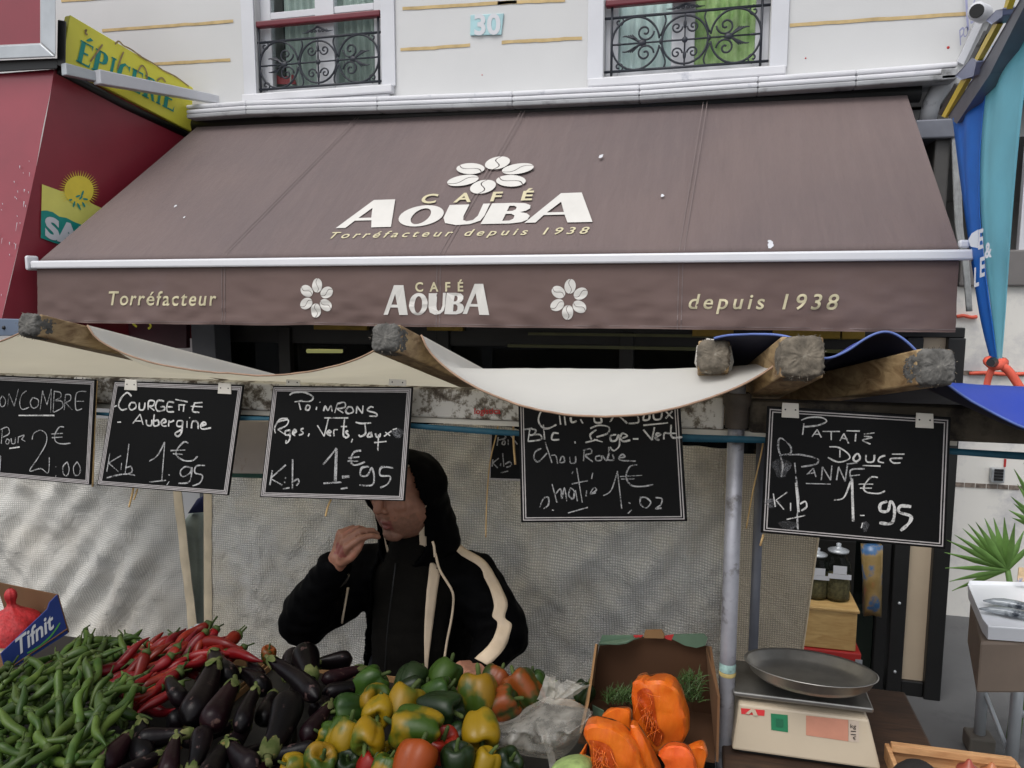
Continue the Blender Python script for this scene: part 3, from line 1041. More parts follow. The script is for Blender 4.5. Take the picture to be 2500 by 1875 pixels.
# serif capitals drawn between the two sloping guide lines
gl0, gl1 = (yp(615, 495), yp(1440, 925)), (yp(655, 322), yp(1465, 760))
def yl(u, v): return gl0[0].lerp(gl0[1], u).lerp(gl1[0].lerp(gl1[1], u), v)
def sl(mb, u0, u1, kind):
    w_ = u1 - u0
    q = lambda a, b: yl(u0 + w_ * a, b)
    rect = lambda a, b, c, d: mb.poly([[q(a, b), q(c, b), q(c, d), q(a, d)]])
    if kind in 'EÉ':
        rect(.08, 0, .40, 1); rect(0, 0, .55, .07); rect(0, .93, .55, 1); rect(.4, .47, .72, .55)
        mb.poly([[q(.5, 0), q(.98, 0), q(.98, .28), q(.88, .08), q(.5, .07)]]); mb.poly([[q(.5, 1), q(.95, 1), q(.95, .75), q(.85, .93), q(.5, .93)]])
        if kind == 'É': mb.poly([[q(.35, 1.1), q(.5, 1.08), q(.85, 1.24), q(.6, 1.3)]])
    elif kind in 'PR':
        rect(.1, 0, .42, 1); rect(0, 0, .55, .07); rect(0, .93, .5, 1)
        mb.poly([[q(.42, 1), q(.7, 1), q(.93, .9), q(.98, .74), q(.93, .56), q(.7, .45), q(.42, .45), q(.42, .52), q(.6, .53), q(.67, .74), q(.6, .92), q(.42, .93)]])
        if kind == 'R': mb.poly([[q(.5, .46), q(.78, .46), q(.95, .05), q(1.05, .0), q(.78, 0)]])
    elif kind == 'I':
        rect(.3, 0, .72, 1); rect(.12, 0, .9, .07); rect(.12, .93, .9, 1)
    elif kind == 'C':
        mb.poly([[q(.95, .72), q(.95, 1), q(.8, .94), q(.5, 1.02), q(.15, .85), q(.02, .5), q(.15, .15), q(.5, -.02), q(.8, .03), q(.98, .22), q(.8, .1), q(.58, .06), q(.42, .2), q(.38, .5), q(.42, .8), q(.58, .94), q(.8, .9)]])
for k, (ch, a, b) in enumerate((('É', .0, .12), ('P', .135, .26), ('I', .275, .335), ('C', .35, .47), ('E', .485, .60), ('R', .615, .745), ('I', .755, .815), ('E', .83, .955))):
    sl(mb, a, b, ch)
mb.build("lettering", m_teal, ys)
mb = MB()
for pts in ([(685, 255), (700, 240), (690, 270), (710, 280)], [(930, 360), (960, 335), (1000, 370), (1060, 400), (1150, 465), (1250, 520), (1320, 570), (1420, 620), (1530, 700)], [(1000, 420), (975, 480), (950, 560)], [(1110, 590), (1150, 530), (1185, 580), (1190, 640)], [(1270, 655), (1310, 630), (1340, 665)], [(830, 360), (780, 430), (730, 500)]):
    ribbon(mb, smoothline([yp(x, y) + BN * .002 for x, y in pts]), .012, BN)
mb.build("scratch", M("scratch_brown", (150, 130, 90), .8, .3, 30), ys)
ls = thing("light_strip", "white metal light strip sloping across the yellow grocery sign", "light fitting", bp(225, 175, .2))
a, b = bp(226, 172, .14), bp(560, 244, .10)
d = (b - a)
up_ = V((0, 0, .075))
MB().quadbox([a - up_ * 1.2, b - up_ * .7, b, a], BN * .07).build("housing", m_white, ls, bevel=.006)
a2, b2 = bp(148, 158, .10), bp(228, 178, .12)
MB().quadbox([a2 - up_ * .9, b2 - up_ * .8, b2, a2 + up_ * .1], BN * .05).build("bracket", m_sil, ls, bevel=.006)
# framed burgundy sign box over it, at the picture's top left corner
YB = edge[0].y - .06
fb = thing("sign_box", "burgundy sign box with a wide silver frame in the top left corner", "sign", at(60, 120, YB))
MB().hexa([at(-260, 122, YB), at(98, 105, YB), at(98, 105, YB + .1), at(-260, 122, YB + .1), at(-260, -200, YB), at(98, -200, YB), at(98, -200, YB + .1), at(-260, -200, YB + .1)]).build("panel", m_burg, fb)
mb = MB()
mb.hexa([at(99, 104, YB - .03), at(136, 138, YB - .03), at(136, 138, YB + .12), at(99, 104, YB + .12), at(99, -200, YB - .03), at(136, -200, YB - .03), at(136, -200, YB + .12), at(99, -200, YB + .12)])
mb.hexa([at(-260, 156, YB - .03), at(136, 139, YB - .03), at(136, 139, YB + .12), at(-260, 156, YB + .12), at(-260, 124, YB - .03), at(99, 106, YB - .03), at(99, 106, YB + .12), at(-260, 124, YB + .12)])
mb.build("frame", m_sil, fb, bevel=.008)
mb = MB().hexa([at(-260, 190, YB + .02), at(140, 168, YB + .02), at(140, 168, YB + .15), at(-260, 190, YB + .15), at(-260, 158, YB + .02), at(140, 142, YB + .02), at(140, 142, YB + .15), at(-260, 158, YB + .15)])
mb.hexa([at(139, 160, YB + .02), at(160, 166, YB + .02), at(160, 166, YB + .15), at(139, 160, YB + .15), at(141, 48, YB + .02), at(162, 52, YB + .02), at(162, 52, YB + .15), at(141, 48, YB + .15)])
mb.build("rail", m_black, fb, bevel=.006)
# grey board with a bolt at the left edge
gb = thing("grey_board", "blue grey board at the left edge above the wrapped pole end", "board", at(20, 800, 3.6))
MB().quadbox([at(-200, 828, 3.5), at(68, 818, 3.5), at(68, 780, 3.5), at(-200, 772, 3.5)], (0, .03, 0)).build("panel", M("bluegrey_board", (92, 104, 122), .6, .12, 8), gb, bevel=.004)
MB().ball(at(10, 800, 3.5), .012, 8, 6).build("bolt", m_black, gb)
# sign with yellow lettering glimpsed below the valance
hs_ = thing("wall_sign", "dark burgundy wall sign with yellow lettering, half hidden below the brown valance", "sign", at(330, 800, 4.6))
MB().quadbox([at(255, 850, 4.6), at(455, 850, 4.6), at(455, 770, 4.6), at(255, 770, 4.6)], (0, .04, 0)).build("panel", M("dark_burgundy", (58, 18, 28), .5, .1), hs_)
mb = MB()
for pts in ([(272, 778), (280, 790), (288, 780)], [(292, 782), (300, 792), (306, 784)], [(318, 778), (325, 790), (334, 798)], [(350, 780), (362, 786), (368, 796), (362, 803)]):
    ribbon(mb, smoothline([at(x, y, 4.595) for x, y in pts]), .016, V((0, -1, 0)))
mb.build("lettering", m_yel, hs_)
# ------------------------------------------------------------------ fish shop on the right
fs = thing("fish_shop_front", "grey marble clad fish shop front with thin tile strips at the right edge", "shop", (2.2, YF, .12))
mx0 = at(2322, 900, YF - .05).x
MB().box(mx0, 6, YF - .05, YF - .006, .12, at(2400, 700, YF - .05).z).build("marble_wall", m_marble, fs)
mb = MB()
zf = at(2400, 700, YF - .05).z
mb.box(mx0, 6, YF - .09, YF - .006, zf + .003, zf + .22)
mb.build("fascia", M("grey_fascia", (112, 108, 106), .6, .1, 6), fs, bevel=.01)
for py, a, b in ((911, 2320, 2500), (1186, 2322, 2500)):
    mb = MB()
    z = at(2400, py, YF - .05).z
    for k in range(26):
        x = mx0 + k * .062
        mb.box(x, x + .056, YF - .056, YF - .048, z - .014, z + .014)
    mb.build("tile_strip", m_tile, fs)
for py, a, b in ((912, 2366, 2500), (773, 2336, 2384)):
    z = at(2400, py, YF - .05).z
    p, q = at(a, py, YF - .06), at(b, py, YF - .06)
    MB().tube(smoothline([p, p.lerp(q, .3) + V((0, -.01, .006)), p.lerp(q, .7) + V((0, -.01, -.004)), q]), .012, 6).build("red_cord", m_orange_strap, fs, smooth=True)
p, q = at(2420, 1178, YF - .1), at(2455, 1146, YF - .1)
vb = MB().box(p.x, q.x, YF - .1, YF - .05, p.z, q.z).build("vent_box", m_sil, fs, bevel=.006)
mb = MB()
for k in range(4):
    z = p.z + (q.z - p.z) * (.16 + .22 * k)
    mb.box(p.x + .012, q.x - .012, YF - .108, YF - .101, z, z + .016)
mb.build("slat", m_black, vb)
p, q = at(2451, 1140, YF - .06), at(2457, 1121, YF - .06)
MB().box(p.x, q.x, YF - .062, YF - .051, p.z, q.z).build("red_tag", m_red, fs)
p, q = at(2318, 960, YF - .1), at(2350, 932, YF - .1)
MB().box(p.x, q.x, YF - .1, YF - .05, p.z, q.z).build("switch_box", m_black, fs, bevel=.006)
# window at the far right
q0, q1 = at(2478, 622, YF), at(2560, 340, YF)
fw_ = MB()
fw_.box(q0.x, q0.x + .05, YF - .05, YF - .004, q0.z, q1.z + .3).box(q0.x + .05, q1.x, YF - .05, YF - .004, q0.z + .30, q0.z + .35).box(q0.x + .05, q1.x, YF - .05, YF - .004, q0.z, q0.z + .04).box(q0.x + .05, q1.x, YF - .05, YF - .004, q0.z + .58, q0.z + .63)
fw_ = fw_.build("window", m_white, fs, bevel=.004)
MB().box(q0.x + .05, q1.x, YF - .02, YF - .012, q0.z + .04, q1.z + .3).build("pane", M("blue_glass", (96, 128, 160), .1, .2, 3), fw_)
# security camera
cc = thing("security_camera", "small white bullet security camera on the cream wall near the top right corner", "camera", at(2400, 40, YF))
a, b = at(2385, 27, 5.0), at(2408, 38, YF - .1)
MB().tube([a, a.lerp(b, .6), b], [.05, .052, .03], 16).build("body", m_white, cc, smooth=True)
MB().tube([a + (a - b).normalized() * .004, a + (a - b).normalized() * .012], [.038, .036], 16).build("lens", m_black, cc)
MB().tube([b, at(2420, 46, YF)], .016, 8).build("bracket", m_sil, cc, smooth=True)
# sliding awning arm: dark bar, yellow and black strips, joints
ar = thing("retracting_awning", "folding awning arm with yellow and black strips rising above the blue curtain", "awning arm", at(2318, 285, 4.2))
A0, A1 = at(2322, 288, 4.2), at(2530, -40, 3.0)
def arm(px, py):
    """point on the vertical plane through the arm"""
    d = V((A1.x - A0.x, A1.y - A0.y, 0)).normalized()
    nn = V((d.y, -d.x, 0))
    return atp(px, py, A0, nn)
AR_N = V((A1.y - A0.y, -(A1.x - A0.x), 0)).normalized()
def strip(mb, pts, off, th):
    mb.prism([arm(*p) + AR_N * off for p in pts], AR_N * th)
mb = MB(); strip(mb, [(2316, 284), (2336, 300), (2420, 180), (2512, 0), (2560, -90), (2540, -110), (2492, 0), (2396, 165)], 0, -.05)
mb.build("bar", m_steel, ar, bevel=.004)
mb = MB()
for q in ([(2305, 283), (2313, 287), (2368, 192), (2357, 187)], [(2378, 160), (2387, 160), (2444, 58), (2434, 54)], [(2459, 20), (2466, 22), (2480, -20), (2470, -22)]):
    strip(mb, q, .012, -.02)
mb.build("yellow_strip", m_yellowmetal, ar)
mb = MB()
for q in ([(2370, 152), (2378, 158), (2402, 112), (2394, 104)], [(2390, 114), (2398, 116), (2418, 78), (2410, 74)], [(2413, 82), (2420, 82), (2434, 58), (2424, 56)], [(2296, 278), (2304, 282), (2345, 208), (2337, 203)]):
    strip(mb, q, .012, -.02)
mb.build("black_strip", m_black, ar)
mb = MB()
for q in ([(2346, 184), (2360, 194), (2390, 182), (2400, 150), (2386, 142)], [(2424, 48), (2438, 58), (2462, 36), (2466, 20), (2446, 26)]):
    strip(mb, q, .02, -.06)
mb.build("joint", M("lilac_joint", (132, 138, 164), .4, .08), ar, bevel=.004)
# white fascia along the arm with lettering read upwards
fl = thing("fish_sign", "white fish shop fascia with slanting grey lettering beside the security camera", "sign", arm(2345, 140))
FO = -.25
def fa(px, py, o=0):
    d = V((A1.x - A0.x, A1.y - A0.y, 0)).normalized()
    return atp(px, py, A0 - AR_N * (FO + o), AR_N)
MB().prism([at(2338, 150, YF - .03), at(2352, 158, YF - .03), at(2412, 30, YF - .03), at(2398, 18, YF - .03)], (0, .025, 0)).build("board", m_white, fl)
mb = MB()
for k, ch in enumerate("POISS"):
    p = at(2344 + 8.5 * k, 112 - 17 * k, YF - .034)
    q = at(2356 + 8.5 * k, 100 - 17 * k, YF - .034)
    put_text(mb, ch, p, (q - p) * (.45 if ch == 'I' else 1.0), V((-.12, 0, 1)), 2.6 if ch == 'I' else 1.6)
mb.build("lettering", m_lilac, fl)
# blue hanging curtain, gathered at the foot
bc = thing("blue_curtain", "blue tarpaulin curtain gathered to a point at its foot, backlit right side painted turquoise", "curtain", at(2430, 900, 3.65))
LE = smoothline([(2326, 290), (2340, 420), (2358, 560), (2372, 660), (2392, 780), (2418, 880), (2432, 902)], 5)
MI = smoothline([(2424, 112), (2400, 300), (2394, 480), (2404, 620), (2416, 720), (2430, 830), (2438, 900)], 5)
RI = smoothline([(2530, -20), (2496, 220), (2482, 380), (2474, 500), (2466, 620), (2456, 760), (2444, 900)], 5)
def cy(t, base): return base - .4 * t
m1, m2 = MB(), MB()
r1, r2 = [], []
for i in range(len(LE)):
    t = i / (len(LE) - 1)
    a = at(LE[i].x, LE[i].y, 4.15 - .5 * t) if False else at(LE[i][0], LE[i][1], 4.15 - .5 * t)
    b = at(MI[i][0], MI[i][1], 3.75 - .12 * t)
    c = at(RI[i][0], RI[i][1], 3.2 + .43 * t)
    k = (1 - t)
    r1.append([a.lerp(b, j / 10) + V((.012 * math.sin(j * .95 + 2 * t), 0, 0)) * k for j in range(11)])
    r2.append([b.lerp(c, j / 10) + V((.012 * math.sin(j * .8 + .2 + 3 * t), 0, 0)) * k * min(1, j / 2) for j in range(11)])
m1.grid(r1).build("blue_panel", m_blue, bc, smooth=True, solid=.003)
m2.grid(r2).build("lit_panel", m_blue_lit, bc, smooth=True, solid=.003)  # right part of the one sheet, painted paler where it is backlit
mb = MB()
for ch, x, y, wd in (("E", 2388, 608, 12), ("&", 2404, 630, 17), ("E", 2392, 676, 12), ("L", 2378, 700, 12)):
    p, q = at(x, y, 3.5), at(x + wd, y - 4, 3.48)
    put_text(mb, ch, p, q - p, V((-.05, 0, 1)), 2.1, bold=.03)
mb.poly([[at(x, y, 3.54) for x, y in ((2370, 602), (2364, 585), (2372, 570), (2388, 560), (2388, 606))]])
mb.build("lettering", m_white, bc)
mb = MB().tube(smoothline([at(2412, 880, 3.63), at(2430, 893, 3.58), at(2450, 884, 3.63)]), .022, 8)
mb.tube(smoothline([at(2440, 890, 3.6), at(2462, 905, 3.6), at(2480, 930, 3.6), at(2492, 950, 3.6)]), .018, 8)
mb.tube(smoothline([at(2426, 890, 3.6), at(2414, 920, 3.6), at(2410, 948, 3.6), at(2428, 955, 3.6)]), .014, 8)
mb.build("tie_strap", m_orange_strap, bc, smooth=True)
MB().tube([at(2424, 884, 3.57), at(2418, 886, 3.5)], [.022, .016], 10).build("buckle", m_black, bc)

# ------------------------------------------------------------------ fish table with tray, palm leaves
ZT = .98
T0 = atz(2352, 1425, ZT)
ft = thing("fish_table", "metal fish stall table with tube legs standing on the grey pavement", "table", (T0.x + .4, T0.y + .1, .12))
p0, p1, p2, p3 = atz(2372, 1425, ZT), atz(2560, 1432, ZT), atz(2560, 1530, ZT), atz(2396, 1530, ZT)
mb = MB()
zt_ = ZT - .06
cor = [V((p.x, p.y, zt_)) for p in (p3, p2, p1, p0)]
mb.quadbox(cor, (0, 0, -.2))
mb.build("apron", M("table_apron", (128, 112, 98), .6, .12, 5), ft, bevel=.01)
mb = MB()
for px_, py_, yb in ((2388, 1600, 1830), (2466, 1640, 1900)):
    p = atz(px_, yb, .12)
    mb.tube([(p.x, p.y, .12), (p.x, p.y, .74)], .024, 12)
a, b = atz(2388, 1830, .12), atz(2466, 1900, .12)
mb.build("leg", m_sil, ft, smooth=True)
mb = MB().tube([(b.x, b.y, .42), (b.x + .9, b.y - .05, .42)], .016, 10)
mb.tube([(a.x, a.y, .42), (b.x, b.y, .2)], .01, 8)
mb.build("brace", m_sil, ft, smooth=True)
tr = thing("fish_tray", "white plastic tray with rounded corners on the fish table", "tray", (p0.x + .2, p0.y, ZT - .055))
top = [atz(x, y, ZT) for x, y in ((2366, 1418), (2560, 1424), (2560, 1540), (2412, 1530), (2398, 1512), (2362, 1428))]
mb = MB()
n_ = len(top)
cen = sum(top, V((0, 0, 0))) / n_
inn = [p + (cen - p) * .08 for p in top]
mb.grid([[p + V((0, 0, -.055)) + (cen - p) * .06 for p in top + top[:1]], [p for p in top + top[:1]], [p + V((0, 0, .004)) + (cen - p) * .02 for p in top + top[:1]], [p + V((0, 0, -.008)) for p in inn + inn[:1]]])
mb.poly([[p + V((0, 0, -.008)) for p in inn]])
mb.build("tray", M("white_plastic", (238, 239, 242), .35, .05, 4), tr, bevel=.004)
m_fish = M("fish_skin", (176, 182, 186), .25, .3, 14, metal=.3, dirt=(40, 48, 58), ds=9, dl=.5)
for k, (x, y, lab) in enumerate(((2462, 1500, "silver fish with dark back lying on the white tray, the nearer of two"), (2470, 1480, "silver fish with dark back lying on the white tray, behind the nearer one"))):
    p = atz(x, y, ZT)
    f = thing("fish", lab, "fish", p + V((0, 0, .01)))
    q = [p + V((-.10 + .036 * i, .010 * math.sin(i) - .004 * i, .012)) for i in range(8)]
    MB().tube(q, [.004, .016, .022, .024, .021, .016, .008, .003], 10, True, .7).build("body", m_fish, f, smooth=True)
    MB().prism([q[-1] + V((-.01, 0, 0)), q[-1] + V((.04, 0.03, 0)), q[-1] + V((.03, 0, 0)), q[-1] + V((.04, -.03, 0))], (0, 0, .003)).build("tail", m_fish, f)
# crate under the table and castor block
p = atz(2385, 1830, .12)
MB().box(p.x - .05, p.x + .06, p.y - .05, p.y + .05, .125, .2).build("foot_block", M("foot_block", (90, 84, 76), .7, .2), ft, bevel=.01)

m_palm = M("palm_leaf", (116, 156, 82), .5, .3, 9, transl=.3)
pm = thing("palm_plant", "fan palm with spiky green leaves behind the fish tray", "plant", atz(2500, 1600, .12))
def frond(c, tips, Y, name="leaf"):
    mb = MB()
    C0 = at(c[0], c[1], Y)
    for k, (x, y) in enumerate(tips):
        T_ = at(x, y, Y - .12 + .24 * ((k * 37) % 10) / 10)
        d = T_ - C0
        s_ = d.cross(V((0, 1, .2))).normalized()
        w_ = .012
        rows = []
        for t in (0, .25, .5, .75, 1):
            p = C0 + d * t + V((0, 0, -.05 * t * t * d.length))
            ww = w_ * (.5 + 1.3 * t if t < .5 else 1.15 * (1.02 - t) * 2)
            rows.append([p - s_ * ww, p + V((0, -.006, 0)), p + s_ * ww])
        mb.grid(rows)
    return mb.build(name, m_palm, pm, smooth=True)
frond((2460, 1392), [(2308, 1378), (2306, 1342), (2311, 1310), (2330, 1296), (2350, 1283), (2363, 1271), (2382, 1265), (2404, 1258), (2426, 1257), (2452, 1255), (2478, 1268), (2500, 1290), (2520, 1320), (2318, 1412), (2324, 1436)], 3.7)
frond((2560, 1300), [(2476, 1133), (2484, 1175), (2468, 1205), (2474, 1221), (2462, 1240), (2500, 1120), (2520, 1110), (2470, 1260)], 3.6)
mb = MB().tube([at(2460, 1392, 3.7), V((at(2500, 1500, 3.75).x, 3.75, .6)), V((at(2500, 1500, 3.75).x, 3.78, .13))], [.012, .016, .02], 8)
mb.tube([at(2560, 1300, 3.6), V((at(2520, 1500, 3.75).x, 3.75, .6)), V((at(2500, 1500, 3.75).x + .02, 3.78, .13))], [.012, .016, .02], 8)
mb.build("stem", m_palm, pm, smooth=True)
tf = thing("price_flag", "small white and orange price flag standing at the back of the fish tray", "price tag", at(2498, 1408, 3.45))
MB().quadbox([at(2484, 1420, 3.45), at(2520, 1420, 3.45), at(2520, 1388, 3.45), at(2488, 1386, 3.45)], (0, .006, 0)).build("card", M("flag_card", (220, 190, 150), .5, .3, 30, dirt=(60, 120, 190), ds=20, dl=.55), tf)

# ------------------------------------------------------------------ shop goods by the door
m_pine = wood("pine_board", (214, 178, 116), (188, 146, 88), .55)
YJ = 3.55
a, b = at(1962, 1585, YJ), at(2091, 1588, YJ)
zc0, zc1 = at(2030, 1585, YJ).z, at(2030, 1484, YJ).z
wc = thing("wooden_box", "pale wooden box stacked on the red crate, carrying the glass jars", "box", ((a.x + b.x) / 2, YJ + .15, zc0))
MB().box(a.x, b.x - .004, YJ, YJ + .3, zc0, zc1 - .016).build("body", m_pine, wc, bevel=.004)
MB().box(a.x - .01, b.x + .004, YJ - .008, YJ + .31, zc1 - .015, zc1).build("lid", m_pine, wc, bevel=.004)
rc = thing("red_crate", "red crate with a pale edge under the wooden box", "crate", ((a.x + b.x) / 2, YJ + .15, .12))
MB().box(a.x - .02, b.x + .02, YJ - .01, YJ + .32, .12, zc0 - .003).build("body", m_red, rc, bevel=.006)
MB().box(b.x - .005, b.x + .024, YJ - .016, YJ - .011, .14, zc0 - .03).build("edge_strip", m_sil, rc)
m_jar = glass("jar_glass", (225, 230, 225), .12)
m_spice = M("dried_leaves", (112, 100, 70), .9, .5, 60, .5, 90)
def jar(px, r, lab, hh):
    p = at(px, 1480, YJ + .12)
    z0 = zc1 + .001
    j = thing("glass_jar", lab, "jar", (p.x, YJ + .12, z0))
    c = (p.x, YJ + .12, z0)
    MB().lathe([(0, .004), (r, .004), (r * 1.02, .02), (r * 1.02, hh * .6), (r * .9, hh * .7), (r * .62, hh * .76), (r * .62, hh * .82), (r * .72, hh * .83)], c, 24).build("glass_body", m_jar, j, smooth=True)
    MB().lathe([(0, .008), (r * .93, .008), (r * .95, .02), (r * .95, hh * .42), (r * .5, hh * .45), (0, hh * .46)], c, 20).build("dried_herbs", m_spice, j, smooth=True)
    MB().lathe([(0, hh * .84), (r * .78, hh * .84), (r * .8, hh * .87), (r * .4, hh * .9), (r * .16, hh * .93), (r * .2, hh * .98), (0, hh)], c, 20).build("lid", m_sil, j, smooth=True)
    MB().box(p.x - r * .5, p.x + r * .5, YJ + .12 - r * 1.08, YJ + .12 - r * 1.05, z0 + hh * .52, z0 + hh * .66).box(p.x - r * .85, p.x + r * .85, YJ + .12 - r * 1.07, YJ + .12 - r * 1.04, z0 + hh * .43, z0 + hh * .515).build("paper_label", m_white, j)
jar(2040, .058, "clear glass jar of dried herbs with white labels on the wooden box", .27)
jar(1990, .055, "darker glass jar beside the labelled jar, half hidden by the beige canvas", .24)
pk = thing("printed_bag", "colourful blue and tan printed packet hanging at the shop door", "packet", at(2125, 1420, 3.95))
N_ = Nodes("printed_film")
f_ = N_.noise(9, 5)
N_.color(N_.ramp(f_, [(.30, lin((36, 76, 120))), (.40, lin((58, 96, 136))), (.47, lin((140, 118, 76))), (.62, lin((120, 98, 56))), (.72, lin((150, 84, 58)))]))
N_.set(Roughness=.3)
puffy([at(x, y, 3.98) for x, y in ((2104, 1502), (2108, 1420), (2104, 1330), (2152, 1330), (2152, 1420), (2150, 1506), (2128, 1500))], (0, -1, 0), .05, .6, 4, .01, 8).build("film", N_.m, pk, smooth=True)

# ------------------------------------------------------------------ stall frame: poles, beam, rope, rafters, canopies
m_pole = M("worn_steel_pole", (150, 150, 156), .45, .2, 14, .2, 60, metal=.45, dirt=(84, 78, 74), ds=16, dl=.56)
YP = 1.96
pt, pb = at(1797, 930, YP), V((at(1772, 1750, YP).x, YP, 0))
pt = V((pb.x, YP, pt.z))
po = thing("stall_pole", "round galvanised stall pole standing between the open carton and the scale", "pole", (pb.x, YP, .006))
MB().tube([(pb.x, YP, .006), (pb.x, YP, .5), (pb.x, YP, 1.2), (pb.x, YP, pt.z)], .0205, 20).build("tube", m_pole, po, smooth=True)
zc = at(1785, 1015, YP).z
MB().lathe([(.027, zc - .03), (.029, zc - .02), (.029, zc + .02), (.034, zc + .03), (.034, zc + .055), (.029, zc + .06)], (pb.x, YP, 0), 20).build("collar", M("rusty_iron", (66, 58, 50), .7, .3, 30, .3, 80), po, smooth=True)
z1_, z2_ = at(1775, 1636, YP).z, at(1775, 1616, YP).z
MB().lathe([(.0212, z1_), (.0213, z2_)], (pb.x, YP, 0), 20).build("sticker", M("teal_sticker", (146, 176, 170), .5, .4, 60), po, smooth=True)
MB().lathe([(.0214, z1_ - .012), (.0222, z1_ - .006), (.0214, z1_ - .001)], (pb.x, YP, 0), 20).build("tape", M("yellow_tape", (190, 170, 110), .6, .25, 60), po, smooth=True)
pp = V((at(1850, 1300, 2.6).x, 2.6, .006))
p2_ = thing("stall_pole", "thin dark back pole behind the galvanised pole", "pole", pp)
MB().tube([pp, V((pp.x, 2.6, 1.85))], .016, 12).build("tube", m_steel, p2_, smooth=True)

YB_ = 1.97
N_ = Nodes("peeling_beam")
g_ = N_.noise(26, 8, .7)
g2 = N_.noise(5, 6, .6)
o_ = N_.ramp(N_.math('ADD', N_.math('MULTIPLY', g_, .7), N_.math('MULTIPLY', g2, .4)), [(.46, lin((66, 56, 46))), (.52, lin((120, 112, 100))), (.57, lin((196, 192, 184)))])
N_.color(o_); N_.set(Roughness=.8); N_.bump(g_, .4, .004)
m_beam = N_.m
bm_ = thing("stall_beam", "horizontal stall beam with peeling grey paint above the slate boards", "beam", at(1100, 980, YB_))
zt = at(1100, 950, YB_).z; zb2 = at(1100, 1022, YB_).z
MB().box(-2.9, pb.x - .03, YB_, YB_ + .05, zb2, zt).build("painted_beam", m_beam, bm_, bevel=.006)
N2 = M("old_timber", (84, 76, 64), .9, .35, 14, .5, 60, dirt=(44, 38, 32), ds=9, dl=.5)
MB().box(pb.x + .03, 2.0, YB_, YB_ + .06, zb2 - .005, zt - .005).build("timber", N2, bm_, bevel=.01)
mb = MB()
p, q = at(1158, 1011, YB_ - .003), at(1222, 1010, YB_ - .003)
put_text(mb, "logistica", p, q - p, (0, 0, 1), 1.0, bold=.02)
mb.build("lettering", m_red, bm_)
mb = MB()
za, zb_ = at(1100, 1036, YB_).z, at(1100, 1022, YB_).z
mb.box(-2.9, .6, YB_ + .01, YB_ + .03, za, zb_ - .002)
mb.build("white_strip", M("white_strip", (206, 200, 186), .6, .1, 6), bm_)
# teal strap stretched along the stall
st_ = thing("teal_strap", "teal webbing strap stretched along the stall behind the slate boards", "strap", at(1250, 1052, 1.93))
rows0, rows1 = [], []
for i in range(61):
    x = -2.6 + 4.2 * i / 60
    z = at(1250, 1052, 1.93).z + .006 * math.sin(i * .35)
    hw = .0058 + .002 * math.sin(i * .5) if x < -.3 else .0078 + .002 * math.sin(i * .4)
    tw = .7 + .5 * math.sin(i * .45)
    rows0.append(V((x, 1.93 - .004 * tw, z - hw))); rows1.append(V((x, 1.93 + .002 * tw, z + hw)))
MB().grid([rows0, rows1]).build("webbing", M("teal_webbing", (14, 70, 88), .7, .15, 40), st_, smooth=True, solid=.002)

# rafters
m_raft = wood("rafter_wood", (173, 147, 107), (103, 76, 46), .65, (9, 2, 9))
m_cap = M("frayed_wrapping", (92, 90, 86), .95, .45, 40, .9, 70, dirt=(150, 146, 136), ds=22, dl=.6)
m_cap2 = M("frayed_wrapping_brown", (104, 96, 84), .95, .45, 40, .9, 70, dirt=(160, 154, 142), ds=22, dl=.6)
def rafter(px, py, Y, size, lab, dx=0, slope=-.25, L=1.6, capm=None):
    p = at(px, py, Y)
    h = size / 2
    ra = thing("rafter", lab, "rafter", p, "wooden canopy rafters with wrapped ends")
    e = p + V((dx * L, L, slope * L))
    s_ = V((1, -dx, 0)).normalized() * h
    u_ = V((0, 0.24, 1)).normalized() * h
    MB().hexa([p - s_ - u_, e - s_ - u_, e - s_ + u_, p - s_ + u_, p + s_ - u_, e + s_ - u_, e + s_ + u_, p + s_ + u_]).build("timber", m_raft, ra, bevel=.004)
    mb = MB()
    d = (e - p).normalized()
    k = .94
    a0, a1 = p - d * .018, p + d * .05
    rows = []
    for t, kk in ((0, .72), (.06, .98), (.2, 1.08), (.5, 1.12), (.8, 1.1), (1, 1.05)):
        c = a0.lerp(a1, t)
        ring = []
        for i in range(24):
            a = 2 * math.pi * i / 24
            ca, sa = math.cos(a), math.sin(a)
            q = (abs(ca) ** 7 + abs(sa) ** 7) ** -(1 / 7)
            ring.append(c + s_ * (ca * q * kk * k) + u_ * (sa * q * kk * k))
        rows.append(ring + ring[:1])
    mb.grid(rows)
    mb.add([a0] + rows[0], [(0, i + 1, i + 2) for i in range(24)])
    o = mb.build("wrapped_end", capm or m_cap, ra, smooth=True, sub=2)
    bake(o)
    displace(o, lambda c, n: .003 * nz(c, 90) + .0025 * nz(c, 260, 3))
    mb = MB()
    for i in range(70):
        a = random.uniform(0, 6.28)
        q = (abs(math.cos(a)) ** 4 + abs(math.sin(a)) ** 4) ** -.25
        c = a0.lerp(a1, random.random()) + (s_ * math.cos(a) + u_ * math.sin(a)) * (q * k * 1.06)
        dd = (s_ * math.cos(a) + u_ * math.sin(a)).normalized() * random.uniform(.001, .005) + V((random.uniform(-.004, .004), random.uniform(-.004, 0), random.uniform(-.004, .003)))
        mb.tube([c, c + dd], [.0011, .0004], 4)
    mb.build("loose_thread", m_cap2, ra)
    return p
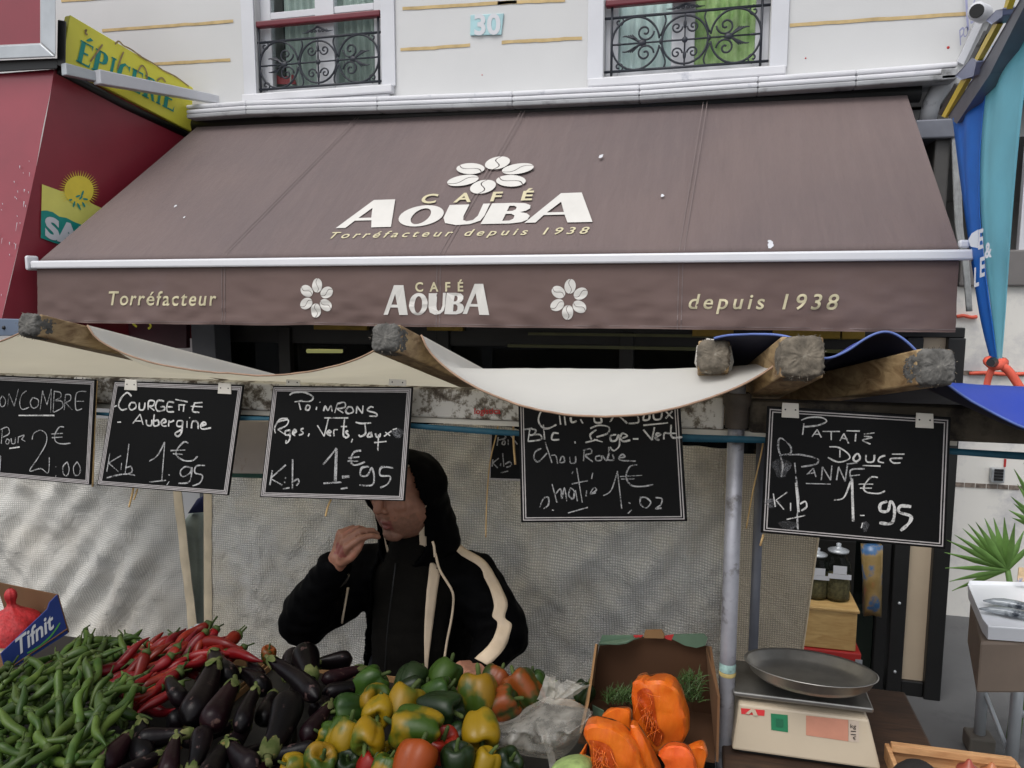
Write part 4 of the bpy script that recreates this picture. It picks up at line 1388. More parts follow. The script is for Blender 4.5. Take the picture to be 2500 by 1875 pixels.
RAF = [rafter(76, 794, 1.70, .062, "leftmost wooden rafter with a grey frayed wrapped end below the valance's left end"),
    rafter(944, 826, 1.70, .068, "wooden rafter with a dark frayed wrapped end just below the middle emblem on the valance"),
    rafter(1742, 868, 1.86, .072, "rafter end bundled in white canvas, left of the two grey ends", slope=-.30, capm=m_cap2),
    rafter(1958, 872, 1.70, .088, "big pale frayed rafter end where the white canvas meets the blue tarp", dx=-.13, slope=-.26, capm=m_cap2),
    rafter(2282, 896, 1.70, .074, "rightmost rafter with a square grey end above the right slate board", dx=-.28, slope=-.22)]

m_canvas = M("cream_canvas", (230, 228, 221), .8, .04, 3, .1, 300, transl=.44)
m_bluecan = M("navy_canvas", (24, 56, 158), .4, .15, 4, .1, 200, transl=.06)
def canopy(lab, ra, rb_, ya, yb_, sf_, sb_, mat, wav=0.0, yend=3.05, hem=True, kd=.45, lining=None, bowk=1.0, ex=.8, ldrop=0, wf=6.28):
    """cloth sagging between two rafter lines (point at Y=ya / yb_ along each); sag at the front edge and further back"""
    cv = thing("canopy", lab, "canopy", (ra(ya) + rb_(yb_)) / 2)
    n, m = 56, 26
    rows = []
    for j in range(m + 1):
        t = (j / m) ** 1.5
        r = []
        for i in range(n + 1):
            s_ = i / n
            a, b = ra(ya + (yend - ya) * t), rb_(yb_ + (yend - yb_) * t)
            p = a.lerp(b, s_)
            k = min(1, ((yend - ya) * t) / kd); k = k * k * (3 - 2 * k)
            sg = (sf_ * (1 - k) + sb_ * k)
            bow = .05 * math.sin(math.pi * s_) * (1 - k) * bowk if hem else 0
            f = 4 * s_ * (1 - s_)
            p = p + V((0, bow, -sg * (f ** ex if f > 0 else 0) + wav * math.sin(s_ * wf) * (1 - t)))
            p.z -= ldrop * min(1, s_ / .03) * (1 - s_) ** 3 * min(1, t * 7 + .1)
            p += V((0, 0, .006 * nz(p, 5, 2) * f + .002 * nz(p, 24, 4) * f))
            r.append(p)
        rows.append(r)
    MB().grid(rows).build("cloth", mat, cv, smooth=True)
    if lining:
        MB().grid([[p + V((0, .003, -.004)) for p in r] for r in rows]).build("lining", lining, cv, smooth=True)  # added sheet, its dark colour stands for shade under the tarp
    rl = rows[0]
    MB().tube([p + V((0, -.002, 0)) for p in rl], .0028, 6).build("hem", m_hem if mat is m_canvas else m_bluehem, cv, smooth=True)
    return cv
m_under_shade = M("navy_underside_shade", (14, 18, 44), .7, .2, 5)  # shade on the blue tarp's underside, painted as a darker navy
m_hem = M("canvas_hem", (150, 122, 100), .8, .2, 20)
m_bluehem = M("blue_hem", (90, 110, 170), .6, .2, 20)
def rline(p, dx, slope, up):
    return lambda Y: V((p.x + dx * (Y - p.y), Y, p.z + slope * (Y - p.y) + up))
RA, RB, RC, RD, RE = RAF
r0 = rline(RA + V((-1.1, 0, -.02)), 0, -.25, .03)
r1_, r2_ = rline(RA, 0, -.25, .034), rline(RB, 0, -.25, .036)
r1b, r2b = rline(RA + V((.036, 0, 0)), 0, -.25, .034), rline(RB + V((.036, 0, 0)), 0, -.25, .036)
r4_, r5_ = rline(RD, -.13, -.26, .042), rline(RE, -.28, -.22, .036)
r6_ = rline(RE + V((.85, .0, .0)), -.28, -.22, .03)
canopy("cream canvas canopy bay at the picture's left edge", r0, r1_, 1.76, 1.745, .11, .10, m_canvas)
canopy("cream canvas canopy bay sagging between the two left rafters", r1b, r2_, 1.86, 1.76, .135, .07, m_canvas, kd=.5, ex=.62, ldrop=.06)
canopy("cream canvas canopy bay drooping low over the boards right of the middle rafter", r2b, r4_, 1.84, 1.78, .165, .03, m_canvas, kd=.22, bowk=-2.6, ex=.7, ldrop=.05)
canopy("navy blue tarp canopy draped in waves over the three right rafters", r4_, r5_, 1.76, 1.76, -.006, .03, m_bluecan, -.034, 3.05, False, lining=m_under_shade)
r3_, r4a = rline(RC, 0, -.30, .036), rline(RD, -.13, -.26, .05)
canopy("short navy blue tarp fold between the bundled rafter end and the big pale end", r3_, r4a, 1.84, 1.76, -.012, .02, m_bluecan, 0, 3.05, False, lining=m_under_shade)
canopy("bright blue tarp canopy sagging down to the right edge beyond the last rafter", r5_, r6_, 1.76, 1.76, .19, .03, m_bluecan, 0, 3.05, False, .3, m_under_shade)
# white canvas wrap on the bundled end
wr = thing("canvas_wrap", "fold of white canvas wrapped round the bundled rafter end", "canvas", at(1740, 900, 1.92))
puffy([at(x, y, 1.93) for x, y in ((1696, 886), (1702, 846), (1726, 826), (1752, 830), (1784, 842), (1790, 884), (1776, 934), (1718, 926))], (0, -1, .1), .03, .1, 3, .004, 40, 0, True, .9).build("cloth", m_canvas, wr, smooth=True)

# ------------------------------------------------------------------ tarpaulins closing the back of the stall
m_tarp = weave("woven_tarp", (246, 243, 236), (230, 216, 186), .0105, .75, 5, .08)
m_tarpl = weave("woven_tarp_beige", (214, 212, 206), (190, 181, 166), .009, .5, 5, .08)
m_tarpr = weave("woven_tarp_tan", (220, 206, 182), (206, 190, 164), .0085, .7, 5, .1)
m_band = M("tarp_border", (214, 198, 170), .8, .15, 9, .2, 80)
def tarp(name, lab, L, Rr, topfn, botz, Y, mat, amp=.02, cols=90, rows_=60, seed=0, borders=()):
    """hanging sheet between two pixel edge lines (given at top and bottom)"""
    tp = thing(name, lab, "tarpaulin", V((at((L[0] + Rr[0]) / 2, 1300, Y).x, Y, botz)))
    xa0, xa1 = at(L[0], 1200, Y).x, at(L[1], 1560, Y).x
    xb0, xb1 = at(Rr[0], 1200, Y).x, at(Rr[1], 1560, Y).x
    zt0, zb0 = at(1000, 1200, Y).z, at(1000, 1560, Y).z
    def edge(x0, x1, z): return x0 + (x1 - x0) * (zt0 - z) / (zt0 - zb0)
    def P(u, v):
        z0 = topfn(u)
        z = z0 + (botz - z0) * v
        x = edge(xa0, xa1, z) * (1 - u) + edge(xb0, xb1, z) * u
        c = (x * 1.0 + z * .55, 0, z * .6 - x * .5)
        d = amp * (1.2 * nz(c, 2.2, seed) + .7 * nz((c[0] * 2.2, 0, c[2] * .7), 4, seed + 1) + .35 * nz(c, 14, seed + 2) + .2 * nz((x, z, 0), 26, seed + 3))
        d += amp * 1.3 * nz((x * 1.8 - z * 1.5, z * .3, 0), 5, seed + 4) * min(1, u * 1.6) * (.5 + 1.1 * v)
        d += amp * .8 * (abs(nz((x * 1.2, z * 1.2, 0), 7, seed + 5)) - .2) * (1.2 - v)
        if borders: d *= min(1, .04 + 9 * (u if 'L' in borders else 1 - u))
        return V((x, Y - d, z))
    MB().grid([[P(i / cols, j / rows_) for i in range(cols + 1)] for j in range(rows_ + 1)]).build("sheet", mat, tp, smooth=True)
    for b in borders:
        u0, u1 = (0, .018) if b == 'L' else (1 - .018, 1)
        mb = MB().grid([[P(u0 + (u1 - u0) * k / 3, j / rows_) + V((0, -.004 - .004 * (k in (1, 2)), 0)) for k in range(4)] for j in range(rows_ + 1)])
        mb.build("border", m_band, tp, smooth=True)
    return P
tarp("tarpaulin", "pale woven tarpaulin closing the stall behind the two left slate boards", (-500, -480), (442, 482), lambda u: 1.62, .45, 2.9, m_tarpl, .034, seed=3, borders=('R',))
PT = tarp("tarpaulin", "large grey woven tarpaulin hanging behind the man", (500, 502), (1774, 1768), lambda u: 1.60 + .06 * math.sin(min(1, max(0, (u - .28)) * 2.2) * math.pi) + (.02 if u > .5 else 0),   .4, 2.92, m_tarp, .042, 160, seed=8, borders=('L',))
tarp("tarpaulin", "narrow tan woven tarpaulin strip hanging beside the glass jars", (1770, 1766), (2010, 1955), lambda u: 1.62, .62, 2.82, m_tarpr, .012, 50, seed=12, borders=('R',))
# lashing ring between the two tarpaulins
lr = thing("tie_ring", "white ring lashing the two tarpaulins together above the red chillies", "ring", at(490, 1533, 2.85))
c = at(490, 1532, 2.84)
MB().tube([c + V((.028 * math.cos(a), 0, .012 * math.sin(a))) for a in [i * math.pi / 8 for i in range(17)]], .006, 8).build("ring", m_white, lr, smooth=True)
mb = MB()
for x in (468, 506):
    mb.ball(at(x, 1534, 2.85), (.01, .006, .01), 10, 6)
mb.build("eyelet", m_sil, lr, smooth=True)
# bundle seen through the gap
bd = thing("cloth_bundle", "pale crumpled cloth bundle with navy top seen through the gap between tarpaulins", "cloth", at(475, 1400, 3.3))
o = puffy([at(x, y, 3.3) for x, y in ((440, 1600), (446, 1400), (450, 1270), (470, 1240), (500, 1236), (512, 1300), (512, 1600))], (0, -1, 0), .1, .3, 5, .05, 9, 4).build("cloth", M("pale_green_cloth", (150, 160, 150), .8, .25, 7, .5, 30), bd, smooth=True, sub=1)
puffy([at(x, y, 3.24) for x, y in ((462, 1252), (486, 1216), (506, 1206), (508, 1248))], (0, -1, 0), .03, .4, 3).build("navy_patch", M("navy_cloth", (34, 42, 84), .7, .2), bd, smooth=True)
# white panel behind boards
wp = thing("plastic_sheet", "stained whitish plastic sheet hanging between the second and third slate boards", "panel", at(608, 1100, 2.3))
MB().quadbox([at(520, 1156, 2.3), at(652, 1158, 2.3), at(655, 1028, 2.3), at(520, 1024, 2.3)], (0, .012, 0)).build("sheet", M("stained_plastic", (206, 196, 190), .5, .08, 6, dirt=(176, 150, 136), ds=12, dl=.62), wp, bevel=.003)
MB().quadbox([at(520, 1164, 2.295), at(652, 1168, 2.295), at(652, 1158, 2.295), at(520, 1156, 2.295)], (0, .02, 0)).build("green_edge", M("green_edge", (36, 84, 72), .5, .1), wp)

# ------------------------------------------------------------------ slate price boards
m_slate = M("slate_black", (9, 9, 9), .55, .3, 3, .05, 200, dirt=(20, 20, 21), ds=5, dl=.62, spec=.2)
m_line = M("board_line", (176, 170, 168), .7, .12, 40)
m_chalk, m_chalk2 = chalk("chalk_bold", (210, 208, 204), .36), chalk("chalk_thin", (180, 179, 178), .40)
m_smear = chalk("chalk_smear", (120, 120, 122), .52)
m_clip = M("clear_clip", (214, 208, 196), .35, .06, 9)
def board(lab, q, crop, writing, lines, clips, Y=1.90, bold=(), th=.006, smear=()):
    """q: corners TL TR BR BL in photo pixels; crop: (x0, y0, scale) of the traced writing"""
    sbd = thing("slate_board", lab, "price board", at((q[2][0] + q[3][0]) / 2, (q[2][1] + q[3][1]) / 2, Y), "chalk price boards hung along the stall beam")
    TL, TR, BR, BL = [at(x, y, Y) for x, y in q]
    MB().quadbox([BL, BR, TR, TL], (0, th, 0)).build("panel", m_slate, sbd, bevel=.0015)
    def I(u, v, o=.0012):
        return (BL.lerp(BR, u)).lerp(TL.lerp(TR, u), v) + V((0, -o, 0))
    wd, ht = (TR - TL).length, (TL - BL).length
    mb = MB()
    for ins, w_ in lines:
        a, b = ins / wd, ins / ht
        c, d = (ins + w_) / wd, (ins + w_) / ht
        mb.add([I(a, b), I(1 - a, b), I(1 - a, 1 - b), I(a, 1 - b), I(c, d), I(1 - c, d), I(1 - c, 1 - d), I(c, 1 - d)],
               [(0, 1, 5, 4), (1, 2, 6, 5), (2, 3, 7, 6), (3, 0, 4, 7)])
    mb.build("border_line", m_line, sbd)
    cx_, cy_, sc_ = crop
    W_ = lambda x, y, o: at(cx_ + x / sc_, cy_ + y / sc_, Y - o)
    for nm, mat, txts, wpx in writing:
        k = 0
        for t in txts:
            mb = MB()
            for pl_ in strokes(t):
                k += 1
                pts = smoothline([W_(x, y, .0018 + .0002 * (k % 7)) for x, y in pl_], 5)
                if len(pl_) == 1:
                    pts = [pts[0], pts[0] + V((.003, 0, 0))]
                ribbon(mb, pts, wpx * .00033, V((0, -1, 0)), .3, k)
            mb.build(nm, mat, sbd)
    mb = MB()
    for x, y, rx, ry in smear:
        c = W_(x, y, .0015)
        mb.poly([[c + V((rx * .0003 * math.cos(t) * (1 + .3 * math.sin(3 * t)), 0, ry * .0003 * math.sin(t))) for t in [i * .4 for i in range(16)]]])
    if smear: mb.build("chalk_smear", m_smear, sbd)
    for x, y, w_, h_ in clips:
        c0 = [at(x, y, Y - .004), at(x + w_, y + w_ * .05, Y - .004), at(x + w_ - 1, y - h_ + w_ * .05, Y - .004), at(x + 2, y - h_, Y - .004)]
        cl = MB().quadbox(c0, (0, .003, 0)).build("clip", m_clip, sbd, bevel=.001)
        mb = MB()
        for t in (.2, .8):
            p = c0[0].lerp(c0[1], t).lerp(c0[3].lerp(c0[2], t), .55)
            mb.ball(p, (.002, .002, .002), 8, 5)
        mb.build("rivet", m_black, cl)
L3 = ((.004, .0028), (.0085, .0028), (.013, .0026))
L2 = ((.006, .0026), (.012, .0026))
board("slate board at the picture's left edge chalked CONCOMBRE, two for 2 euros", [(-130, 911), (233.6, 927), (220, 1184.5), (-160, 1150)], (0, 850, 3.318),
 [("chalk_lettering", m_chalk2, ["20,385 0,420 8,470 35,465 45,425 25,388 / 62,470 72,365 / 72,365 115,470 / 115,470 150,330 / 215,345 175,380 160,450 180,495 235,480 / 265,400 245,440 265,485 305,470 310,420 270,400 / 325,500 345,345 / 345,345 380,460 / 380,460 415,330 / 415,330 410,520 / 440,345 430,520 / 440,350 490,360 490,400 445,425 500,430 505,480 435,520 / 530,375 520,500 / 530,375 570,380 570,420 530,440 / 530,440 585,500 / 700,350 620,365 615,495 665,490 / 620,430 680,430 / -60,350 -110,370 -120,450 -95,490 -50,470",
  "10,775 20,650 / 5,660 60,640 75,690 25,720 / 55,735 45,765 65,775 75,745 55,735 / 90,730 95,770 120,770 125,725 / 145,770 150,715 / 150,720 195,705 175,740 / 175,740 205,755",
  "260,740 275,690 330,665 375,700 370,780 300,900 240,995 330,975 390,1010 400,885 / 520,640 480,640 445,700 450,755 500,775 570,770 / 415,695 510,690 / 420,725 505,720 / 450,960 455,964 / 455,1030 445,1050 / 545,920 510,960 515,1020 545,1030 560,980 545,920 / 625,920 595,965 605,1025 640,1025 650,970 625,920 / 5,870 0,1000"], 10),
  ("chalk_underline", m_chalk, ["150,545 440,545 / 75,812 160,800"], 16)], L3, [(180, 925, 28, 5), (-60, 916, 28, 5)])
board("slate board chalked COURGETTE and Aubergine, 1.95 euros a kilo, hung by two white clips", [(278.8, 930), (595, 940), (557.6, 1210), (236.6, 1184.5)], (0, 850, 3.318),
 [("chalk_heading", m_chalk, ["1065,390 1030,360 985,400 960,460 985,500 1030,490 / 1060,440 1045,475 1065,500 1100,480 1095,445 1060,440 / 1130,440 1130,495 1165,495 1175,440 / 1200,500 1205,430 1250,430 1240,465 1205,470 / 1205,470 1250,505 / 1330,430 1280,425 1260,470 1280,510 1330,500 1330,475 1300,475 / 1410,440 1360,440 1355,510 1410,515 / 1360,475 1400,475 / 1420,415 1520,435 / 1450,460 1450,505 / 1490,460 1485,515 / 1445,460 1500,460 / 1640,440 1570,445 / 1545,470 1640,475 / 1575,450 1560,510 1615,520 / 925,475 945,465",
  "950,600 980,598 / 1075,610 1135,535 / 1135,535 1160,620 / 1095,590 1150,590 / 1185,580 1190,620 1225,625 1230,580 / 1250,535 1245,625 1285,620 1280,585 1250,590 / 1310,610 1345,595 1330,575 1305,600 1320,630 1350,630 / 1365,635 1370,585 1375,600 1410,585 / 1480,590 1440,590 1435,630 1475,630 1480,590 1470,680 1440,715 1420,690 1470,660 / 1515,590 1515,645 / 1535,560 1538,566 / 1550,650 1560,595 1600,600 1605,655 / 1630,630 1670,615 1650,600 1625,630 1640,655 1710,645"], 15),
  ("chalk_price", m_chalk2, ["890,850 865,1000 / 980,870 880,930 / 880,930 960,1000 / 985,930 980,985 / 1045,775 1015,1010 / 1015,970 1060,960 1070,1000 1030,1020 / 865,1050 1000,1020 1095,1030 / 1210,915 1275,870 1335,760 / 1335,760 1310,1080 / 1210,1085 1345,1070 / 1525,770 1490,760 1435,820 1430,870 1490,910 1560,910 1600,875 / 1380,830 1500,825 / 1400,855 1480,860 / 1365,1025 1375,1028 / 1370,1080 1350,1110 / 1550,970 1500,960 1460,1000 1480,1040 1540,1010 1555,965 1535,1080 1445,1095 / 1660,950 1590,955 1580,1010 1640,1030 1620,1090 1560,1115"], 13)], L3, [(303, 952, 31, 26), (531, 961, 33, 26)])
board("slate board chalked POIVRONS rouges, verts, jaunes, hiding the man's eyes", [(666, 942), (1008, 945), (988, 1224), (634, 1214)], (600, 850, 3.318),
 [("chalk_heading", m_chalk, ["355,380 390,360 480,360 545,395 520,430 440,430 / 395,435 460,425 / 430,440 445,500 / 495,460 485,495 510,500 520,470 495,460 / 575,475 570,500 / 600,435 602,441 / 630,510 645,470 665,505 690,465 700,515 / 720,525 740,455 / 740,450 800,440 800,480 735,490 / 735,490 790,525 / 830,475 810,510 830,530 870,515 860,480 830,475 / 895,530 900,470 / 900,470 945,530 / 945,530 950,465 / 1035,480 1010,475 985,505 1050,525 1060,550 1000,550",
  "340,570 280,575 235,640 240,690 / 250,600 340,580 330,625 260,660 / 260,660 320,700 / 360,665 325,670 320,700 355,700 360,665 355,740 325,770 330,745 / 385,690 410,675 395,660 380,690 400,710 / 470,650 445,660 465,690 430,705 / 515,690 505,715 / 580,625 635,715 / 635,715 670,570 / 635,565 830,565 / 665,690 690,680 675,665 660,690 690,710 / 715,715 715,665 745,660 / 800,570 790,700 810,720 / 770,635 820,635 / 830,670 810,680 835,710 805,730 / 865,735 855,765 / 890,600 940,610 1015,605 / 965,615 970,690 930,715 915,700 / 1005,680 985,715 1015,715 1015,680 1025,720 / 1050,690 1060,720 1085,715 1090,690 / 1075,700 1070,830 / 1040,765 1140,755 / 1120,715 1180,670 / 1130,680 1170,710 / 1190,660 1225,650"], 14),
  ("chalk_price", m_chalk2, ["215,990 195,1110 / 325,945 200,1055 / 200,1055 295,1110 / 318,1050 325,1055 / 310,1085 320,1088 / 380,900 378,1140 / 380,1085 420,1060 430,1085 410,1115 / 300,1140 355,1130 / 625,945 680,880 735,810 / 630,1095 775,1085 / 770,1140 825,1130 / 935,830 880,840 850,900 870,945 920,940 965,920 / 830,890 920,880 / 825,915 910,915 / 1000,960 940,970 930,1030 985,1030 1020,970 1040,1050 1020,1110 920,1110 / 1195,970 1100,965 1090,1030 1170,1040 1150,1100 1090,1130"], 16),
  ("chalk_bold_stroke", m_chalk2, ["735,815 725,1075 / 780,1045 840,1040"], 30)], L3, [(697, 940, 36, 14), (948, 941, 44, 16)], smear=((1230, 690, 60, 45),))
board("slate board chalked CHOUX and Chou Rave, its top hidden by the drooping canvas", [(1265, 982), (1660, 976), (1678, 1273), (1272, 1276)], (1200, 850, 3.318),
 [("chalk_heading", m_chalk, ["470,480 410,500 380,580 410,640 460,650 525,620 / 550,545 560,620 / 590,550 600,625 / 640,560 650,600 690,590 / 720,575 740,610 / 830,560 840,600 890,600 885,560 / 960,600 1010,540 1100,610 / 1110,610 1190,600 1180,540 / 1240,530 1230,580 1275,575 1280,530 / 1310,520 1320,575 1370,570 1380,520 / 1410,510 1470,570 / 1465,510 1410,570 / 1230,625 1430,605",
  "255,660 330,650 / 310,660 295,755 / 320,655 360,665 340,700 310,705 390,700 400,740 295,755 / 420,620 430,740 / 545,690 500,690 490,740 550,740 / 675,755 678,772 / 850,660 800,700 810,740 / 800,650 870,625 950,640 940,690 850,720 / 830,740 900,760 / 760,765 860,740 / 1010,700 965,710 970,750 1010,745 1030,700 1035,790 990,830 960,800 / 1060,730 1100,710 1060,690 1045,730 1070,755 1125,745 / 1145,735 1190,735 / 1230,660 1300,745 / 1300,745 1320,640 / 1330,720 1370,700 1340,690 1330,730 1360,745 / 1395,740 1400,690 1430,690 / 1455,620 1460,720 1545,720 / 1430,690 1500,690"], 14),
  ("chalk_lettering", m_chalk2, ["440,770 450,820 / 405,810 355,840 345,890 380,920 450,850 / 435,760 490,930 / 480,870 520,870 535,935 / 565,880 555,925 590,920 585,880 565,880 / 635,880 640,930 680,925 680,875 / 750,825 745,915 / 740,830 800,815 810,850 760,870 820,920 / 880,870 845,880 850,910 890,905 890,870 / 900,870 930,910 950,860 950,800 / 955,850 940,900 990,905 980,860 / 1030,890 1080,880 1060,860 1030,890 1060,910 1170,915",
  "390,1290 420,1220 460,1210 460,1270 420,1300 / 490,1310 505,1315 / 490,1100 530,1250 / 520,1180 560,1140 570,1220 590,1130 610,1240 / 640,1130 625,1190 660,1220 670,1160 640,1130 / 680,1150 695,1240 / 690,970 735,1250 / 650,1100 745,1080 / 745,1080 780,1075 / 770,1150 765,1200 / 800,1180 850,1150 830,1130 800,1180 845,1170 / 810,1060 820,1010 / 650,1020 660,1000 / 620,1335 780,1290 / 905,1195 970,1150 1020,995 / 1020,995 1055,1300 / 1180,945 1120,960 1090,1040 1130,1110 1220,1120 1310,1105 / 1040,1040 1220,1030 / 1050,1060 1160,1060 / 1110,1250 1125,1258 / 1135,1310 1105,1340 / 1210,1200 1205,1260 1250,1295 1290,1250 1250,1210 1210,1210 / 1330,1210 1380,1220 1370,1270 1330,1300 1380,1295"], 11)], L2, [])
board("large slate board chalked PATATE DOUCE and PANNÉ, hung right of the galvanised pole", [(1873, 991.5), (2322, 1019), (2309, 1341), (1857, 1300.7)], (1800, 850, 3.073),
 [("chalk_lettering", m_chalk, ["480,540 540,520 630,520 670,550 600,580 500,590 / 500,565 490,650 / 560,665 600,610 / 600,610 630,670 / 575,645 620,645 / 640,625 770,625 / 705,630 705,690 / 770,695 800,640 / 800,640 835,715 / 785,675 825,680 / 820,620 920,622 / 890,640 885,700 / 1030,635 950,645 / 950,660 1010,670 940,690 1000,720",
  "690,740 760,745 830,790 840,830 760,855 680,820 / 770,760 770,820 / 890,795 870,830 890,850 920,830 910,795 890,795 / 965,800 970,850 1020,850 1030,800 / 1110,805 1070,820 1060,850 1100,860 / 1255,795 1160,795 / 1240,825 1150,830 1170,860 1225,860 / 940,880 1075,885",
  "1055,970 1000,970 950,1040 970,1080 1060,1090 1110,1070 / 910,1020 1020,1020 / 920,1050 1010,1050 / 725,1140 800,1120 850,1000 / 270,1090 285,1190 / 375,1080 290,1140 / 290,1140 350,1210 / 400,1160 400,1220 / 470,1170 510,1150 520,1190 480,1220 / 370,1285 510,1255 / 920,1255 955,1255 / 940,1310 930,1350"], 11),
  ("chalk_thin_lettering", m_chalk2, ["330,970 340,870 310,760 310,690 340,680 400,740 395,790 330,800 / 385,800 480,800 600,830 590,870 480,890 / 430,860 440,940 / 520,950 570,900 / 570,900 590,965 / 530,940 585,935 / 630,990 640,890 / 640,890 700,990 / 700,990 710,880 / 745,990 760,890 / 760,890 810,1000 / 810,1000 825,880 / 955,905 850,915 860,1000 / 840,960 920,950 / 820,870 900,860 / 515,1015 700,1020 / 440,960 460,1130 450,1250 455,1360"], 11),
  ("chalk_price", m_chalk, ["860,980 870,1300 / 1125,1150 1075,1170 1075,1220 1130,1220 1150,1150 1180,1200 1160,1310 1065,1310 / 1305,1190 1225,1185 1215,1230 1300,1260 1290,1310 1225,1370 / 440,1010 460,1230"], 20)], L2, [(1908, 1019, 43, 36), (2235, 1044, 45, 36)], smear=((330, 900, 70, 80), (260, 1165, 60, 40), (380, 1330, 70, 40), (960, 1340, 25, 45)))
board("small slate board with a grey frame chalked Poi, Kilo, half hidden behind the choux board", [(1196, 1050), (1320, 1054), (1318, 1176), (1192, 1172)], (1200, 850, 3.318),
 [("chalk_lettering", m_chalk2, ["30,700 100,700 110,730 50,745 / 55,720 45,790 / 95,750 85,775 105,780 110,755 95,750 / 135,740 135,785 / 150,700 210,780 / 10,900 5,960 / 60,890 10,930 / 10,930 50,970 / 90,850 100,960 / 75,930 72,955 / 110,940 150,920 160,950 120,965 / 75,1010 135,995"], 14)], ((.001, .006),), [], Y=2.25)
# raffia strings and splinters hanging from the beam
m_raf = M("raffia", (206, 172, 118), .8, .2, 30)
def string(lab, pts, Y, r=.002):
    a = [at(x, y, Y) for x, y in pts]
    s_ = thing("raffia_string", lab, "string", a[-1], "raffia strings hanging from the stall beam")
    MB().tube(smoothline(a, 6), r, 6).build("strand", m_raf, s_, smooth=True)
string("raffia strand hanging along the right edge of the concombre board", [(236, 930), (230, 1060), (226, 1188)], 1.91, .0032)
string("short raffia end below the courgette board, the longer of two", [(326, 1190), (322, 1210), (315, 1238)], 1.93, .003)
string("short raffia end below the courgette board, the shorter of two", [(336, 1194), (332, 1206), (327, 1220)], 1.93, .0026)
string("curved raffia end below the left part of the poivrons board", [(808, 1220), (800, 1238), (795, 1260)], 1.93, .003)
string("long fine raffia string hanging left of the small slate board", [(1217, 1030), (1212, 1060), (1196, 1130), (1188, 1230), (1186, 1312)], 2.2, .0022)
string("raffia string crossing the small slate board", [(1253, 1030), (1254, 1080), (1258, 1134)], 2.0, .003)
string("orange raffia string slanting between the galvanised pole and the thin pole", [(1866, 1060), (1858, 1110), (1838, 1200), (1822, 1290)], 2.0, .0022)
string("short raffia end below the lower left corner of the patate board", [(1864, 1305), (1856, 1332)], 1.93, .003)

# ------------------------------------------------------------------ the man behind the stall
m_skin = M("skin", (146, 102, 82), .55, .12, 30, .15, 220, dirt=(160, 102, 82), ds=18, dl=.56)
m_jack = M("black_jacket", (5, 5, 6), .6, .2, 9, .15, 60, spec=.03)
m_sweat = M("dark_sweater", (11, 9, 6), .9, .15, 20, .4, 160, spec=.15)
m_cream = M("cream_stripe", (206, 186, 160), .7, .08, 20, .2, 60)
m_trou = M("dark_trousers", (32, 34, 42), .8, .15, 9)
m_shoe = M("black_shoe", (20, 20, 20), .5, .1)
HK = 1.2
HC = at(990, 1176, 2.36)                    # head centre, between the ears
fdir = V((-.38, -.90, -.16)).normalized()    # the way he looks
ldir = V((0, 0, 1)).cross(fdir).normalized()
udir = fdir.cross(ldir).normalized()
if udir.z < 0: udir = -udir
HM = Matrix((fdir, ldir, udir)).transposed()
def hd(f, l, u):
    if u < 0: u *= 1.22
    return HC + (fdir * f + ldir * l + udir * u) * HK
G0 = .006
man = thing("person", "man in black hooded jacket with cream stripes, hand raised to his mouth, face half hidden", "person", (HC.x + .02, HC.y + .06, G0))
TX, TY = HC.x + .015, HC.y + .05            # trunk axis
body = MB()
body.ball(hd(-.012, 0, .0), (.100 * HK, .080 * HK, .078 * HK), 20, 14, HM)
body.ball(hd(.028, 0, -.05), (.074 * HK, .086 * HK, .096 * HK), 18, 12, HM)
body.ball(hd(.072, 0, -.105), (.028 * HK, .034 * HK, .022 * HK), 12, 8, HM)
body.ball(hd(.02, 0, -.090), (.064 * HK, .070 * HK, .048 * HK), 14, 10, HM)
body.capsule(hd(.094, 0, .012), hd(.116, 0, -.032), .012, .0165)
for s_ in (-1, 1):
    body.ball(hd(.103, .014 * s_, -.038), .0115, 10, 8)
    body.capsule(hd(.086, .012 * s_, .022), hd(.072, .05 * s_, .020), .014, .011)
    body.ball(hd(.062, .042 * s_, -.032), (.03 * HK, .026 * HK, .026 * HK), 12, 8, HM)
    body.ball(hd(-.004, .078 * s_, -.012), (.018 * HK, .012 * HK, .034 * HK), 10, 8, HM)
    body.capsule(hd(.078, .03 * s_, -.045), hd(.066, .04 * s_, -.082), .012, .012)
body.capsule(hd(.090, -.022, -.071), hd(.101, 0, -.066), .0065, .008)
body.capsule(hd(.090, .022, -.071), hd(.101, 0, -.066), .0065, .008)
body.capsule(hd(.086, -.020, -.077), hd(.097, 0, -.082), .0065, .0085)
body.capsule(hd(.086, .020, -.077), hd(.097, 0, -.082), .0065, .0085)
NB = V((TX, TY, HC.z - .275))
body.capsule(hd(-.02, 0, -.09), NB, .060, .066, 16)
SZ = HC.z - .345                              # shoulder height
SHW = .19
shR = V((TX + SHW, TY + .03, SZ))            # picture right (his left)
shL = V((TX - SHW, TY + .02, SZ))
PEL = V((TX, TY + .02, .88))
body.capsule(V((TX, TY + .01, SZ - .02)), V((TX, TY + .01, SZ - .22)), .135, .14, 20)
body.capsule(V((TX, TY + .01, SZ - .22)), PEL, .15, .15, 20)
body.capsule(V((TX - .1, TY + .01, SZ - .03)), V((TX + .1, TY + .01, SZ - .03)), .085, .085, 16)
# raised arm (picture left)
elL = at(757, 1508, 2.26)
wrL = at(824, 1370, 2.13)
body.capsule(shL, elL, .058, .045, 14)
body.capsule(elL, wrL, .044, .030, 14)
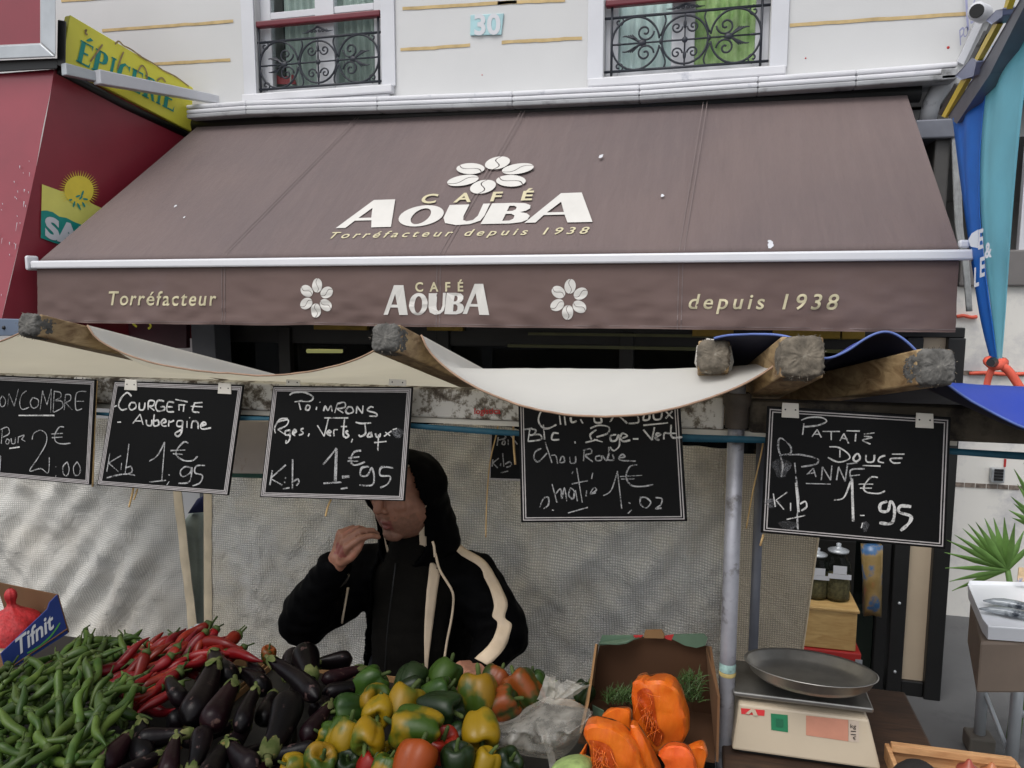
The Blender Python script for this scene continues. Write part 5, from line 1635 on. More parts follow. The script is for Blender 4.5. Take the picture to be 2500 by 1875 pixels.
# resting arm (picture right)
elR = at(1212, 1545, 2.36)
wrR = at(1180, 1632, 2.20)
body.capsule(shR, elR, .058, .046, 14)
body.capsule(elR, wrR, .044, .030, 14)
def hand(mb, wrist, d, n, side, curl, spread=.12, size=1.0, thumb=1.0):
    """palm and five jointed fingers: d along the hand, n out of the back of the hand, side towards the index finger"""
    d = d.normalized(); n = (n - d * n.dot(d)).normalized(); sd_ = d.cross(n).normalized()
    if sd_.dot(side) < 0: sd_ = -sd_
    k = size
    root = []
    for i, (off, L) in enumerate(((.034, .084), (.0118, .090), (-.0112, .086), (-.033, .077))):
        a = wrist + sd_ * off * k * .55
        b = wrist + d * L * k + sd_ * off * k
        mb.capsule(a, b, .0165 * k, .0118 * k, 10)
        root.append((b, off))
    mb.capsule(wrist - d * .03, wrist + d * .02, .029 * k, .028 * k, 12)
    for i, (b, off) in enumerate(root):
        L = (.046, .050, .047, .037)[i] * k
        a = 0
        p = b
        fd = (d + sd_ * spread * off / .03).normalized()
        for j, (q, r0, r1) in enumerate(((1, .0104, .0096), (.68, .0096, .0088), (.52, .0088, .0074))):
            a += R(curl[i] * (1.0, .95, .7)[j])
            dd = fd * math.cos(a) - n * math.sin(a)
            e = p + dd * L * q
            mb.capsule(p, e, r0 * k, r1 * k, 10)
            p = e
    t0 = wrist + d * .022 * k + sd_ * .024 * k
    t1 = t0 + (d * .72 + sd_ * .42 - n * .35 * thumb).normalized() * .042 * k
    t2 = t1 + (d * .9 - n * .4 * thumb).normalized() * .034 * k
    t3 = t2 + (d * .9 - sd_ * .25 - n * .3 * thumb).normalized() * .026 * k
    mb.capsule(t0, t1, .017 * k, .0125 * k, 10)
    mb.capsule(t1, t2, .0125 * k, .0108 * k, 10)
    mb.capsule(t2, t3, .0108 * k, .0085 * k, 10)
kn = at(848, 1282, 2.09)
hand(body, wrL, (kn - wrL), V((-.62, -.72, .25)), V((.5, -.6, .6)), (40, 48, 58, 66), .08, 1.12)
hand(body, wrR, at(1128, 1640, 2.10) - wrR, V((.1, -.35, 1)), V((-.3, -1, 0)), (22, 26, 30, 34), .2, 1.08)
# legs and feet
for s_ in (-1, 1):
    hip = V((TX + .1 * s_, TY + .02, .86)); kne = V((TX + .12 * s_, TY - .01, .47)); ank = V((TX + .13 * s_, TY + .03, .09))
    body.capsule(hip, kne, .085, .06, 14)
    body.capsule(kne, ank, .055, .038, 14)
    body.capsule(ank + V((0, .02, -.04)), ank + V((.03 * s_, -.15, -.05)), .04, .032, 12)
ob = body.build("body", m_skin, man, smooth=True)
remesh(ob, .0036, 2, .5)
ob.data.materials.append(M("stubbled_skin", (132, 94, 76), .62, .14, 60, .25, 260, dirt=(140, 100, 83), ds=90, dl=.52))
ob.data.materials.append(M("lip_skin", (131, 75, 67), .5, .12, 40))
for f_ in ob.data.polygons:
    q = (f_.center + man.location - HC) / HK
    f1_, l1_, u1_ = q.dot(fdir), q.dot(ldir), q.dot(udir)
    if abs(l1_) < .024 and -.107 < u1_ < -.077 and f1_ > .088: f_.material_index = 2
    elif f1_ > .015 and u1_ < -.066 + .022 * nz(f_.center, 55) + .3 * max(0, abs(l1_) - .05) and abs(l1_) < .08 and u1_ > -.22 and q.length < .22: f_.material_index = 1
displace(ob, lambda co, n: .0012 * nz(co, 60) if co.z > 1.2 else 0)
# eyes
for s_ in (-1, 1):
    e = MB().ball(hd(.078, .033 * s_, -.002), .0135, 12, 8).build("eye", m_white, man, smooth=True)
    MB().ball(hd(.0885, .0345 * s_, -.002), (.0035, .0055, .0055), 10, 6, HM).build("iris", m_shoe, e, smooth=True)
mb = MB()
for s_ in (-1, 1):
    mb.tube([hd(.1, .012 * s_, .028), hd(.098, .032 * s_, .034), hd(.082, .055 * s_, .028)], [.005, .006, .003], 6)
mb.build("eyebrow", m_jack, man, smooth=True)
# trousers and shoes
tr_ = MB()
tr_.capsule(V((TX - .05, TY + .03, .82)), V((TX + .05, TY + .03, .82)), .14, .14, 16)
for s_ in (-1, 1):
    tr_.capsule(V((TX + .1 * s_, TY + .02, .84)), V((TX + .12 * s_, TY - .01, .47)), .1, .08, 14)
    tr_.capsule(V((TX + .12 * s_, TY - .01, .47)), V((TX + .13 * s_, TY + .03, .10)), .078, .062, 14)
o = tr_.build("trousers", m_trou, man, smooth=True); remesh(o, .011, 3)
sh = MB()
for s_ in (-1, 1):
    a = V((TX + .13 * s_, TY + .05, .05))
    sh.capsule(a, a + V((.03 * s_, -.2, 0)), .05, .044, 14, .8)
o = sh.build("shoe", m_shoe, man, smooth=True); remesh(o, .008, 2)
for v in o.data.vertices:
    if v.co.z < .004: v.co.z = .004
# sweater
sw = MB()
sw.capsule(V((TX, TY, SZ - .03)), V((TX, TY, SZ - .25)), .150, .158, 20)
sw.capsule(V((TX, TY, SZ - .22)), V((TX, TY + .01, .86)), .165, .165, 20)
sw.capsule(V((TX, TY - .015, SZ + .10)), V((TX, TY, SZ - .04)), .090, .12, 18)
sw.capsule(V((TX - .1, TY + .01, SZ - .03)), V((TX + .1, TY + .01, SZ - .03)), .095, .095, 16)
o = sw.build("sweater", m_sweat, man, smooth=True); remesh(o, .009, 3)
displace(o, lambda c, n: .006 * nz(c, 9) + .003 * nz((c.x * 2, c.y, c.z * 6), 6, 2))
sweater = o
# jacket
jk = MB()
jk.capsule(V((TX, TY + .015, SZ - .03)), V((TX, TY + .015, SZ - .27)), .178, .19, 22)
jk.capsule(V((TX, TY + .015, SZ - .24)), V((TX, TY + .02, .80)), .195, .20, 22)
jk.capsule(V((TX - SHW + .02, TY + .02, SZ - .02)), V((TX + SHW - .02, TY + .02, SZ - .02)), .105, .105, 18)
jk.capsule(V((TX - .09, TY + .03, SZ + .04)), V((TX + .09, TY + .03, SZ + .04)), .085, .085, 16)
elLo = elL + V((-.02, 0, -.01))
jk.capsule(shL + V((0, 0, -.01)), elLo, .105, .092, 18)
jk.capsule(elLo, elL.lerp(wrL, .86), .092, .060, 18)
elRo = elR + V((.02, 0, 0))
jk.capsule(shR + V((0, 0, -.01)), elRo, .108, .095, 18)
jk.capsule(elRo, elR.lerp(wrR, .80), .094, .062, 18)
jo = jk.build("jacket", m_jack, man, smooth=True)
remesh(jo, .009, 5)
def wr_(c, n):
    return .012 * nz(c, 7, 1) + .008 * nz((c.x, c.y, c.z * 2.2), 13, 2) + .004 * nz(c, 28, 3)
displace(jo, wr_)
MB_ORG = man.location.copy()
def bvh(o):
    org = parent_origin(o)
    return BVHTree.FromPolygons([v.co + org for v in o.data.vertices], [tuple(p.vertices) for p in o.data.polygons])
jb = bvh(jo)
def onjack(px, py, tree=None):
    d = ray(px, py).normalized()
    h = (tree or jb).ray_cast(CP, d)
    return (h[0], h[1]) if h[0] is not None else (None, None)
def strip_on(name, left, right, mat, parent, off=.005, k=7, tree=None, cols=4):
    Lq, Rq = smoothline([p + (0,) for p in left], k), smoothline([p + (0,) for p in right], k)
    rows = []
    for a, b in zip(Lq, Rq):
        r = []
        for j in range(cols + 1):
            q = a.lerp(b, j / cols)
            c, n = onjack(q[0], q[1], tree)
            if c is None:
                continue
            if n.dot(c - CP) > 0: n = -n
            r.append(c + n * off)
        if len(r) == cols + 1: rows.append(r)
    if len(rows) > 1:
        return MB().grid(rows).build(name, mat, parent, smooth=True, solid=.004, soff=-1)
# open front: faces between the two zips go
ZL = smoothline([(878, 1330), (866, 1390), (852, 1430), (840, 1500), (830, 1560), (814, 1606), (812, 1660), (812, 1800)], 8)
ZR = smoothline([(1064, 1330), (1070, 1385), (1092, 1425), (1106, 1455), (1102, 1510), (1092, 1560), (1084, 1612), (1084, 1800)], 8)
def xa_(Q, y):
    for a, b in zip(Q[:-1], Q[1:]):
        if a[1] <= y <= b[1]:
            return a[0] + (b[0] - a[0]) * (y - a[1]) / max(1e-6, b[1] - a[1])
    return None
bm = bmesh.new(); bm.from_mesh(jo.data)
kill = []
for f in bm.faces:
    c = f.calc_center_median() + MB_ORG
    x, y, k = pix(c)
    l, r = xa_([(p[0], p[1]) for p in ZL], y), xa_([(p[0], p[1]) for p in ZR], y)
    if l and r and l < x < r and c.y < TY + .02 and f.normal.dot(c - CP) < .2 and (c - V((TX, TY, c.z))).length < .27:
        d_arm = 9
        for a, b in ((elLo, wrL), (shL, elLo), (elRo, wrR)):
            t = max(0, min(1, (c - a).dot(b - a) / (b - a).length_squared))
            d_arm = min(d_arm, (c - a.lerp(b, t)).length)
        if d_arm > .128:
            kill.append(f)
bmesh.ops.delete(bm, geom=kill, context='FACES')
bm.to_mesh(jo.data); bm.free()
q = jo.modifiers.new("solid", 'SOLIDIFY'); q.thickness = .008; q.offset = -1
swb = bvh(sweater)
def tubeon(name, pts, mat, r, tree, off=.004):
    P = []
    for a in smoothline([p + (0,) for p in pts], 6):
        c, n = onjack(a[0], a[1], tree)
        if c is not None: P.append(c + (CP - c).normalized() * off)
    if len(P) > 2: MB().tube(smoothline(P[::3] + P[-1:], 3), r, 6).build(name, mat, man, smooth=True)
jb0 = jb
tubeon("zip", [(850, 1434), (838, 1500), (829, 1560), (814, 1606)], m_cream, .0042, jb0, .006)
tubeon("zip", [(1060, 1335), (1072, 1388), (1094, 1425), (1107, 1456), (1102, 1512), (1092, 1562), (1084, 1616)], m_cream, .0046, jb0, .006)
tubeon("sweater_seam", [(966, 1375), (958, 1440), (946, 1540), (940, 1640)], m_shoe, .0025, swb, .001)
strip_on("lining", [(1048, 1370), (1040, 1450), (1035, 1540), (1036, 1640)], [(1074, 1392), (1064, 1440), (1052, 1540), (1042, 1640)], m_cream, man, .012, 7, swb)
strip_on("lining", [(898, 1345), (895, 1385), (890, 1440)], [(925, 1352), (908, 1390), (892, 1440)], m_cream, man, .014, 7, swb)
strip_on("sleeve_stripe", [(1078, 1308), (1120, 1352), (1170, 1384), (1182, 1412), (1196, 1440), (1206, 1478), (1202, 1504), (1214, 1520), (1208, 1550), (1190, 1580), (1160, 1608)], [(1080, 1294), (1128, 1336), (1180, 1369), (1208, 1408), (1229, 1450), (1238, 1478), (1232, 1508), (1248, 1524), (1244, 1548), (1226, 1590), (1192, 1624)], m_cream, man, .005)
strip_on("sleeve_stripe", [(735, 1405), (720, 1412), (706, 1424)], [(742, 1412), (724, 1424), (706, 1436)], m_cream, man, .005)
# patterned cuff on the raised arm
a, b = elL.lerp(wrL, .80), elL.lerp(wrL, .93)
MB().tube([a, a.lerp(b, .5), b], [.058, .056, .050], 18).build("cuff", M("checked_cuff", (60, 54, 48), .8, .7, 70, dirt=(190, 176, 150), ds=60, dl=.56), man, smooth=True)
a, b = elR.lerp(wrR, .76), elR.lerp(wrR, .88)
MB().tube([a, b], [.060, .055], 18).build("cuff", m_jack, man, smooth=True)
# hood: shell round the head, open towards the face
hfd = V((-.16, -.97, -.12)).normalized()
hld = V((0, 0, 1)).cross(hfd).normalized(); hud = hfd.cross(hld).normalized()
if hud.z < 0: hud = -hud
HH = Matrix((hfd, hld, hud)).transposed()
def hh(f, l, u): return HC + (hfd * f + hld * l + hud * u) * HK
hb = MB()
hb.ball(hh(-.008, -.010, -.014), (.148, .146, .124), 28, 20, HH)
hb.capsule(hh(-.03, -.01, -.03), V((TX, TY + .04, SZ + .10)), .122, .15, 22)
ho = hb.build("hood", m_jack, man, smooth=True)
remesh(ho, .009, 3)
displace(ho, lambda c, n: .008 * nz(c, 10, 4) + .004 * nz((c.x, c.y, c.z * 2), 22, 5))
def cutface(o, wide):
    bm = bmesh.new(); bm.from_mesh(o.data)
    kill = []
    for f in bm.faces:
        c = f.calc_center_median() + MB_ORG - HC
        a, l, u = c.dot(hfd), c.dot(hld), c.dot(hud)
        if a > .045 and ((l + .016) / wide) ** 2 + ((u + .09) / .21) ** 2 < 1: kill.append(f)
    bmesh.ops.delete(bm, geom=kill, context='FACES')
    bm.to_mesh(o.data); bm.free()
cutface(ho, .130)
q = ho.modifiers.new("solid", 'SOLIDIFY'); q.thickness = .010; q.offset = -1
hl = MB()
hl.ball(hh(-.008, -.010, -.014), (.136, .134, .112), 28, 20, HH)
hl.capsule(hh(-.03, -.01, -.03), V((TX, TY + .035, SZ + .10)), .115, .12, 22)
o = hl.build("hood_lining", m_cream, man, smooth=True); remesh(o, .009, 3); cutface(o, .122)
# drawcord end
MB().tube(smoothline([at(1056, 1322, 2.16), at(1060, 1336, 2.16), at(1062, 1360, 2.16)]), .004, 6).build("drawcord", m_cream, man, smooth=True)

# ------------------------------------------------------------------ display table and cardboard trays
m_card = M("cardboard", (131, 98, 62), .85, .12, 6, .1, 60)
m_cardd = M("cardboard_inside", (95, 65, 38), .9, .12, 6)
dt = thing("display_table", "dark stall table carrying the vegetable heaps", "table", (-.7, 1.75, .006))
MB().box(-2.7, .07, 1.22, 2.16, .93, .96).build("table_top", m_shopwood, dt, bevel=.006)
for x in (-2.6, -1.2, 0.0):
    for y in (1.27, 2.1):
        MB().box(x - .025, x + .025, y - .025, y + .025, .006, .929).build("leg", m_steel, dt, bevel=.004)
def tray(lab, x0, x1, y0, y1, h, slant=0):
    t = thing("cardboard_tray", lab, "tray", ((x0 + x1) / 2, (y0 + y1) / 2, .961))
    z0 = .961
    MB().box(x0, x1, y0, y1, z0, z0 + .006).build("bottom", m_black, t)  # cardboard bottom painted black as the shade between the vegetables
    mb = MB()
    mb.box(x0, x1, y0 - .006, y0 - .001, z0, z0 + h).box(x0, x1, y1 + .001, y1 + .006, z0, z0 + h)
    mb.box(x0 - .006, x0 - .001, y0, y1, z0, z0 + h).box(x1 + .001, x1 + .006, y0, y1, z0, z0 + h)
    mb.build("side_wall", m_card, t)
tray("cardboard tray under the green chilli heap", -2.05, -1.36, 1.28, 2.10, .03)
tray("cardboard tray under the red chillies and the aubergines", -1.34, -.80, 1.28, 2.12, .025)
tray("cardboard tray under the sweet pepper heap", -.78, -.22, 1.28, 2.12, .025)

# ------------------------------------------------------------------ vegetables
def copy_tree(root, loc, rot, scale, label, group):
    r = root.copy(); COL.objects.link(r)
    r.location = loc; r.rotation_euler = rot; r.scale = (scale * random.uniform(.82, 1.16), scale * random.uniform(.82, 1.16), scale)
    r['label'] = label
    r['category'] = root['category']
    if group: r['group'] = group
    for ch in list(root.children):
        c = ch.copy(); COL.objects.link(c); c.parent = r
    return r
def proto(name, cat):
    o = bpy.data.objects.new(name, None)
    COL.objects.link(o)
    o['category'] = cat
    return o
def frame(z, roll=0):
    """rotation whose local Z points along z"""
    q = V(z).normalized().to_track_quat('Z', 'Y')
    return (q.to_matrix() @ Matrix.Rotation(roll, 3, 'Z')).to_euler()
def inpoly(x, y, P):
    r = False
    for i in range(len(P)):
        (x0, y0), (x1, y1) = P[i], P[i - 1]
        if (y0 > y) != (y1 > y) and x < (x1 - x0) * (y - y0) / (y1 - y0) + x0: r = not r
    return r
# --- chillies: body along local Z from stem to tip
VEG = .25
def veg_mat(name, a, b, rough=.28, rand=.2, spots=None, sc_=9, lo=.4, hi=.62, coat=.0):
    N = Nodes(name)
    oi = N.n("ShaderNodeObjectInfo")
    v = N.n("ShaderNodeVectorMath", operation='SCALE'); v.inputs[0].default_value = (31, 17, 23)
    N.l(oi.outputs['Random'], v.inputs['Scale'])
    w_ = N.n("ShaderNodeVectorMath", operation='ADD'); N.l(N.co, w_.inputs[0]); N.l(v.outputs[0], w_.inputs[1])
    N.co = w_.outputs[0]
    f = N.noise(sc_, 3, .5)
    o = N.ramp(f, [(lo, sc(lin(a), VEG)), (hi, sc(lin(b), VEG))])
    h = N.n("ShaderNodeHueSaturation")
    N.l(N.math('ADD', N.math('MULTIPLY', oi.outputs['Random'], 2 * rand), 1 - rand), h.inputs['Value'])
    N.l(N.math('ADD', N.math('MULTIPLY', N.math('FRACT', N.math('MULTIPLY', oi.outputs['Random'], 7.31)), .016), .492), h.inputs['Hue'])
    N.l(o, h.inputs['Color'])
    o = h.outputs[0]
    bl = N.ramp(N.noise(38, 6, .7), [(.60, (0, 0, 0, 1)), (.70, (1, 1, 1, 1))])
    o = N.mix(N.math('MULTIPLY', bl, .4), o, N.mix(1.0, o, (.6, .5, .42, 1), 'MULTIPLY'))
    N.l(N.math('ADD', N.math('MULTIPLY', N.noise(16, 4, .6), .35), rough - .08), N.b.inputs['Roughness'])
    N.b.inputs['Specular IOR Level'].default_value = .14 if 'aub' in name else .26
    if spots:
        g = N.ramp(N.noise(26, 5, .6), [(.62, (0, 0, 0, 1)), (.68, (1, 1, 1, 1))])
        o = N.mix(g, o, lin(spots))
    N.color(o)
    N.bump(N.math('ADD', N.noise(60, 4), N.math('MULTIPLY', N.noise(14, 4), 2.5)), .14, .004)
    return N.m
m_gch = veg_mat("green_chilli_skin", (84, 122, 46), (134, 166, 72), .33, .32, None, 14)
m_rch = veg_mat("red_chilli_skin", (172, 26, 26), (214, 46, 36), .25, .2, None, 14)
m_stemg = veg_mat("green_stem", (96, 124, 56), (128, 150, 76), .6, .2)
m_egg = veg_mat("aubergine_skin", (22, 19, 22), (38, 25, 30), .25, .35, (70, 54, 52), 7)
m_egg2 = veg_mat("aubergine_purple_skin", (48, 24, 33), (66, 36, 44), .25, .2, (80, 60, 54), 7)
m_cal = veg_mat("aubergine_calyx", (122, 140, 74), (176, 180, 116), .7, .2, (120, 100, 60), 30)
def chilli_proto(name, mat, L, r, bend, seed, cat, fat=.55, stem=True):
    random.seed(seed)
    p = proto(name, cat)
    n = 9
    pts, rs = [], []
    for i in range(n + 1):
        t = i / n
        pts.append(V((bend * math.sin(t * 2.2) * L + .03 * L * math.sin(t * 7 + seed), .04 * L * math.sin(t * 5 + seed * 2), L * (t - .5))))
        rs.append(r * max(.10, (min(1, (t + .1) / .22) ** .6) * (1 - max(0, (t - fat) / (1 - fat)) ** 1.6 * .94) * (1 + .10 * math.sin(t * 11 + seed))))
    MB().tube(pts, rs, 9, True, .82).build("body", mat, p, smooth=True, sub=1)
    a = pts[0]
    MB().tube([a + V((0, 0, .004)), a + V((0, 0, -.002)), a + V((.003, .001, -.012)), a + V((.010 * math.cos(seed), .01 * math.sin(seed), -.028))], [r * .75, r * .8, .0026, .0022], 7).build("stem", m_stemg, p, smooth=True)
    return p
gp = [chilli_proto("green_chilli", m_gch, .105, .0124, .14 * (-1) ** k * (.5 + .5 * (k % 3)), k + 1, "chilli", .5) for k in range(6)]
rp = [chilli_proto("red_chilli", m_rch, .120, .0165, .07 * (-1) ** k, k + 11, "chilli", .42) for k in range(5)]
def scatter(protos, poly, z0, n, mind, name_label, group, ang, tilt, smin=.85, smax=1.15, zrise=0, seed=1, slope=.22):
    """lay copies over a heap: px polygon of the heap outline on the plane z0"""
    random.seed(seed)
    xs = [p[0] for p in poly]; ys = [p[1] for p in poly]
    got = []
    tries = 0
    while len(got) < n and tries < 30000:
        tries += 1
        x, y = random.uniform(min(xs), max(xs)), random.uniform(min(ys), max(ys))
        if not inpoly(x, y, poly): continue
        c = atz(x, y, z0)
        if any((c - q).length < mind for q in got): continue
        got.append(c)
    for c in got:
        a = ang() if callable(ang) else ang + random.gauss(0, .6)
        h = zrise(c) if callable(zrise) else 0
        d = V((math.cos(a), math.sin(a), random.gauss(0, tilt) + slope * math.sin(a)))
        p = random.choice(protos)
        copy_tree(p, c + V((0, 0, h + random.uniform(-.008, .012))), frame(d, random.uniform(0, 6.28)), random.uniform(smin, smax), name_label, group)
    return len(got)
GPOLY = [(-140, 1690), (20, 1676), (120, 1650), (190, 1594), (260, 1562), (335, 1570), (330, 1600), (275, 1626), (262, 1660), (288, 1700), (325, 1720), (330, 1750), (300, 1790), (262, 1830), (235, 1900), (215, 1960), (-140, 1960)]
def gh(c): return .035 * math.sin(min(1, max(0, (c.y - 1.2) / .85)) * math.pi) + .012 * nz(c, 6)
LG = "glossy green chilli in the big heap at the lower left"
scatter(gp, GPOLY, 1.055, 110, .032, LG, "green chillies in the heap", lambda: random.uniform(0, 6.28), .12, 1.0, 1.25, gh, 3)
scatter(gp, GPOLY, 1.085, 120, .030, LG, "green chillies in the heap", lambda: random.choice((-.9, -2.2, 2.3, -1.2, .6)) + random.gauss(0, .45), .22, .85, 1.15, gh, 5)
scatter(gp, [(60, 1690), (190, 1640), (280, 1690), (310, 1750), (250, 1830), (120, 1900), (0, 1860)], 1.118, 40, .045, LG, "green chillies in the heap", lambda: random.choice((-1.0, -2.0, 2.2)) + random.gauss(0, .5), .28, .85, 1.15, gh, 9)
RPOLY = [(276, 1640), (290, 1610), (345, 1582), (400, 1566), (470, 1562), (520, 1574), (575, 1588), (560, 1604), (520, 1622), (470, 1636), (420, 1650), (398, 1680), (392, 1722), (360, 1730), (330, 1708), (292, 1690)]
LR = "shiny red chilli in the heap between the green chillies and the aubergines"
scatter(rp, RPOLY, 1.075, 34, .034, LR, "red chillies in the heap", lambda: random.choice((1.1, -1.9, .2)) + random.gauss(0, .3), .15, 1.0, 1.25, 0, 4, .4)
scatter(rp, RPOLY, 1.105, 36, .034, LR, "red chillies in the heap", lambda: random.choice((1.2, -1.9, .9, 4.2)) + random.gauss(0, .25), .18, .95, 1.2, 0, 6, .4)
# two long ones pointing out to the right
for x, y, a, s_ in ((540, 1572, .05, 1.3), (600, 1600, -.15, 1.25), (520, 1596, .4, 1.2)):
    copy_tree(rp[1], atz(x, y, 1.12), frame(V((math.cos(a), math.sin(a), .02))), s_, LR, "red chillies in the heap")
for p in gp + rp:
    for ch in list(p.children): bpy.data.objects.remove(ch)
    bpy.data.objects.remove(p)

# --- aubergines: local Z from tip to stem
def egg_proto(mat, L, r, bend, seed):
    p = proto("aubergine", "aubergine")
    n = 12
    pts, rs = [], []
    for i in range(n + 1):
        t = i / n
        pts.append(V((bend * L * math.sin(t * math.pi), 0, L * (t - .5))))
        a = math.sqrt(max(0, 1 - (1 - min(1, t / .22)) ** 2))
        rs.append(max(.001, r * a * (1 - .5 * max(0, (t - .3) / .7) ** 1.1)))
    MB().tube(pts, rs, 14, True).build("body", mat, p, smooth=True, sub=1)
    e = pts[-1]; rr = rs[-1]
    mb = MB()
    rows = []
    for z, k in ((.012, .55), (.006, .95), (-.006, 1.16), (-.02, 1.22), (-.034, 1.24)):
        ring = []
        for i in range(20):
            a = 2 * math.pi * i / 20
            lobe = max(0, math.cos(2.5 * a)) ** .5 if z < -.01 else 1
            zz = z if z > -.01 else -.008 + (z + .008) * abs(math.cos(2.5 * a)) ** .8
            ring.append(e + V((math.cos(a) * rr * k, math.sin(a) * rr * k, zz)))
        rows.append(ring + ring[:1])
    mb.grid(rows)
    mb.tube([e + V((0, 0, .008)), e + V((.002, 0, .02)), e + V((.008, .003, .036))], [.0095, .0066, .0072], 8)
    mb.build("calyx", m_cal, p, smooth=True)
    return p
ep = [egg_proto(m_egg, .20, .036, .03, 1), egg_proto(m_egg, .185, .039, -.05, 2), egg_proto(m_egg2, .18, .037, .02, 3), egg_proto(m_egg, .23, .031, .07, 4), egg_proto(m_egg, .16, .041, .0, 5)]
EG = "aubergines in the heap"
def egg(stem, tip, k, lab, zs=1.12, dz=0, fs=None):
    a, b = atz(stem[0], stem[1], zs), atz(tip[0], tip[1], zs)
    d = a - b
    L = (.20, .185, .18, .23, .16)[k]
    s_ = fs or min(1.12, max(.72, d.length / (L + .01)))
    d = d.normalized() + V((0, 0, dz))
    copy_tree(ep[k], (a + b) / 2, frame(d, random.uniform(0, 6.28)), s_, lab, EG)
random.seed(5)
for args in (
    ((527, 1636), (452, 1756), 0, "long black aubergine slanting with its pale stem beside the red chillies", 1.14, .2),
    ((573, 1682), (506, 1770), 2, "purple tinted aubergine below the calyx shaped like a star, third from the red chillies", 1.15, .2),
    ((624, 1698), (586, 1772), 0, "dark aubergine with a bright glint, right of the purple tinted one", 1.15, .2),
    ((414, 1664), (450, 1716), 1, "dark aubergine touching the lower red chillies", 1.12, .1),
    ((520, 1598), (572, 1662), 1, "black aubergine at the back with its stem over the red chilli tips", 1.12, .05),
    ((660, 1616), (778, 1702), 3, "long thin black aubergine lying across the middle back of the heap", 1.17, .05),
    ((760, 1650), (742, 1590), 4, "fat round aubergine with a square calyx in front of the man's jacket hem", 1.13, -.1),
    ((700, 1650), (716, 1596), 4, "round black aubergine half behind the square calyx one", 1.10, -.1),
    ((868, 1634), (800, 1658), 2, "purple aubergine end with the green curled calyx near the man's sweater", 1.11, -.05),
    ((880, 1676), (806, 1692), 1, "dark aubergine lying left of the rearmost green pepper", 1.11, 0),
    ((655, 1826), (712, 1702), 0, "large dull aubergine pointing up from its pale calyx in the middle of the heap", 1.15, -.15),
    ((800, 1738), (748, 1796), 2, "reddish aubergine with shiny end just left of the yellow peppers", 1.13, .15),
    ((316, 1802), (248, 1880), 2, "purple aubergine nearest the green chillies at the picture's foot", 1.10, .1),
    ((346, 1780), (354, 1846), 0, "small dark upright aubergine behind the purple one by the green chillies", 1.10, .2),
    ((434, 1792), (360, 1800), 1, "aubergine with a ragged green calyx lying level, left part of the heap", 1.11, 0),
    ((428, 1822), (410, 1882), 2, "glinting aubergine under the ragged calyx at the picture's foot", 1.12, .15),
    ((470, 1862), (494, 1796), 0, "aubergine with a large pale calyx turned to the viewer at the picture's foot", 1.12, -.2),
    ((568, 1824), (618, 1868), 1, "aubergine with a thin pointed calyx low in the heap", 1.12, 0),
    ((352, 1868), (300, 1900), 0, "dark aubergine cut by the picture's lower edge near the chillies", 1.09, 0),
    ((540, 1846), (515, 1890), 0, "black aubergine under the large pale calyx, cut by the lower edge", 1.11, .1),
    ((660, 1846), (756, 1832), 0, "black aubergine with a light green calyx lying toward the yellow peppers", 1.12, 0),
    ((668, 1700), (640, 1766), 1, "deep black aubergine in the hollow right of the glinting one", 1.10, .1),
    ((610, 1610), (640, 1660), 0, "small dark aubergine behind the long thin one", 1.09, 0),
    ((470, 1730), (430, 1760), 4, "short black aubergine tucked under the long slanting one", 1.08, .1),
    ((590, 1790), (540, 1840), 1, "dark aubergine between the two star calyxes in the middle front", 1.10, .1),
    ((710, 1770), (690, 1850), 0, "blackish aubergine standing behind the light green calyx", 1.09, .2),
    ((820, 1700), (770, 1740), 4, "stubby dark aubergine beside the first green yellow pepper", 1.09, .1),
    ((640, 1880), (600, 1930), 2, "purple aubergine just entering the picture's lower edge", 1.10, .1),
    ((440, 1900), (470, 1950), 0, "black aubergine tip at the very bottom of the heap", 1.09, .1),
    ((590, 1640), (650, 1690), 1, "dull aubergine with hidden stem behind the star calyx", 1.08, 0),
    ((700, 1730), (730, 1680), 0, "dark aubergine under the large dull one", 1.07, 0),
    ((520, 1700), (490, 1650), 1, "black aubergine lying under the back row near the red chillies", 1.07, 0),
    ((780, 1620), (850, 1610), 4, "dark round aubergine touching the man's sweater front", 1.08, 0),
    ((380, 1830), (330, 1840), 4, "short aubergine in the shade below the ragged calyx", 1.07, 0),
    ((540, 1780), (470, 1800), 0, "deep black aubergine in the shaded middle of the heap", 1.07, 0),
    ((620, 1840), (560, 1870), 1, "shaded aubergine at the front below the thin pointed calyx", 1.07, 0),
    ((740, 1880), (680, 1900), 0, "dark aubergine below the lowest left yellow pepper", 1.08, 0)):
    egg(args[0], args[1], args[2], args[3], args[4], args[5])
for p in ep:
    for ch in list(p.children): bpy.data.objects.remove(ch)
    bpy.data.objects.remove(p)

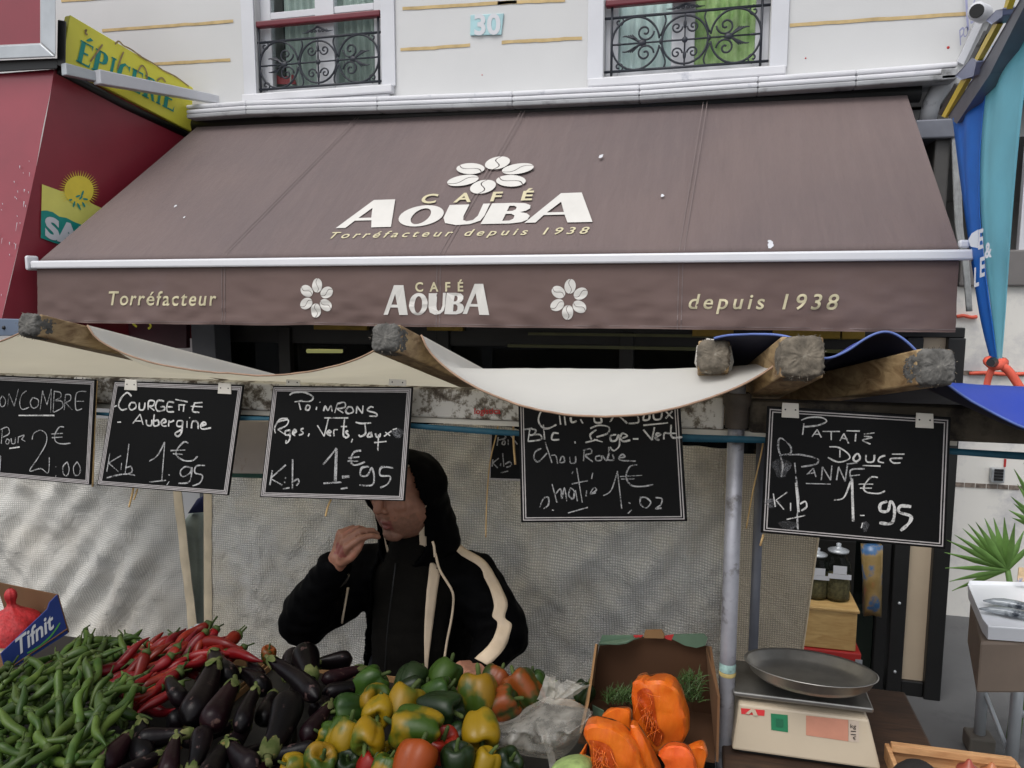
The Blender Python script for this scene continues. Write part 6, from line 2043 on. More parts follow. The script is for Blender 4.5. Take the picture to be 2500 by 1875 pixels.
# --- sweet peppers: local Z towards the stem
mp = {
    'green': veg_mat("green_pepper_skin", (62, 104, 40), (96, 140, 50), .3, .15, None, 9),
    'dark': veg_mat("dark_green_pepper_skin", (36, 62, 30), (56, 84, 40), .28, .15, None, 9),
    'yg': veg_mat("yellow_green_pepper_skin", (92, 128, 40), (224, 178, 36), .3, .1, None, 13, .47, .57),
    'yellow': veg_mat("yellow_pepper_skin", (124, 146, 46), (234, 188, 34), .3, .1, None, 10, .34, .47),
    'orange': veg_mat("orange_pepper_skin", (226, 92, 20), (236, 110, 30), .3, .06, None, 6),
    'og': veg_mat("orange_green_pepper_skin", (86, 108, 44), (214, 108, 46), .3, .1, None, 13, .44, .54),
    'red': veg_mat("red_pepper_skin", (196, 38, 28), (220, 58, 38), .3, .06, None, 6)}
def pepper_mesh(lobes, long_, seed):
    prof = [(.0005, .016), (.008, .017), (.017, .026), (.029, .033), (.040, .026), (.0455, .008), (.045, -.012 * long_), (.041, -.03 * long_), (.033, -.046 * long_), (.022, -.052 * long_), (.010, -.046 * long_), (.0005, -.042 * long_)]
    def fac(a, z):
        g = abs(math.sin(lobes * a / 2 + seed)) ** .55
        return (.80 + .22 * g) * (1 + .05 * math.sin(a * 2 + seed * 3) + .04 * math.sin(z * 60 + seed))
    mb = MB().lathe(prof, (0, 0, 0), 40, None, fac)
    for v in mb.v:
        v.z += .004 * math.cos(lobes * math.atan2(v.y, v.x)) * (1 if v.z < 0 else .6)
        v.x += .10 * v.z * math.sin(seed); v.y += .10 * v.z * math.cos(seed * 2)
    return mb
pm_, ps_ = [], []
for k in range(5):
    o = pepper_mesh(4 if k % 2 else 3, (1.05, 1.2, .95, 1.3, 1.1)[k], k * 1.7 + .4).build("body", mp['green'], None, smooth=True, sub=1)
    pm_.append(o.data); bpy.data.objects.remove(o)
    o = MB().tube([(0, 0, .012), (0, 0, .02), (.002, .001, .034), (.008 + .002 * k, .004, .054)], [.014, .0065, .0052, .0068], 8).build("stem", m_stemg, None, smooth=True)
    ps_.append(o.data); bpy.data.objects.remove(o)
PEP = "sweet peppers in the heap"
UPV = V((0, 0, 1))
def pepper(x, y, rpx, kind, sdir, lab, z=1.13, k=0):
    c = atz(x, y, z)
    _, _, dep = pix(c)
    s_ = rpx * dep / FPX / .0445
    t = thing("sweet_pepper", lab, "pepper", c, PEP)
    t.rotation_euler = frame(V(sdir), x * .7)
    t.scale = (s_,) * 3
    for nm, me, mt in (("body", pm_[k], mp[kind]), ("stem", ps_[k], m_stemg)):
        o = bpy.data.objects.new(nm, me)
        COL.objects.link(o); o.parent = t
        o.material_slots[0].link = 'OBJECT'; o.material_slots[0].material = mt
        q = o.modifiers.new("sub", 'SUBSURF'); q.levels = q.render_levels = 1
for a in (
    (912, 1664, 40, 'green', (.6, .4, .5), "bright green pepper at the back left of the pepper heap", 1.12, 1),
    (1010, 1655, 40, 'dark', (.1, .9, .4), "dark green pepper at the back before the man's cream lining", 1.12, 0),
    (1088, 1643, 42, 'green', (.3, .7, .7), "yellowish green pepper at the back just left of the man's resting hand", 1.13, 2),
    (1168, 1684, 52, 'yg', (-.1, .5, .9), "large yellow pepper flushed green, standing before the man's resting hand", 1.15, 1),
    (1212, 1658, 36, 'og', (.4, .6, .6), "orange and green pepper right of the man's resting hand", 1.12, 0),
    (919, 1712, 43, 'yg', (.5, -.3, .6), "green pepper with yellow lobes below the bright green one at the back left", 1.14, 0),
    (992, 1714, 52, 'yellow', (.2, .6, .8), "pale yellow pepper in the very middle of the pepper heap", 1.14, 2),
    (1010, 1690, 38, 'dark', (.8, .3, .3), "dark green pepper peeping out over the pale yellow middle one", 1.13, 3),
    (1078, 1690, 40, 'green', (.8, .2, .5), "slim green pepper left of the large yellow one", 1.14, 3),
    (1090, 1738, 48, 'dark', (.9, -.2, .1), "glossy dark green pepper lying on its side in the centre right", 1.15, 3),
    (842, 1736, 40, 'green', (-.7, -.5, .2), "green pepper with its stem to the left beside the aubergines", 1.13, 0),
    (922, 1742, 38, 'yellow', (.3, -.8, .0), "yellow pepper ring half hidden behind the yellow one facing the viewer", 1.14, 4),
    (998, 1776, 55, 'yg', (-.9, -.1, .1), "big green pepper streaked with yellow lying on its side in the centre", 1.16, 3),
    (846, 1788, 46, 'yg', (.2, .5, .8), "yellow pepper with two green patches near the aubergines", 1.15, 2),
    (896, 1806, 42, 'yellow', (.15, -.95, -.25), "yellow pepper turned with its curled stem toward the viewer", 1.16, 0),
    (800, 1796, 32, 'yg', (-.8, -.2, .3), "small lime yellow pepper at the left edge of the pepper heap", 1.13, 1),
    (783, 1856, 42, 'yg', (.5, -.3, .7), "yellow green pepper with a white fleck at the lower left of the pepper heap", 1.13, 0),
    (712, 1866, 30, 'yellow', (-.6, -.6, .3), "lowest left yellow pepper touching the light green calyx", 1.12, 2),
    (848, 1862, 32, 'dark', (.3, -.3, .8), "dark green pepper low between the yellow ones at the lower left", 1.11, 0),
    (906, 1866, 34, 'red', (.4, .3, .7), "red pepper low in front of the pepper turned to the viewer", 1.12, 2),
    (1017, 1852, 54, 'orange', (.1, .6, .6), "big bright orange pepper at the picture's foot", 1.15, 0),
    (1078, 1812, 44, 'red', (.4, -.3, .8), "red pepper with a green stem behind the bright orange one", 1.13, 3),
    (1116, 1850, 42, 'dark', (-.1, .1, 1), "small dark green pepper standing upright right of the bright orange one", 1.14, 0),
    (1118, 1796, 34, 'dark', (.6, .4, .4), "green pepper in the shade above the small upright one", 1.11, 3),
    (1176, 1790, 46, 'yellow', (.2, -.7, -.5), "yellow pepper half inside the plastic bag with stem hanging down", 1.14, 0),
    (1190, 1858, 38, 'yellow', (.3, .3, .8), "yellow pepper at the picture's foot below the plastic bag", 1.12, 2),
    (1240, 1860, 36, 'dark', (.5, -.3, .6), "green pepper lowest right, under the plastic bag", 1.11, 1),
    (1234, 1716, 42, 'og', (.8, .2, .4), "orange pepper with green shoulder above the plastic bag", 1.12, 3),
    (1270, 1672, 44, 'og', (-.6, .3, .6), "reddish orange and dark green pepper at the back right", 1.13, 3),
    (1304, 1662, 30, 'green', (-.3, .2, .9), "small green pepper with a thin stem sticking up at the back right", 1.13, 1),
    (1334, 1684, 30, 'dark', (.5, .5, .5), "dark pepper behind the plastic bag's knot", 1.11, 0),
    (1428, 1686, 26, 'dark', (.4, .5, .6), "dark green pepper between the bag's knot and the open carton", 1.11, 0),
    (946, 1872, 36, 'yg', (.2, .4, .8), "yellow green pepper cut by the lower edge left of the bright orange one", 1.13, 2),
    (956, 1830, 24, 'yellow', (.2, -.8, .3), "small pointed yellow pepper between the red and the orange ones", 1.11, 3),
    (1040, 1700, 38, 'dark', (.1, .2, .9), "dark pepper deep in the heap behind the big streaked one", 1.09, 0),
    (1140, 1740, 36, 'dark', (.5, .3, .6), "dark pepper deep in the heap left of the plastic bag", 1.09, 2),
    (655, 1594, 20, 'og', (.2, .1, .9), "small orange yellow pepper end at the back behind the long thin aubergine", 1.11, 0)):
    pepper(*a)

# ------------------------------------------------------------------ cartons
def carton_quad(name, pts, th, mat, par, label=None):
    mb = MB().quadbox(pts, th)
    return mb.build(name, mat, par, bevel=.0015, label=label)
m_blueprint = M("blue_print_card", (21, 45, 108), .5, .08, 7)
tb = thing("printed_carton", "open blue printed carton of oranges at the left edge, white word Tifnit on its side", "carton", at(60, 1650, 1.75))
f0, f1, f2, f3 = at(16, 1642, 1.74), at(166, 1546, 1.93), at(140, 1452, 1.93), at(2, 1592, 1.74)
nrm = (f1 - f0).cross(f3 - f0).normalized()
if nrm.dot(CP - f0) < 0: nrm = -nrm
mid_a, mid_b = f3.lerp(f2, .86), f3.lerp(f2, .80)
mb = MB().prism([f0, f1, f2, mid_a, mid_b + (f0 - f3) * .18, f3 + (f0 - f3) * .06], -nrm * .006)
mb.build("side_wall", m_blueprint, tb)
mb = MB()
ex = (f1 - f0)
a = f0.lerp(f1, .22).lerp(f3.lerp(f2, .22), .34) + nrm * .0015
b = f0.lerp(f1, .84).lerp(f3.lerp(f2, .84), .36) + nrm * .0015
upd = ((f3 - f0).normalized() * 1.0)
put_text(mb, "Tifnit", a, b - a, upd, 1.15, shear=.25, bold=.02)
mb.build("lettering", m_white, tb)
mb = MB()
ribbon(mb, smoothline([f0.lerp(f1, u).lerp(f3.lerp(f2, u), v) + nrm * .0016 for u, v in ((.34, .20), (.55, .16), (.75, .22), (.92, .36))]), .005, nrm)
mb.build("green_swoosh", M("green_print", (70, 140, 60), .5, .1), tb)
L_ = V((-.34, .08, 0))
carton_quad("back_wall", [f1 + V((0, .002, 0)), f1 + L_, f2 + L_ + V((0, 0, -.02)), f2], (0, .005, 0), m_cardd, tb)
carton_quad("bottom", [f0 + V((0, 0, .004)), f1 + V((0, 0, .012)), f1 + L_ + V((0, 0, .012)), f0 + L_ + V((0, 0, .012))], (0, 0, .004), m_cardd, tb)
carton_quad("flap", [at(86, 1456, 2.03), at(112, 1450, 2.0), at(134, 1462, 1.95), at(108, 1486, 1.95)], (0, .004, 0), m_card, tb)
m_net = M("red_netting", (163, 30, 34), .6, .3, 60, .6, 90)
m_orng = M("orange_peel", (199, 110, 30), .4, .15, 12, .3, 120)
nb = thing("net_bag", "red net bag of oranges with a knotted top in the printed carton", "bag", at(30, 1560, 1.85))
k0 = at(28, 1478, 1.88)
o = MB().lathe([(.004, .058), (.016, .05), (.020, .03), (.012, .012), (.011, .0), (.034, -.018), (.066, -.036), (.088, -.06), (.092, -.10)], k0, 22, None, lambda a, z: 1 + .10 * math.sin(7 * a + z * 40) + .08 * math.sin(3 * a + z * 25) + .05 * math.sin(11 * a - z * 60)).build("netting", m_net, nb, smooth=True, sub=1)
mb = MB()
MB().box(k0.x - .07, k0.x + .05, k0.y - .076, k0.y - .072, k0.z - .13, k0.z - .075).build("paper_band", m_printy, nb)
for k, (x, y, Y) in enumerate(((8, 1580, 1.86), (34, 1572, 1.90), (54, 1548, 1.94), (-20, 1600, 1.86), (24, 1600, 1.84), (-10, 1556, 1.92), (76, 1530, 1.97))):
    og_ = thing("orange", "orange inside the printed carton at the left edge", "orange", at(x, y, Y), "oranges in the printed carton")
    MB().ball(at(x, y, Y), .025, 14, 10).build("peel", m_orng, og_, smooth=True)

# open carton with dill in the middle
m_carton_in = M("brown_carton_inside", (68, 41, 18), .9, .1, 5)
m_flapg = M("green_red_flap", (84, 106, 86), .6, .12, 9)
m_flapr = M("red_flap_print", (172, 44, 44), .6, .1)
oc = thing("open_carton", "open upright carton with brown inside and green printed lid edge, holding dill", "carton", at(1600, 1800, 1.95))
YC = 2.06
bl, br_, tr_, tl_ = at(1440, 1760, YC), at(1742, 1760, YC), at(1722, 1575, YC), at(1464, 1570, YC)
MB().prism([bl, br_, at(1738, 1640, YC), tr_, at(1628, 1556, YC), at(1570, 1556, YC), tl_, at(1452, 1640, YC)], (0, .006, 0)).build("back_wall", m_carton_in, oc)
F = .30
MB().prism([at(1438, 1770, YC), at(1462, 1574, YC), at(1458, 1572, YC - .05), at(1446, 1660, YC - .12), at(1438, 1716, YC - .2), at(1420, 1790, YC - .24)], (-.006, 0, 0)).build("side_wall", m_card, oc)
MB().prism([at(1740, 1764, YC), at(1722, 1576, YC), at(1732, 1578, YC - .05), at(1738, 1620, YC - .08), at(1752, 1700, YC - .2), at(1748, 1860, YC - .24)], (.006, 0, 0)).build("side_wall", m_cardd, oc)
MB().prism([at(1464, 1572, YC - .01), at(1570, 1556, YC - .01), at(1548, 1562, YC - .045), at(1528, 1572, YC - .06), at(1505, 1574, YC - .07), at(1468, 1572, YC - .07), at(1462, 1572, YC - .05)], (0, 0, .004)).build("flap", m_flapg, oc)
def flap(pts, m):
    MB().prism([at(x, y, YC - .02) for x, y in pts], (0, -.005, 0)).build("flap", m, oc)
flap([(1462, 1574), (1470, 1550), (1546, 1550), (1550, 1558), (1534, 1568), (1512, 1573), (1490, 1572)], m_flapg)
flap([(1640, 1558), (1646, 1548), (1718, 1546), (1728, 1556), (1722, 1574), (1700, 1580), (1672, 1574)], m_flapg)
flap([(1547, 1550), (1570, 1550), (1566, 1554), (1551, 1558)], m_flapr)
flap([(1620, 1552), (1645, 1548), (1639, 1562), (1626, 1558)], m_flapr)
flap([(1572, 1552), (1576, 1537), (1616, 1536), (1624, 1552), (1620, 1557), (1574, 1556)], m_card)
MB().box(bl.x, br_.x, YC - .22, YC - .002, 1.03, 1.036).build("bottom", m_carton_in, oc)
MB().prism([at(1446, 1722, 1.92), at(1474, 1736, 1.90), at(1478, 1752, 1.90), at(1448, 1752, 1.92)], (0, .004, 0)).build("flap", m_flapg, oc)
dl = thing("dill_bunch", "bunch of feathery green dill inside the open carton", "herbs", at(1600, 1720, 1.98))
mb = MB()
random.seed(21)
for k in range(420):
    if k % 2: x, y = random.uniform(1650, 1712), random.uniform(1655, 1715)
    else: x, y = random.uniform(1478, 1570), random.uniform(1692, 1722)
    p = at(x, y, random.uniform(1.93, 2.03))
    d = V((random.gauss(.15, .5), random.gauss(0, .4), random.uniform(.1, 1))).normalized() * random.uniform(.018, .045)
    mb.tube([p, p + d * .6 + V((0, 0, .003)), p + d], [.0012, .001, .0004], 3)
mb.build("sprigs", M("dill_green", (57, 81, 34), .6, .3, 30), dl, kind="stuff")
for a, b in (((1476, 1650), (1480, 1700)),):
    pass

# ------------------------------------------------------------------ pumpkin pieces
def flesh(name, a, b, fib):
    N = Nodes(name)
    co = N.mapping((1, 1, .25))
    f = N.noise(22, 6, .6, co, .8)
    o = N.ramp(f, [(.35, lin(a)), (.65, lin(b))])
    N.color(o); N.set(Roughness=.38)
    N.b.inputs['Subsurface Weight'].default_value = .12
    N.b.inputs['Subsurface Radius'].default_value = (.02, .006, .002)
    N.bump(N.math('ADD', f, N.math('MULTIPLY', N.noise(90, 5), .4)), fib, .006)
    return N.m
m_flesh = flesh("pumpkin_flesh", (196, 86, 14), (214, 110, 26), .25)
m_cav = flesh("pumpkin_fibre", (150, 52, 10), (186, 76, 18), 1.0)
m_rind = M("pumpkin_rind", (176, 132, 92), .6, .3, 20, .3, 60)
def pumpkin(lab, pts, Y, depth, bulge, nrm, seed, cavity=None, mat=None):
    P = [at(p[0], p[1], Y) for p in smoothline([q + (0,) for q in pts + pts[:1]], 7)[:-1]]
    t = thing("pumpkin_piece", lab, "pumpkin", sum(P, V((0, 0, 0))) / len(P), "cut pumpkin pieces")
    o = puffy(P, nrm, depth, bulge, 14, .005, 26, seed).build("flesh", mat or m_flesh, t, smooth=True)
    displace(o, lambda co, n: .0012 * nz(co, 36, seed) + .0010 * nz((co.x * 4, co.y, co.z * .6), 40, seed + 1))
    o.data.set_sharp_from_angle(angle=R(38))
    if cavity:
        Q = [at(x, y, Y) for x, y in cavity]
        tree = bvh(o)
        rows_ = []
        c = sum(Q, V((0, 0, 0))) / len(Q)
        QQ = smoothline(Q + Q[:1], 4)[:-1]
        out_ = []
        for k in range(7):
            s_ = 1 - k / 6 * .98
            r = []
            for q in QQ:
                w_ = c + (q - c) * s_
                d = (w_ - CP).normalized()
                h = tree.ray_cast(CP, d)
                hp = h[0] if h[0] is not None else w_
                r.append(hp + (CP - hp).normalized() * (.003 + .008 * (nz(hp, 70, seed) + .3) * (1 - s_ if k < 6 else 1)))
            rows_.append(r + r[:1])
        cv = MB().grid(rows_).build("seed_cavity", m_cav, t, smooth=True)
        mb = MB()
        random.seed(seed)
        for k in range(34):
            a = rows_[random.randint(1, 6)][random.randint(0, len(QQ) - 1)]
            d = V((random.gauss(0, .35), -.3, random.gauss(-.6, .7))).normalized()
            L = random.uniform(.015, .05)
            mb.tube(smoothline([a, a + d * L * .5 + V((random.gauss(0, .004), -.005, 0)), a + d * L], 3), [random.uniform(.0005, .0012)] * 7, 4)
        mb.build("fibre", m_flesh, cv, smooth=True)
    mb = MB()
    n = len(P)
    nn = V(nrm).normalized()
    mb.grid([[p - nn * depth * .52 for p in P + P[:1]], [p - nn * depth * .62 + (sum(P, V((0, 0, 0))) / n - p) * .12 for p in P + P[:1]]])
    mb.poly([[p - nn * depth * .62 + (sum(P, V((0, 0, 0))) / n - p) * .12 for p in P]])
    mb.build("rind", m_rind, t, smooth=False)
    return t
pumpkin("tallest upright pumpkin wedge with a stringy seed cavity on its left side", [(1549, 1660), (1556, 1654), (1572, 1650), (1580, 1656), (1600, 1652), (1624, 1653), (1648, 1668), (1664, 1695), (1672, 1730), (1680, 1760), (1678, 1790), (1662, 1812), (1630, 1826), (1590, 1830), (1566, 1800), (1550, 1740)], 1.82, .075, .10, (-.1, -1, .25), 2,
        [(1556, 1690), (1572, 1680), (1592, 1690), (1600, 1730), (1606, 1770), (1622, 1796), (1606, 1822), (1586, 1800), (1572, 1760), (1558, 1730)])
pumpkin("curved pumpkin wedge in front with a hollow stringy middle", [(1428, 1788), (1432, 1766), (1448, 1757), (1480, 1762), (1500, 1768), (1530, 1786), (1552, 1812), (1566, 1845), (1570, 1900), (1480, 1910), (1440, 1880), (1445, 1830)], 1.66, .075, .12, (.05, -1, .3), 5,
        [(1438, 1806), (1470, 1812), (1494, 1830), (1502, 1870), (1490, 1905), (1456, 1900), (1442, 1850)])
pumpkin("short pumpkin piece behind the curved wedge", [(1472, 1744), (1490, 1732), (1535, 1730), (1542, 1760), (1540, 1790), (1500, 1790), (1470, 1770)], 1.76, .05, .10, (0, -1, .4), 7)
pumpkin("narrow pumpkin strip between the tall and the curved wedges", [(1540, 1764), (1556, 1772), (1580, 1810), (1600, 1850), (1612, 1900), (1570, 1900), (1562, 1850), (1546, 1812)], 1.70, .05, .12, (0, -1, .3), 9)
pumpkin("reddish pumpkin piece with a grey rind edge at the lower right", [(1606, 1838), (1625, 1822), (1650, 1816), (1680, 1826), (1696, 1860), (1696, 1905), (1630, 1905), (1622, 1866)], 1.64, .05, .10, (0, -1, .35), 11, None, flesh("red_pumpkin_flesh", (206, 76, 20), (226, 100, 36), .3))
pumpkin("pumpkin chunk with straight cut faces furthest to the right", [(1678, 1826), (1716, 1814), (1726, 1846), (1712, 1880), (1690, 1900), (1684, 1860)], 1.70, .05, .06, (0, -1, .3), 13)
sq = thing("green_squash", "pale green bumpy squash end at the picture's foot below the pumpkin", "squash", at(1395, 1880, 1.62))
P = [at(x, y, 1.62) for x, y in ((1340, 1884), (1352, 1862), (1380, 1847), (1415, 1845), (1440, 1852), (1450, 1870), (1445, 1910), (1340, 1915))]
o = puffy(P, (0, -1, .4), .07, .8, 6, .004, 40, 3).build("rind", M("green_squash_rind", (138, 160, 96), .5, .35, 40, .3, 60), sq, smooth=True, sub=1)
pumpkin("thin orange sliver leaning left of the curved wedge", [(1402, 1872), (1414, 1846), (1432, 1818), (1428, 1850), (1424, 1880), (1380, 1890)], 1.67, .03, .3, (0, -1, .3), 15)

# plastic bag
N = Nodes("thin_plastic")
N.color(lin((236, 232, 222))); N.set(Roughness=.2)
N.b.inputs['Specular IOR Level'].default_value = .7
tr0 = N.n("ShaderNodeBsdfTransparent"); tl0 = N.n("ShaderNodeBsdfTranslucent"); tl0.inputs['Color'].default_value = lin((214, 210, 196))
m1_ = N.n("ShaderNodeMixShader"); m1_.inputs[0].default_value = .45
N.l(N.b.outputs[0], m1_.inputs[1]); N.l(tl0.outputs[0], m1_.inputs[2])
m2_ = N.n("ShaderNodeMixShader")
N.l(N.ramp(N.noise(14, 5, .6), [(.32, (.42, .42, .42, 1)), (.68, (.86, .86, .86, 1))]), m2_.inputs[0])
N.l(tr0.outputs[0], m2_.inputs[2]); N.l(m1_.outputs[0], m2_.inputs[1])
N.l(m2_.outputs[0], N.o.inputs['Surface'])
m_bag = N.m
bg_ = thing("plastic_bag", "crumpled clear plastic bag with twisted top lying on the peppers beside the pumpkin", "bag", at(1310, 1790, 1.8))
def crumple(p, s=1):
    a = abs(nz(p, 16, 2)) ; b = abs(nz(p, 34, 3)); c = abs(nz(p, 70, 4))
    return V((nz(p, 14, 7) * .010, -(.028 * (1 - 2 * a) + .016 * (1 - 2 * b) + .007 * (1 - 2 * c)) * s, nz(p, 14, 9) * .010))
bot = [(1190, 1770), (1180, 1800), (1200, 1826), (1260, 1842), (1320, 1852), (1352, 1852), (1392, 1830), (1420, 1790), (1446, 1735)]
topl = [(1196, 1742), (1228, 1746), (1262, 1738), (1298, 1718), (1330, 1700), (1350, 1704), (1390, 1706), (1420, 1716), (1444, 1726)]
Bq, Tq = smoothline([p + (0,) for p in bot], 8), smoothline([p + (0,) for p in topl], 8)
rows = []
for j in range(27):
    t = j / 26
    r = []
    for a, b in zip(Tq, Bq):
        q = a.lerp(b, t)
        p = at(q[0], q[1], 1.86 - .10 * math.sin(math.pi * (t * .9 + .05)) - .08 * t)
        r.append(p + crumple(p, math.sin(math.pi * min(1, max(0.02, t)))))
    rows.append(r)
MB().grid(rows).build("film", m_bag, bg_, smooth=True)
mb = MB()
for pts, w0, w1 in (([(1330, 1712), (1338, 1680), (1344, 1650)], .022, .012), ([(1340, 1714), (1358, 1690), (1352, 1660)], .02, .014), ([(1345, 1716), (1380, 1680), (1408, 1660)], .02, .026), ([(1350, 1718), (1392, 1692), (1424, 1668)], .02, .02)):
    c = smoothline([at(x, y, 1.86) for x, y in pts], 6)
    L_2, R_2 = [], []
    for i, p in enumerate(c):
        w_ = w0 + (w1 - w0) * i / len(c)
        L_2.append(p + V((-w_, .01 * nz(p, 50), .006 * nz(p, 60, 2)))); R_2.append(p + V((w_, -.012 * nz(p, 50, 4), .006 * nz(p, 60, 6))))
    M_2 = [(a + b) / 2 + V((0, -.012, 0)) for a, b in zip(L_2, R_2)]
    mb.grid([L_2, M_2, R_2])
mb.build("twisted_top", m_bag, bg_, smooth=False)
mb = MB()
c = smoothline([at(x, y, 1.72) for x, y in ((1316, 1760), (1330, 1800), (1344, 1840), (1352, 1880))], 5)
mb.grid([[p + V((-.010, 0, 0)) for p in c], [p + V((0, -.006, 0)) for p in c], [p + V((.010, 0, 0)) for p in c]])
mb.build("handle", m_bag, bg_, smooth=True)
# wooden post edge left of the pole
sp_ = thing("wooden_batten", "thin brown wooden batten beside the foot of the galvanised pole", "batten", at(1752, 1860, 2.0))
a, b = at(1752, 1960, 2.02), at(1756, 1738, 2.02)
MB().box(a.x - .006, a.x + .008, 2.02, 2.035, .55, b.z).build("batten", m_raft, sp_, bevel=.002)

# ------------------------------------------------------------------ weighing scale on its own table
m_plast = M("cream_plastic", (183, 169, 147), .4, .06, 5, dirt=(184, 166, 140), ds=7, dl=.62)
m_stain = M("stainless_steel", (150, 148, 143), .36, .2, 14, .1, 30, metal=.85)
ZS = 1.035
t2 = thing("side_table", "brown wooden side table carrying the weighing scale", "table", (.35, 2.05, .006))
MB().box(.085, .62, 1.62, 2.35, .985, 1.02).build("table_top", wood("brown_table_wood", (70, 50, 36), (44, 32, 24)), t2, bevel=.006)
for x in (.12, .58):
    for y in (1.68, 2.3):
        MB().box(x - .02, x + .02, y - .02, y + .02, .006, .984).build("leg", m_steel, t2, bevel=.003)
YS_ = 1.90
s0, s1 = at(1806, 1834, YS_), at(2153, 1860, YS_)
scl = thing("weighing_scale", "cream electronic weighing scale with a pinkish display on the side table", "scale", V(((s0.x + s1.x) / 2, YS_ + .12, 1.0205)))
zb0 = 1.035
x0, x1 = s0.x - .02, s1.x
zt1 = at(1980, 1735, YS_ + .03).z
D = .24
mb = MB()
mb.hexa([(x0, YS_, zb0), (x1, YS_, zb0), (x1, YS_ + D, zb0), (x0, YS_ + D, zb0), (x0 + .015, YS_ + .022, zt1), (x1 - .03, YS_ + .022, zt1), (x1 - .03, YS_ + D, zt1), (x0 + .015, YS_ + D, zt1)])
mb.build("housing", m_plast, scl, bevel=.006)
MB().box(x0 + .02, x1 - .02, YS_ + .02, YS_ + D - .02, 1.0205, zb0 - .001).build("foot", m_black, scl)
fa0, fa1 = V((x0, YS_, zb0)), V((x1, YS_, zb0)); fb0, fb1 = V((x0 + .015, YS_ + .022, zt1)), V((x1 - .03, YS_ + .022, zt1))
fn = (fa1 - fa0).cross(fb0 - fa0).normalized()
if fn.y > 0: fn = -fn
def sf(px, py, o=.0015): return atp(px, py, fa0 + fn * o, fn)
def plate(name, pts, mat, par, o=.0015):
    return MB().prism([sf(x, y, o) for x, y in pts], -fn * .001).build(name, mat, par)
dsp = plate("display", [(1968, 1747), (2071, 1758), (2071, 1810), (1968, 1795)], M("pink_display", (186, 130, 108), .2, .08, 20), scl)
plate("button_panel", [(2072, 1758), (2097, 1761), (2097, 1812), (2072, 1810)], M("panel_grey", (182, 166, 150), .4, .05), scl)
mb = MB()
for t, x, y, w_ in (("kg", 2076, 1777, 14), ("€", 2082, 1806, 8)):
    p, q = sf(x, y, .004), sf(x + w_, y + w_ * .1, .004)
    put_text(mb, t, p, q - p, (0, 0, 1), 1.0)
for y in (1784, 1792):
    p = sf(2077, y, .004); mb.poly([[p, sf(2090, y + 1, .004), sf(2090, y + 3, .004), sf(2077, y + 2, .004)]])
mb.build("lettering", m_black, scl)
gl = plate("green_label", [(1882, 1742), (1923, 1746), (1924, 1788), (1883, 1782)], M("green_label", (28, 112, 74), .45, .1, 20), scl)
plate("label_mark", [(1894, 1755), (1912, 1757), (1912, 1775), (1895, 1773)], M("green_label_dark", (22, 92, 62), .45, .1, 20), scl, .004)
plate("red_label", [(1809, 1729), (1867, 1734), (1866, 1748), (1810, 1743)], M("red_label", (196, 44, 48), .45, .1), scl)
plate("label_shape", [(1820, 1742), (1834, 1731), (1844, 1733), (1850, 1747), (1840, 1747), (1836, 1738), (1828, 1744)], m_plast, scl, .004)
zp = zt1 + .012
MB().box(x0 + .0, x1 - .018, YS_ + .03, YS_ + D - .03, zp, zp + .014).build("platform", m_stain, scl, bevel=.004)
MB().box(x0 + .08, x1 - .10, YS_ + .1, YS_ + D - .08, zt1 - .002, zp).build("neck", m_black, scl)
pn = thing("scale_pan", "round stainless steel pan resting on the weighing scale", "pan", V((at(1970, 1660, 2.02).x, YS_ + .085, zp + .0145)))
c = V(pn.location)
Rr = .160
prof = [(0, .001), (.10, .001), (.125, .004), (.146, .018), (Rr - .004, .037), (Rr, .039), (Rr + .003, .041), (Rr, .043), (Rr - .006, .039), (.142, .020), (.122, .0075), (.10, .005), (0, .005)]
rotm = Matrix.Rotation(R(1), 3, 'Y') @ Matrix.Rotation(R(-11), 3, 'X')
MB().lathe(prof, c + V((0, 0, .020)), 56, rotm).build("dish", m_stain, pn, smooth=True)

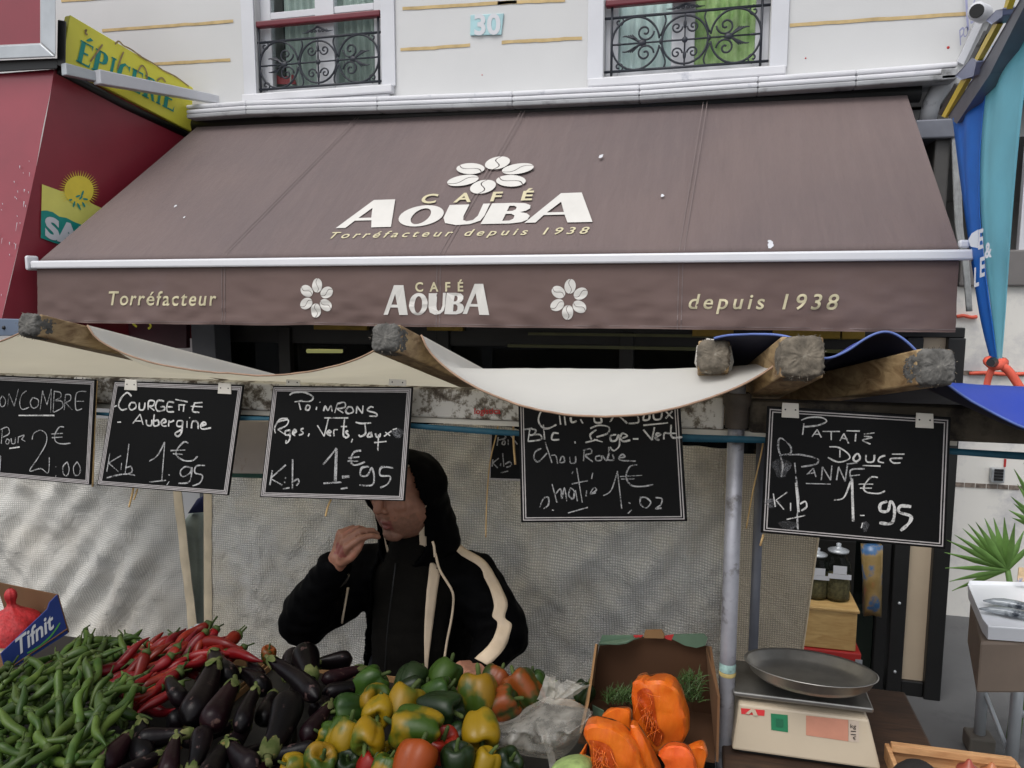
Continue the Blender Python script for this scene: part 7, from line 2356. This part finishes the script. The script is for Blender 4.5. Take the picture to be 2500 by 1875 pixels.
# wooden crate lower right with dark round vegetable
m_crate = wood("crate_wood", (206, 160, 112), (166, 118, 76), .7)
cr = thing("wooden_crate", "wooden fruit crate with pale slats at the lower right corner", "crate", at(2320, 1850, 1.95))
a, b = at(2176, 1814, 1.97), at(2474, 1852, 1.97)
zt_ = a.z
mb = MB()
mb.quadbox([V((a.x, 1.97, zt_ - .17)), V((b.x, 1.97, zt_ - .17)), V((b.x, 1.97, b.z)), V((a.x, 1.97, zt_))], (0, .010, 0))
mb.build("back_slat", m_crate, cr, bevel=.002)
MB().quadbox([V((a.x - .002, 1.955, zt_ + .004)), V((b.x, 1.955, b.z + .004)), V((b.x, 1.955, b.z - .016)), V((a.x - .002, 1.955, zt_ - .016))], (0, .012, 0)).build("rim", m_crate, cr, bevel=.002)
for xx, nm in ((a.x - .012, 1), (b.x + .001, 2)):
    MB().box(xx, xx + .011, 1.62, 1.985, zt_ - .17, zt_ - .01).build("side_slat", m_crate, cr, bevel=.002)
_zr = at(2240, 1910, 1.83).z - .05
MB().box(a.x, b.x, 1.62, 1.968, _zr - .008, _zr).build("base", m_crate, cr)
t3 = thing("side_bench", "low dark bench under the wooden crate", "bench", ((a.x + b.x) / 2, 1.8, .006))
MB().box(a.x - .03, b.x + .03, 1.6, 2.0, zt_ - .215, zt_ - .179).build("bench_top", m_shopwood, t3, bevel=.004)
for x in (a.x, b.x):
    for y in (1.64, 1.96):
        MB().box(x - .02, x + .02, y - .02, y + .02, .006, zt_ - .216).build("leg", m_steel, t3)
rd = thing("black_radish", "round black radish in the wooden crate at the picture's foot", "radish", at(2240, 1880, 1.83))
o = MB().ball(at(2240, 1910, 1.83), (.055, .05, .05), 24, 16).build("root", M("black_radish_skin", (30, 26, 24), .8, .3, 20, .6, 60), rd, smooth=True)
displace(o, lambda c, n: .004 * nz(c, 40))
for k, (x, y, lab) in enumerate(((2364, 1882, "small reddish onion beside the black radish in the wooden crate"), (2420, 1890, "brownish onion at the right end of the wooden crate"))):
    on = thing("onion", lab, "onion", at(x, y, 1.85))
    MB().lathe([(0, -.024), (.018, -.02), (.028, -.004), (.024, .012), (.010, .022), (.004, .034), (0, .035)], at(x, y + 6, 1.85), 20).build("bulb", M("onion_skin_%d" % k, (150, 70, 54) if k == 0 else (176, 110, 70), .4, .2, 20), on, smooth=True)
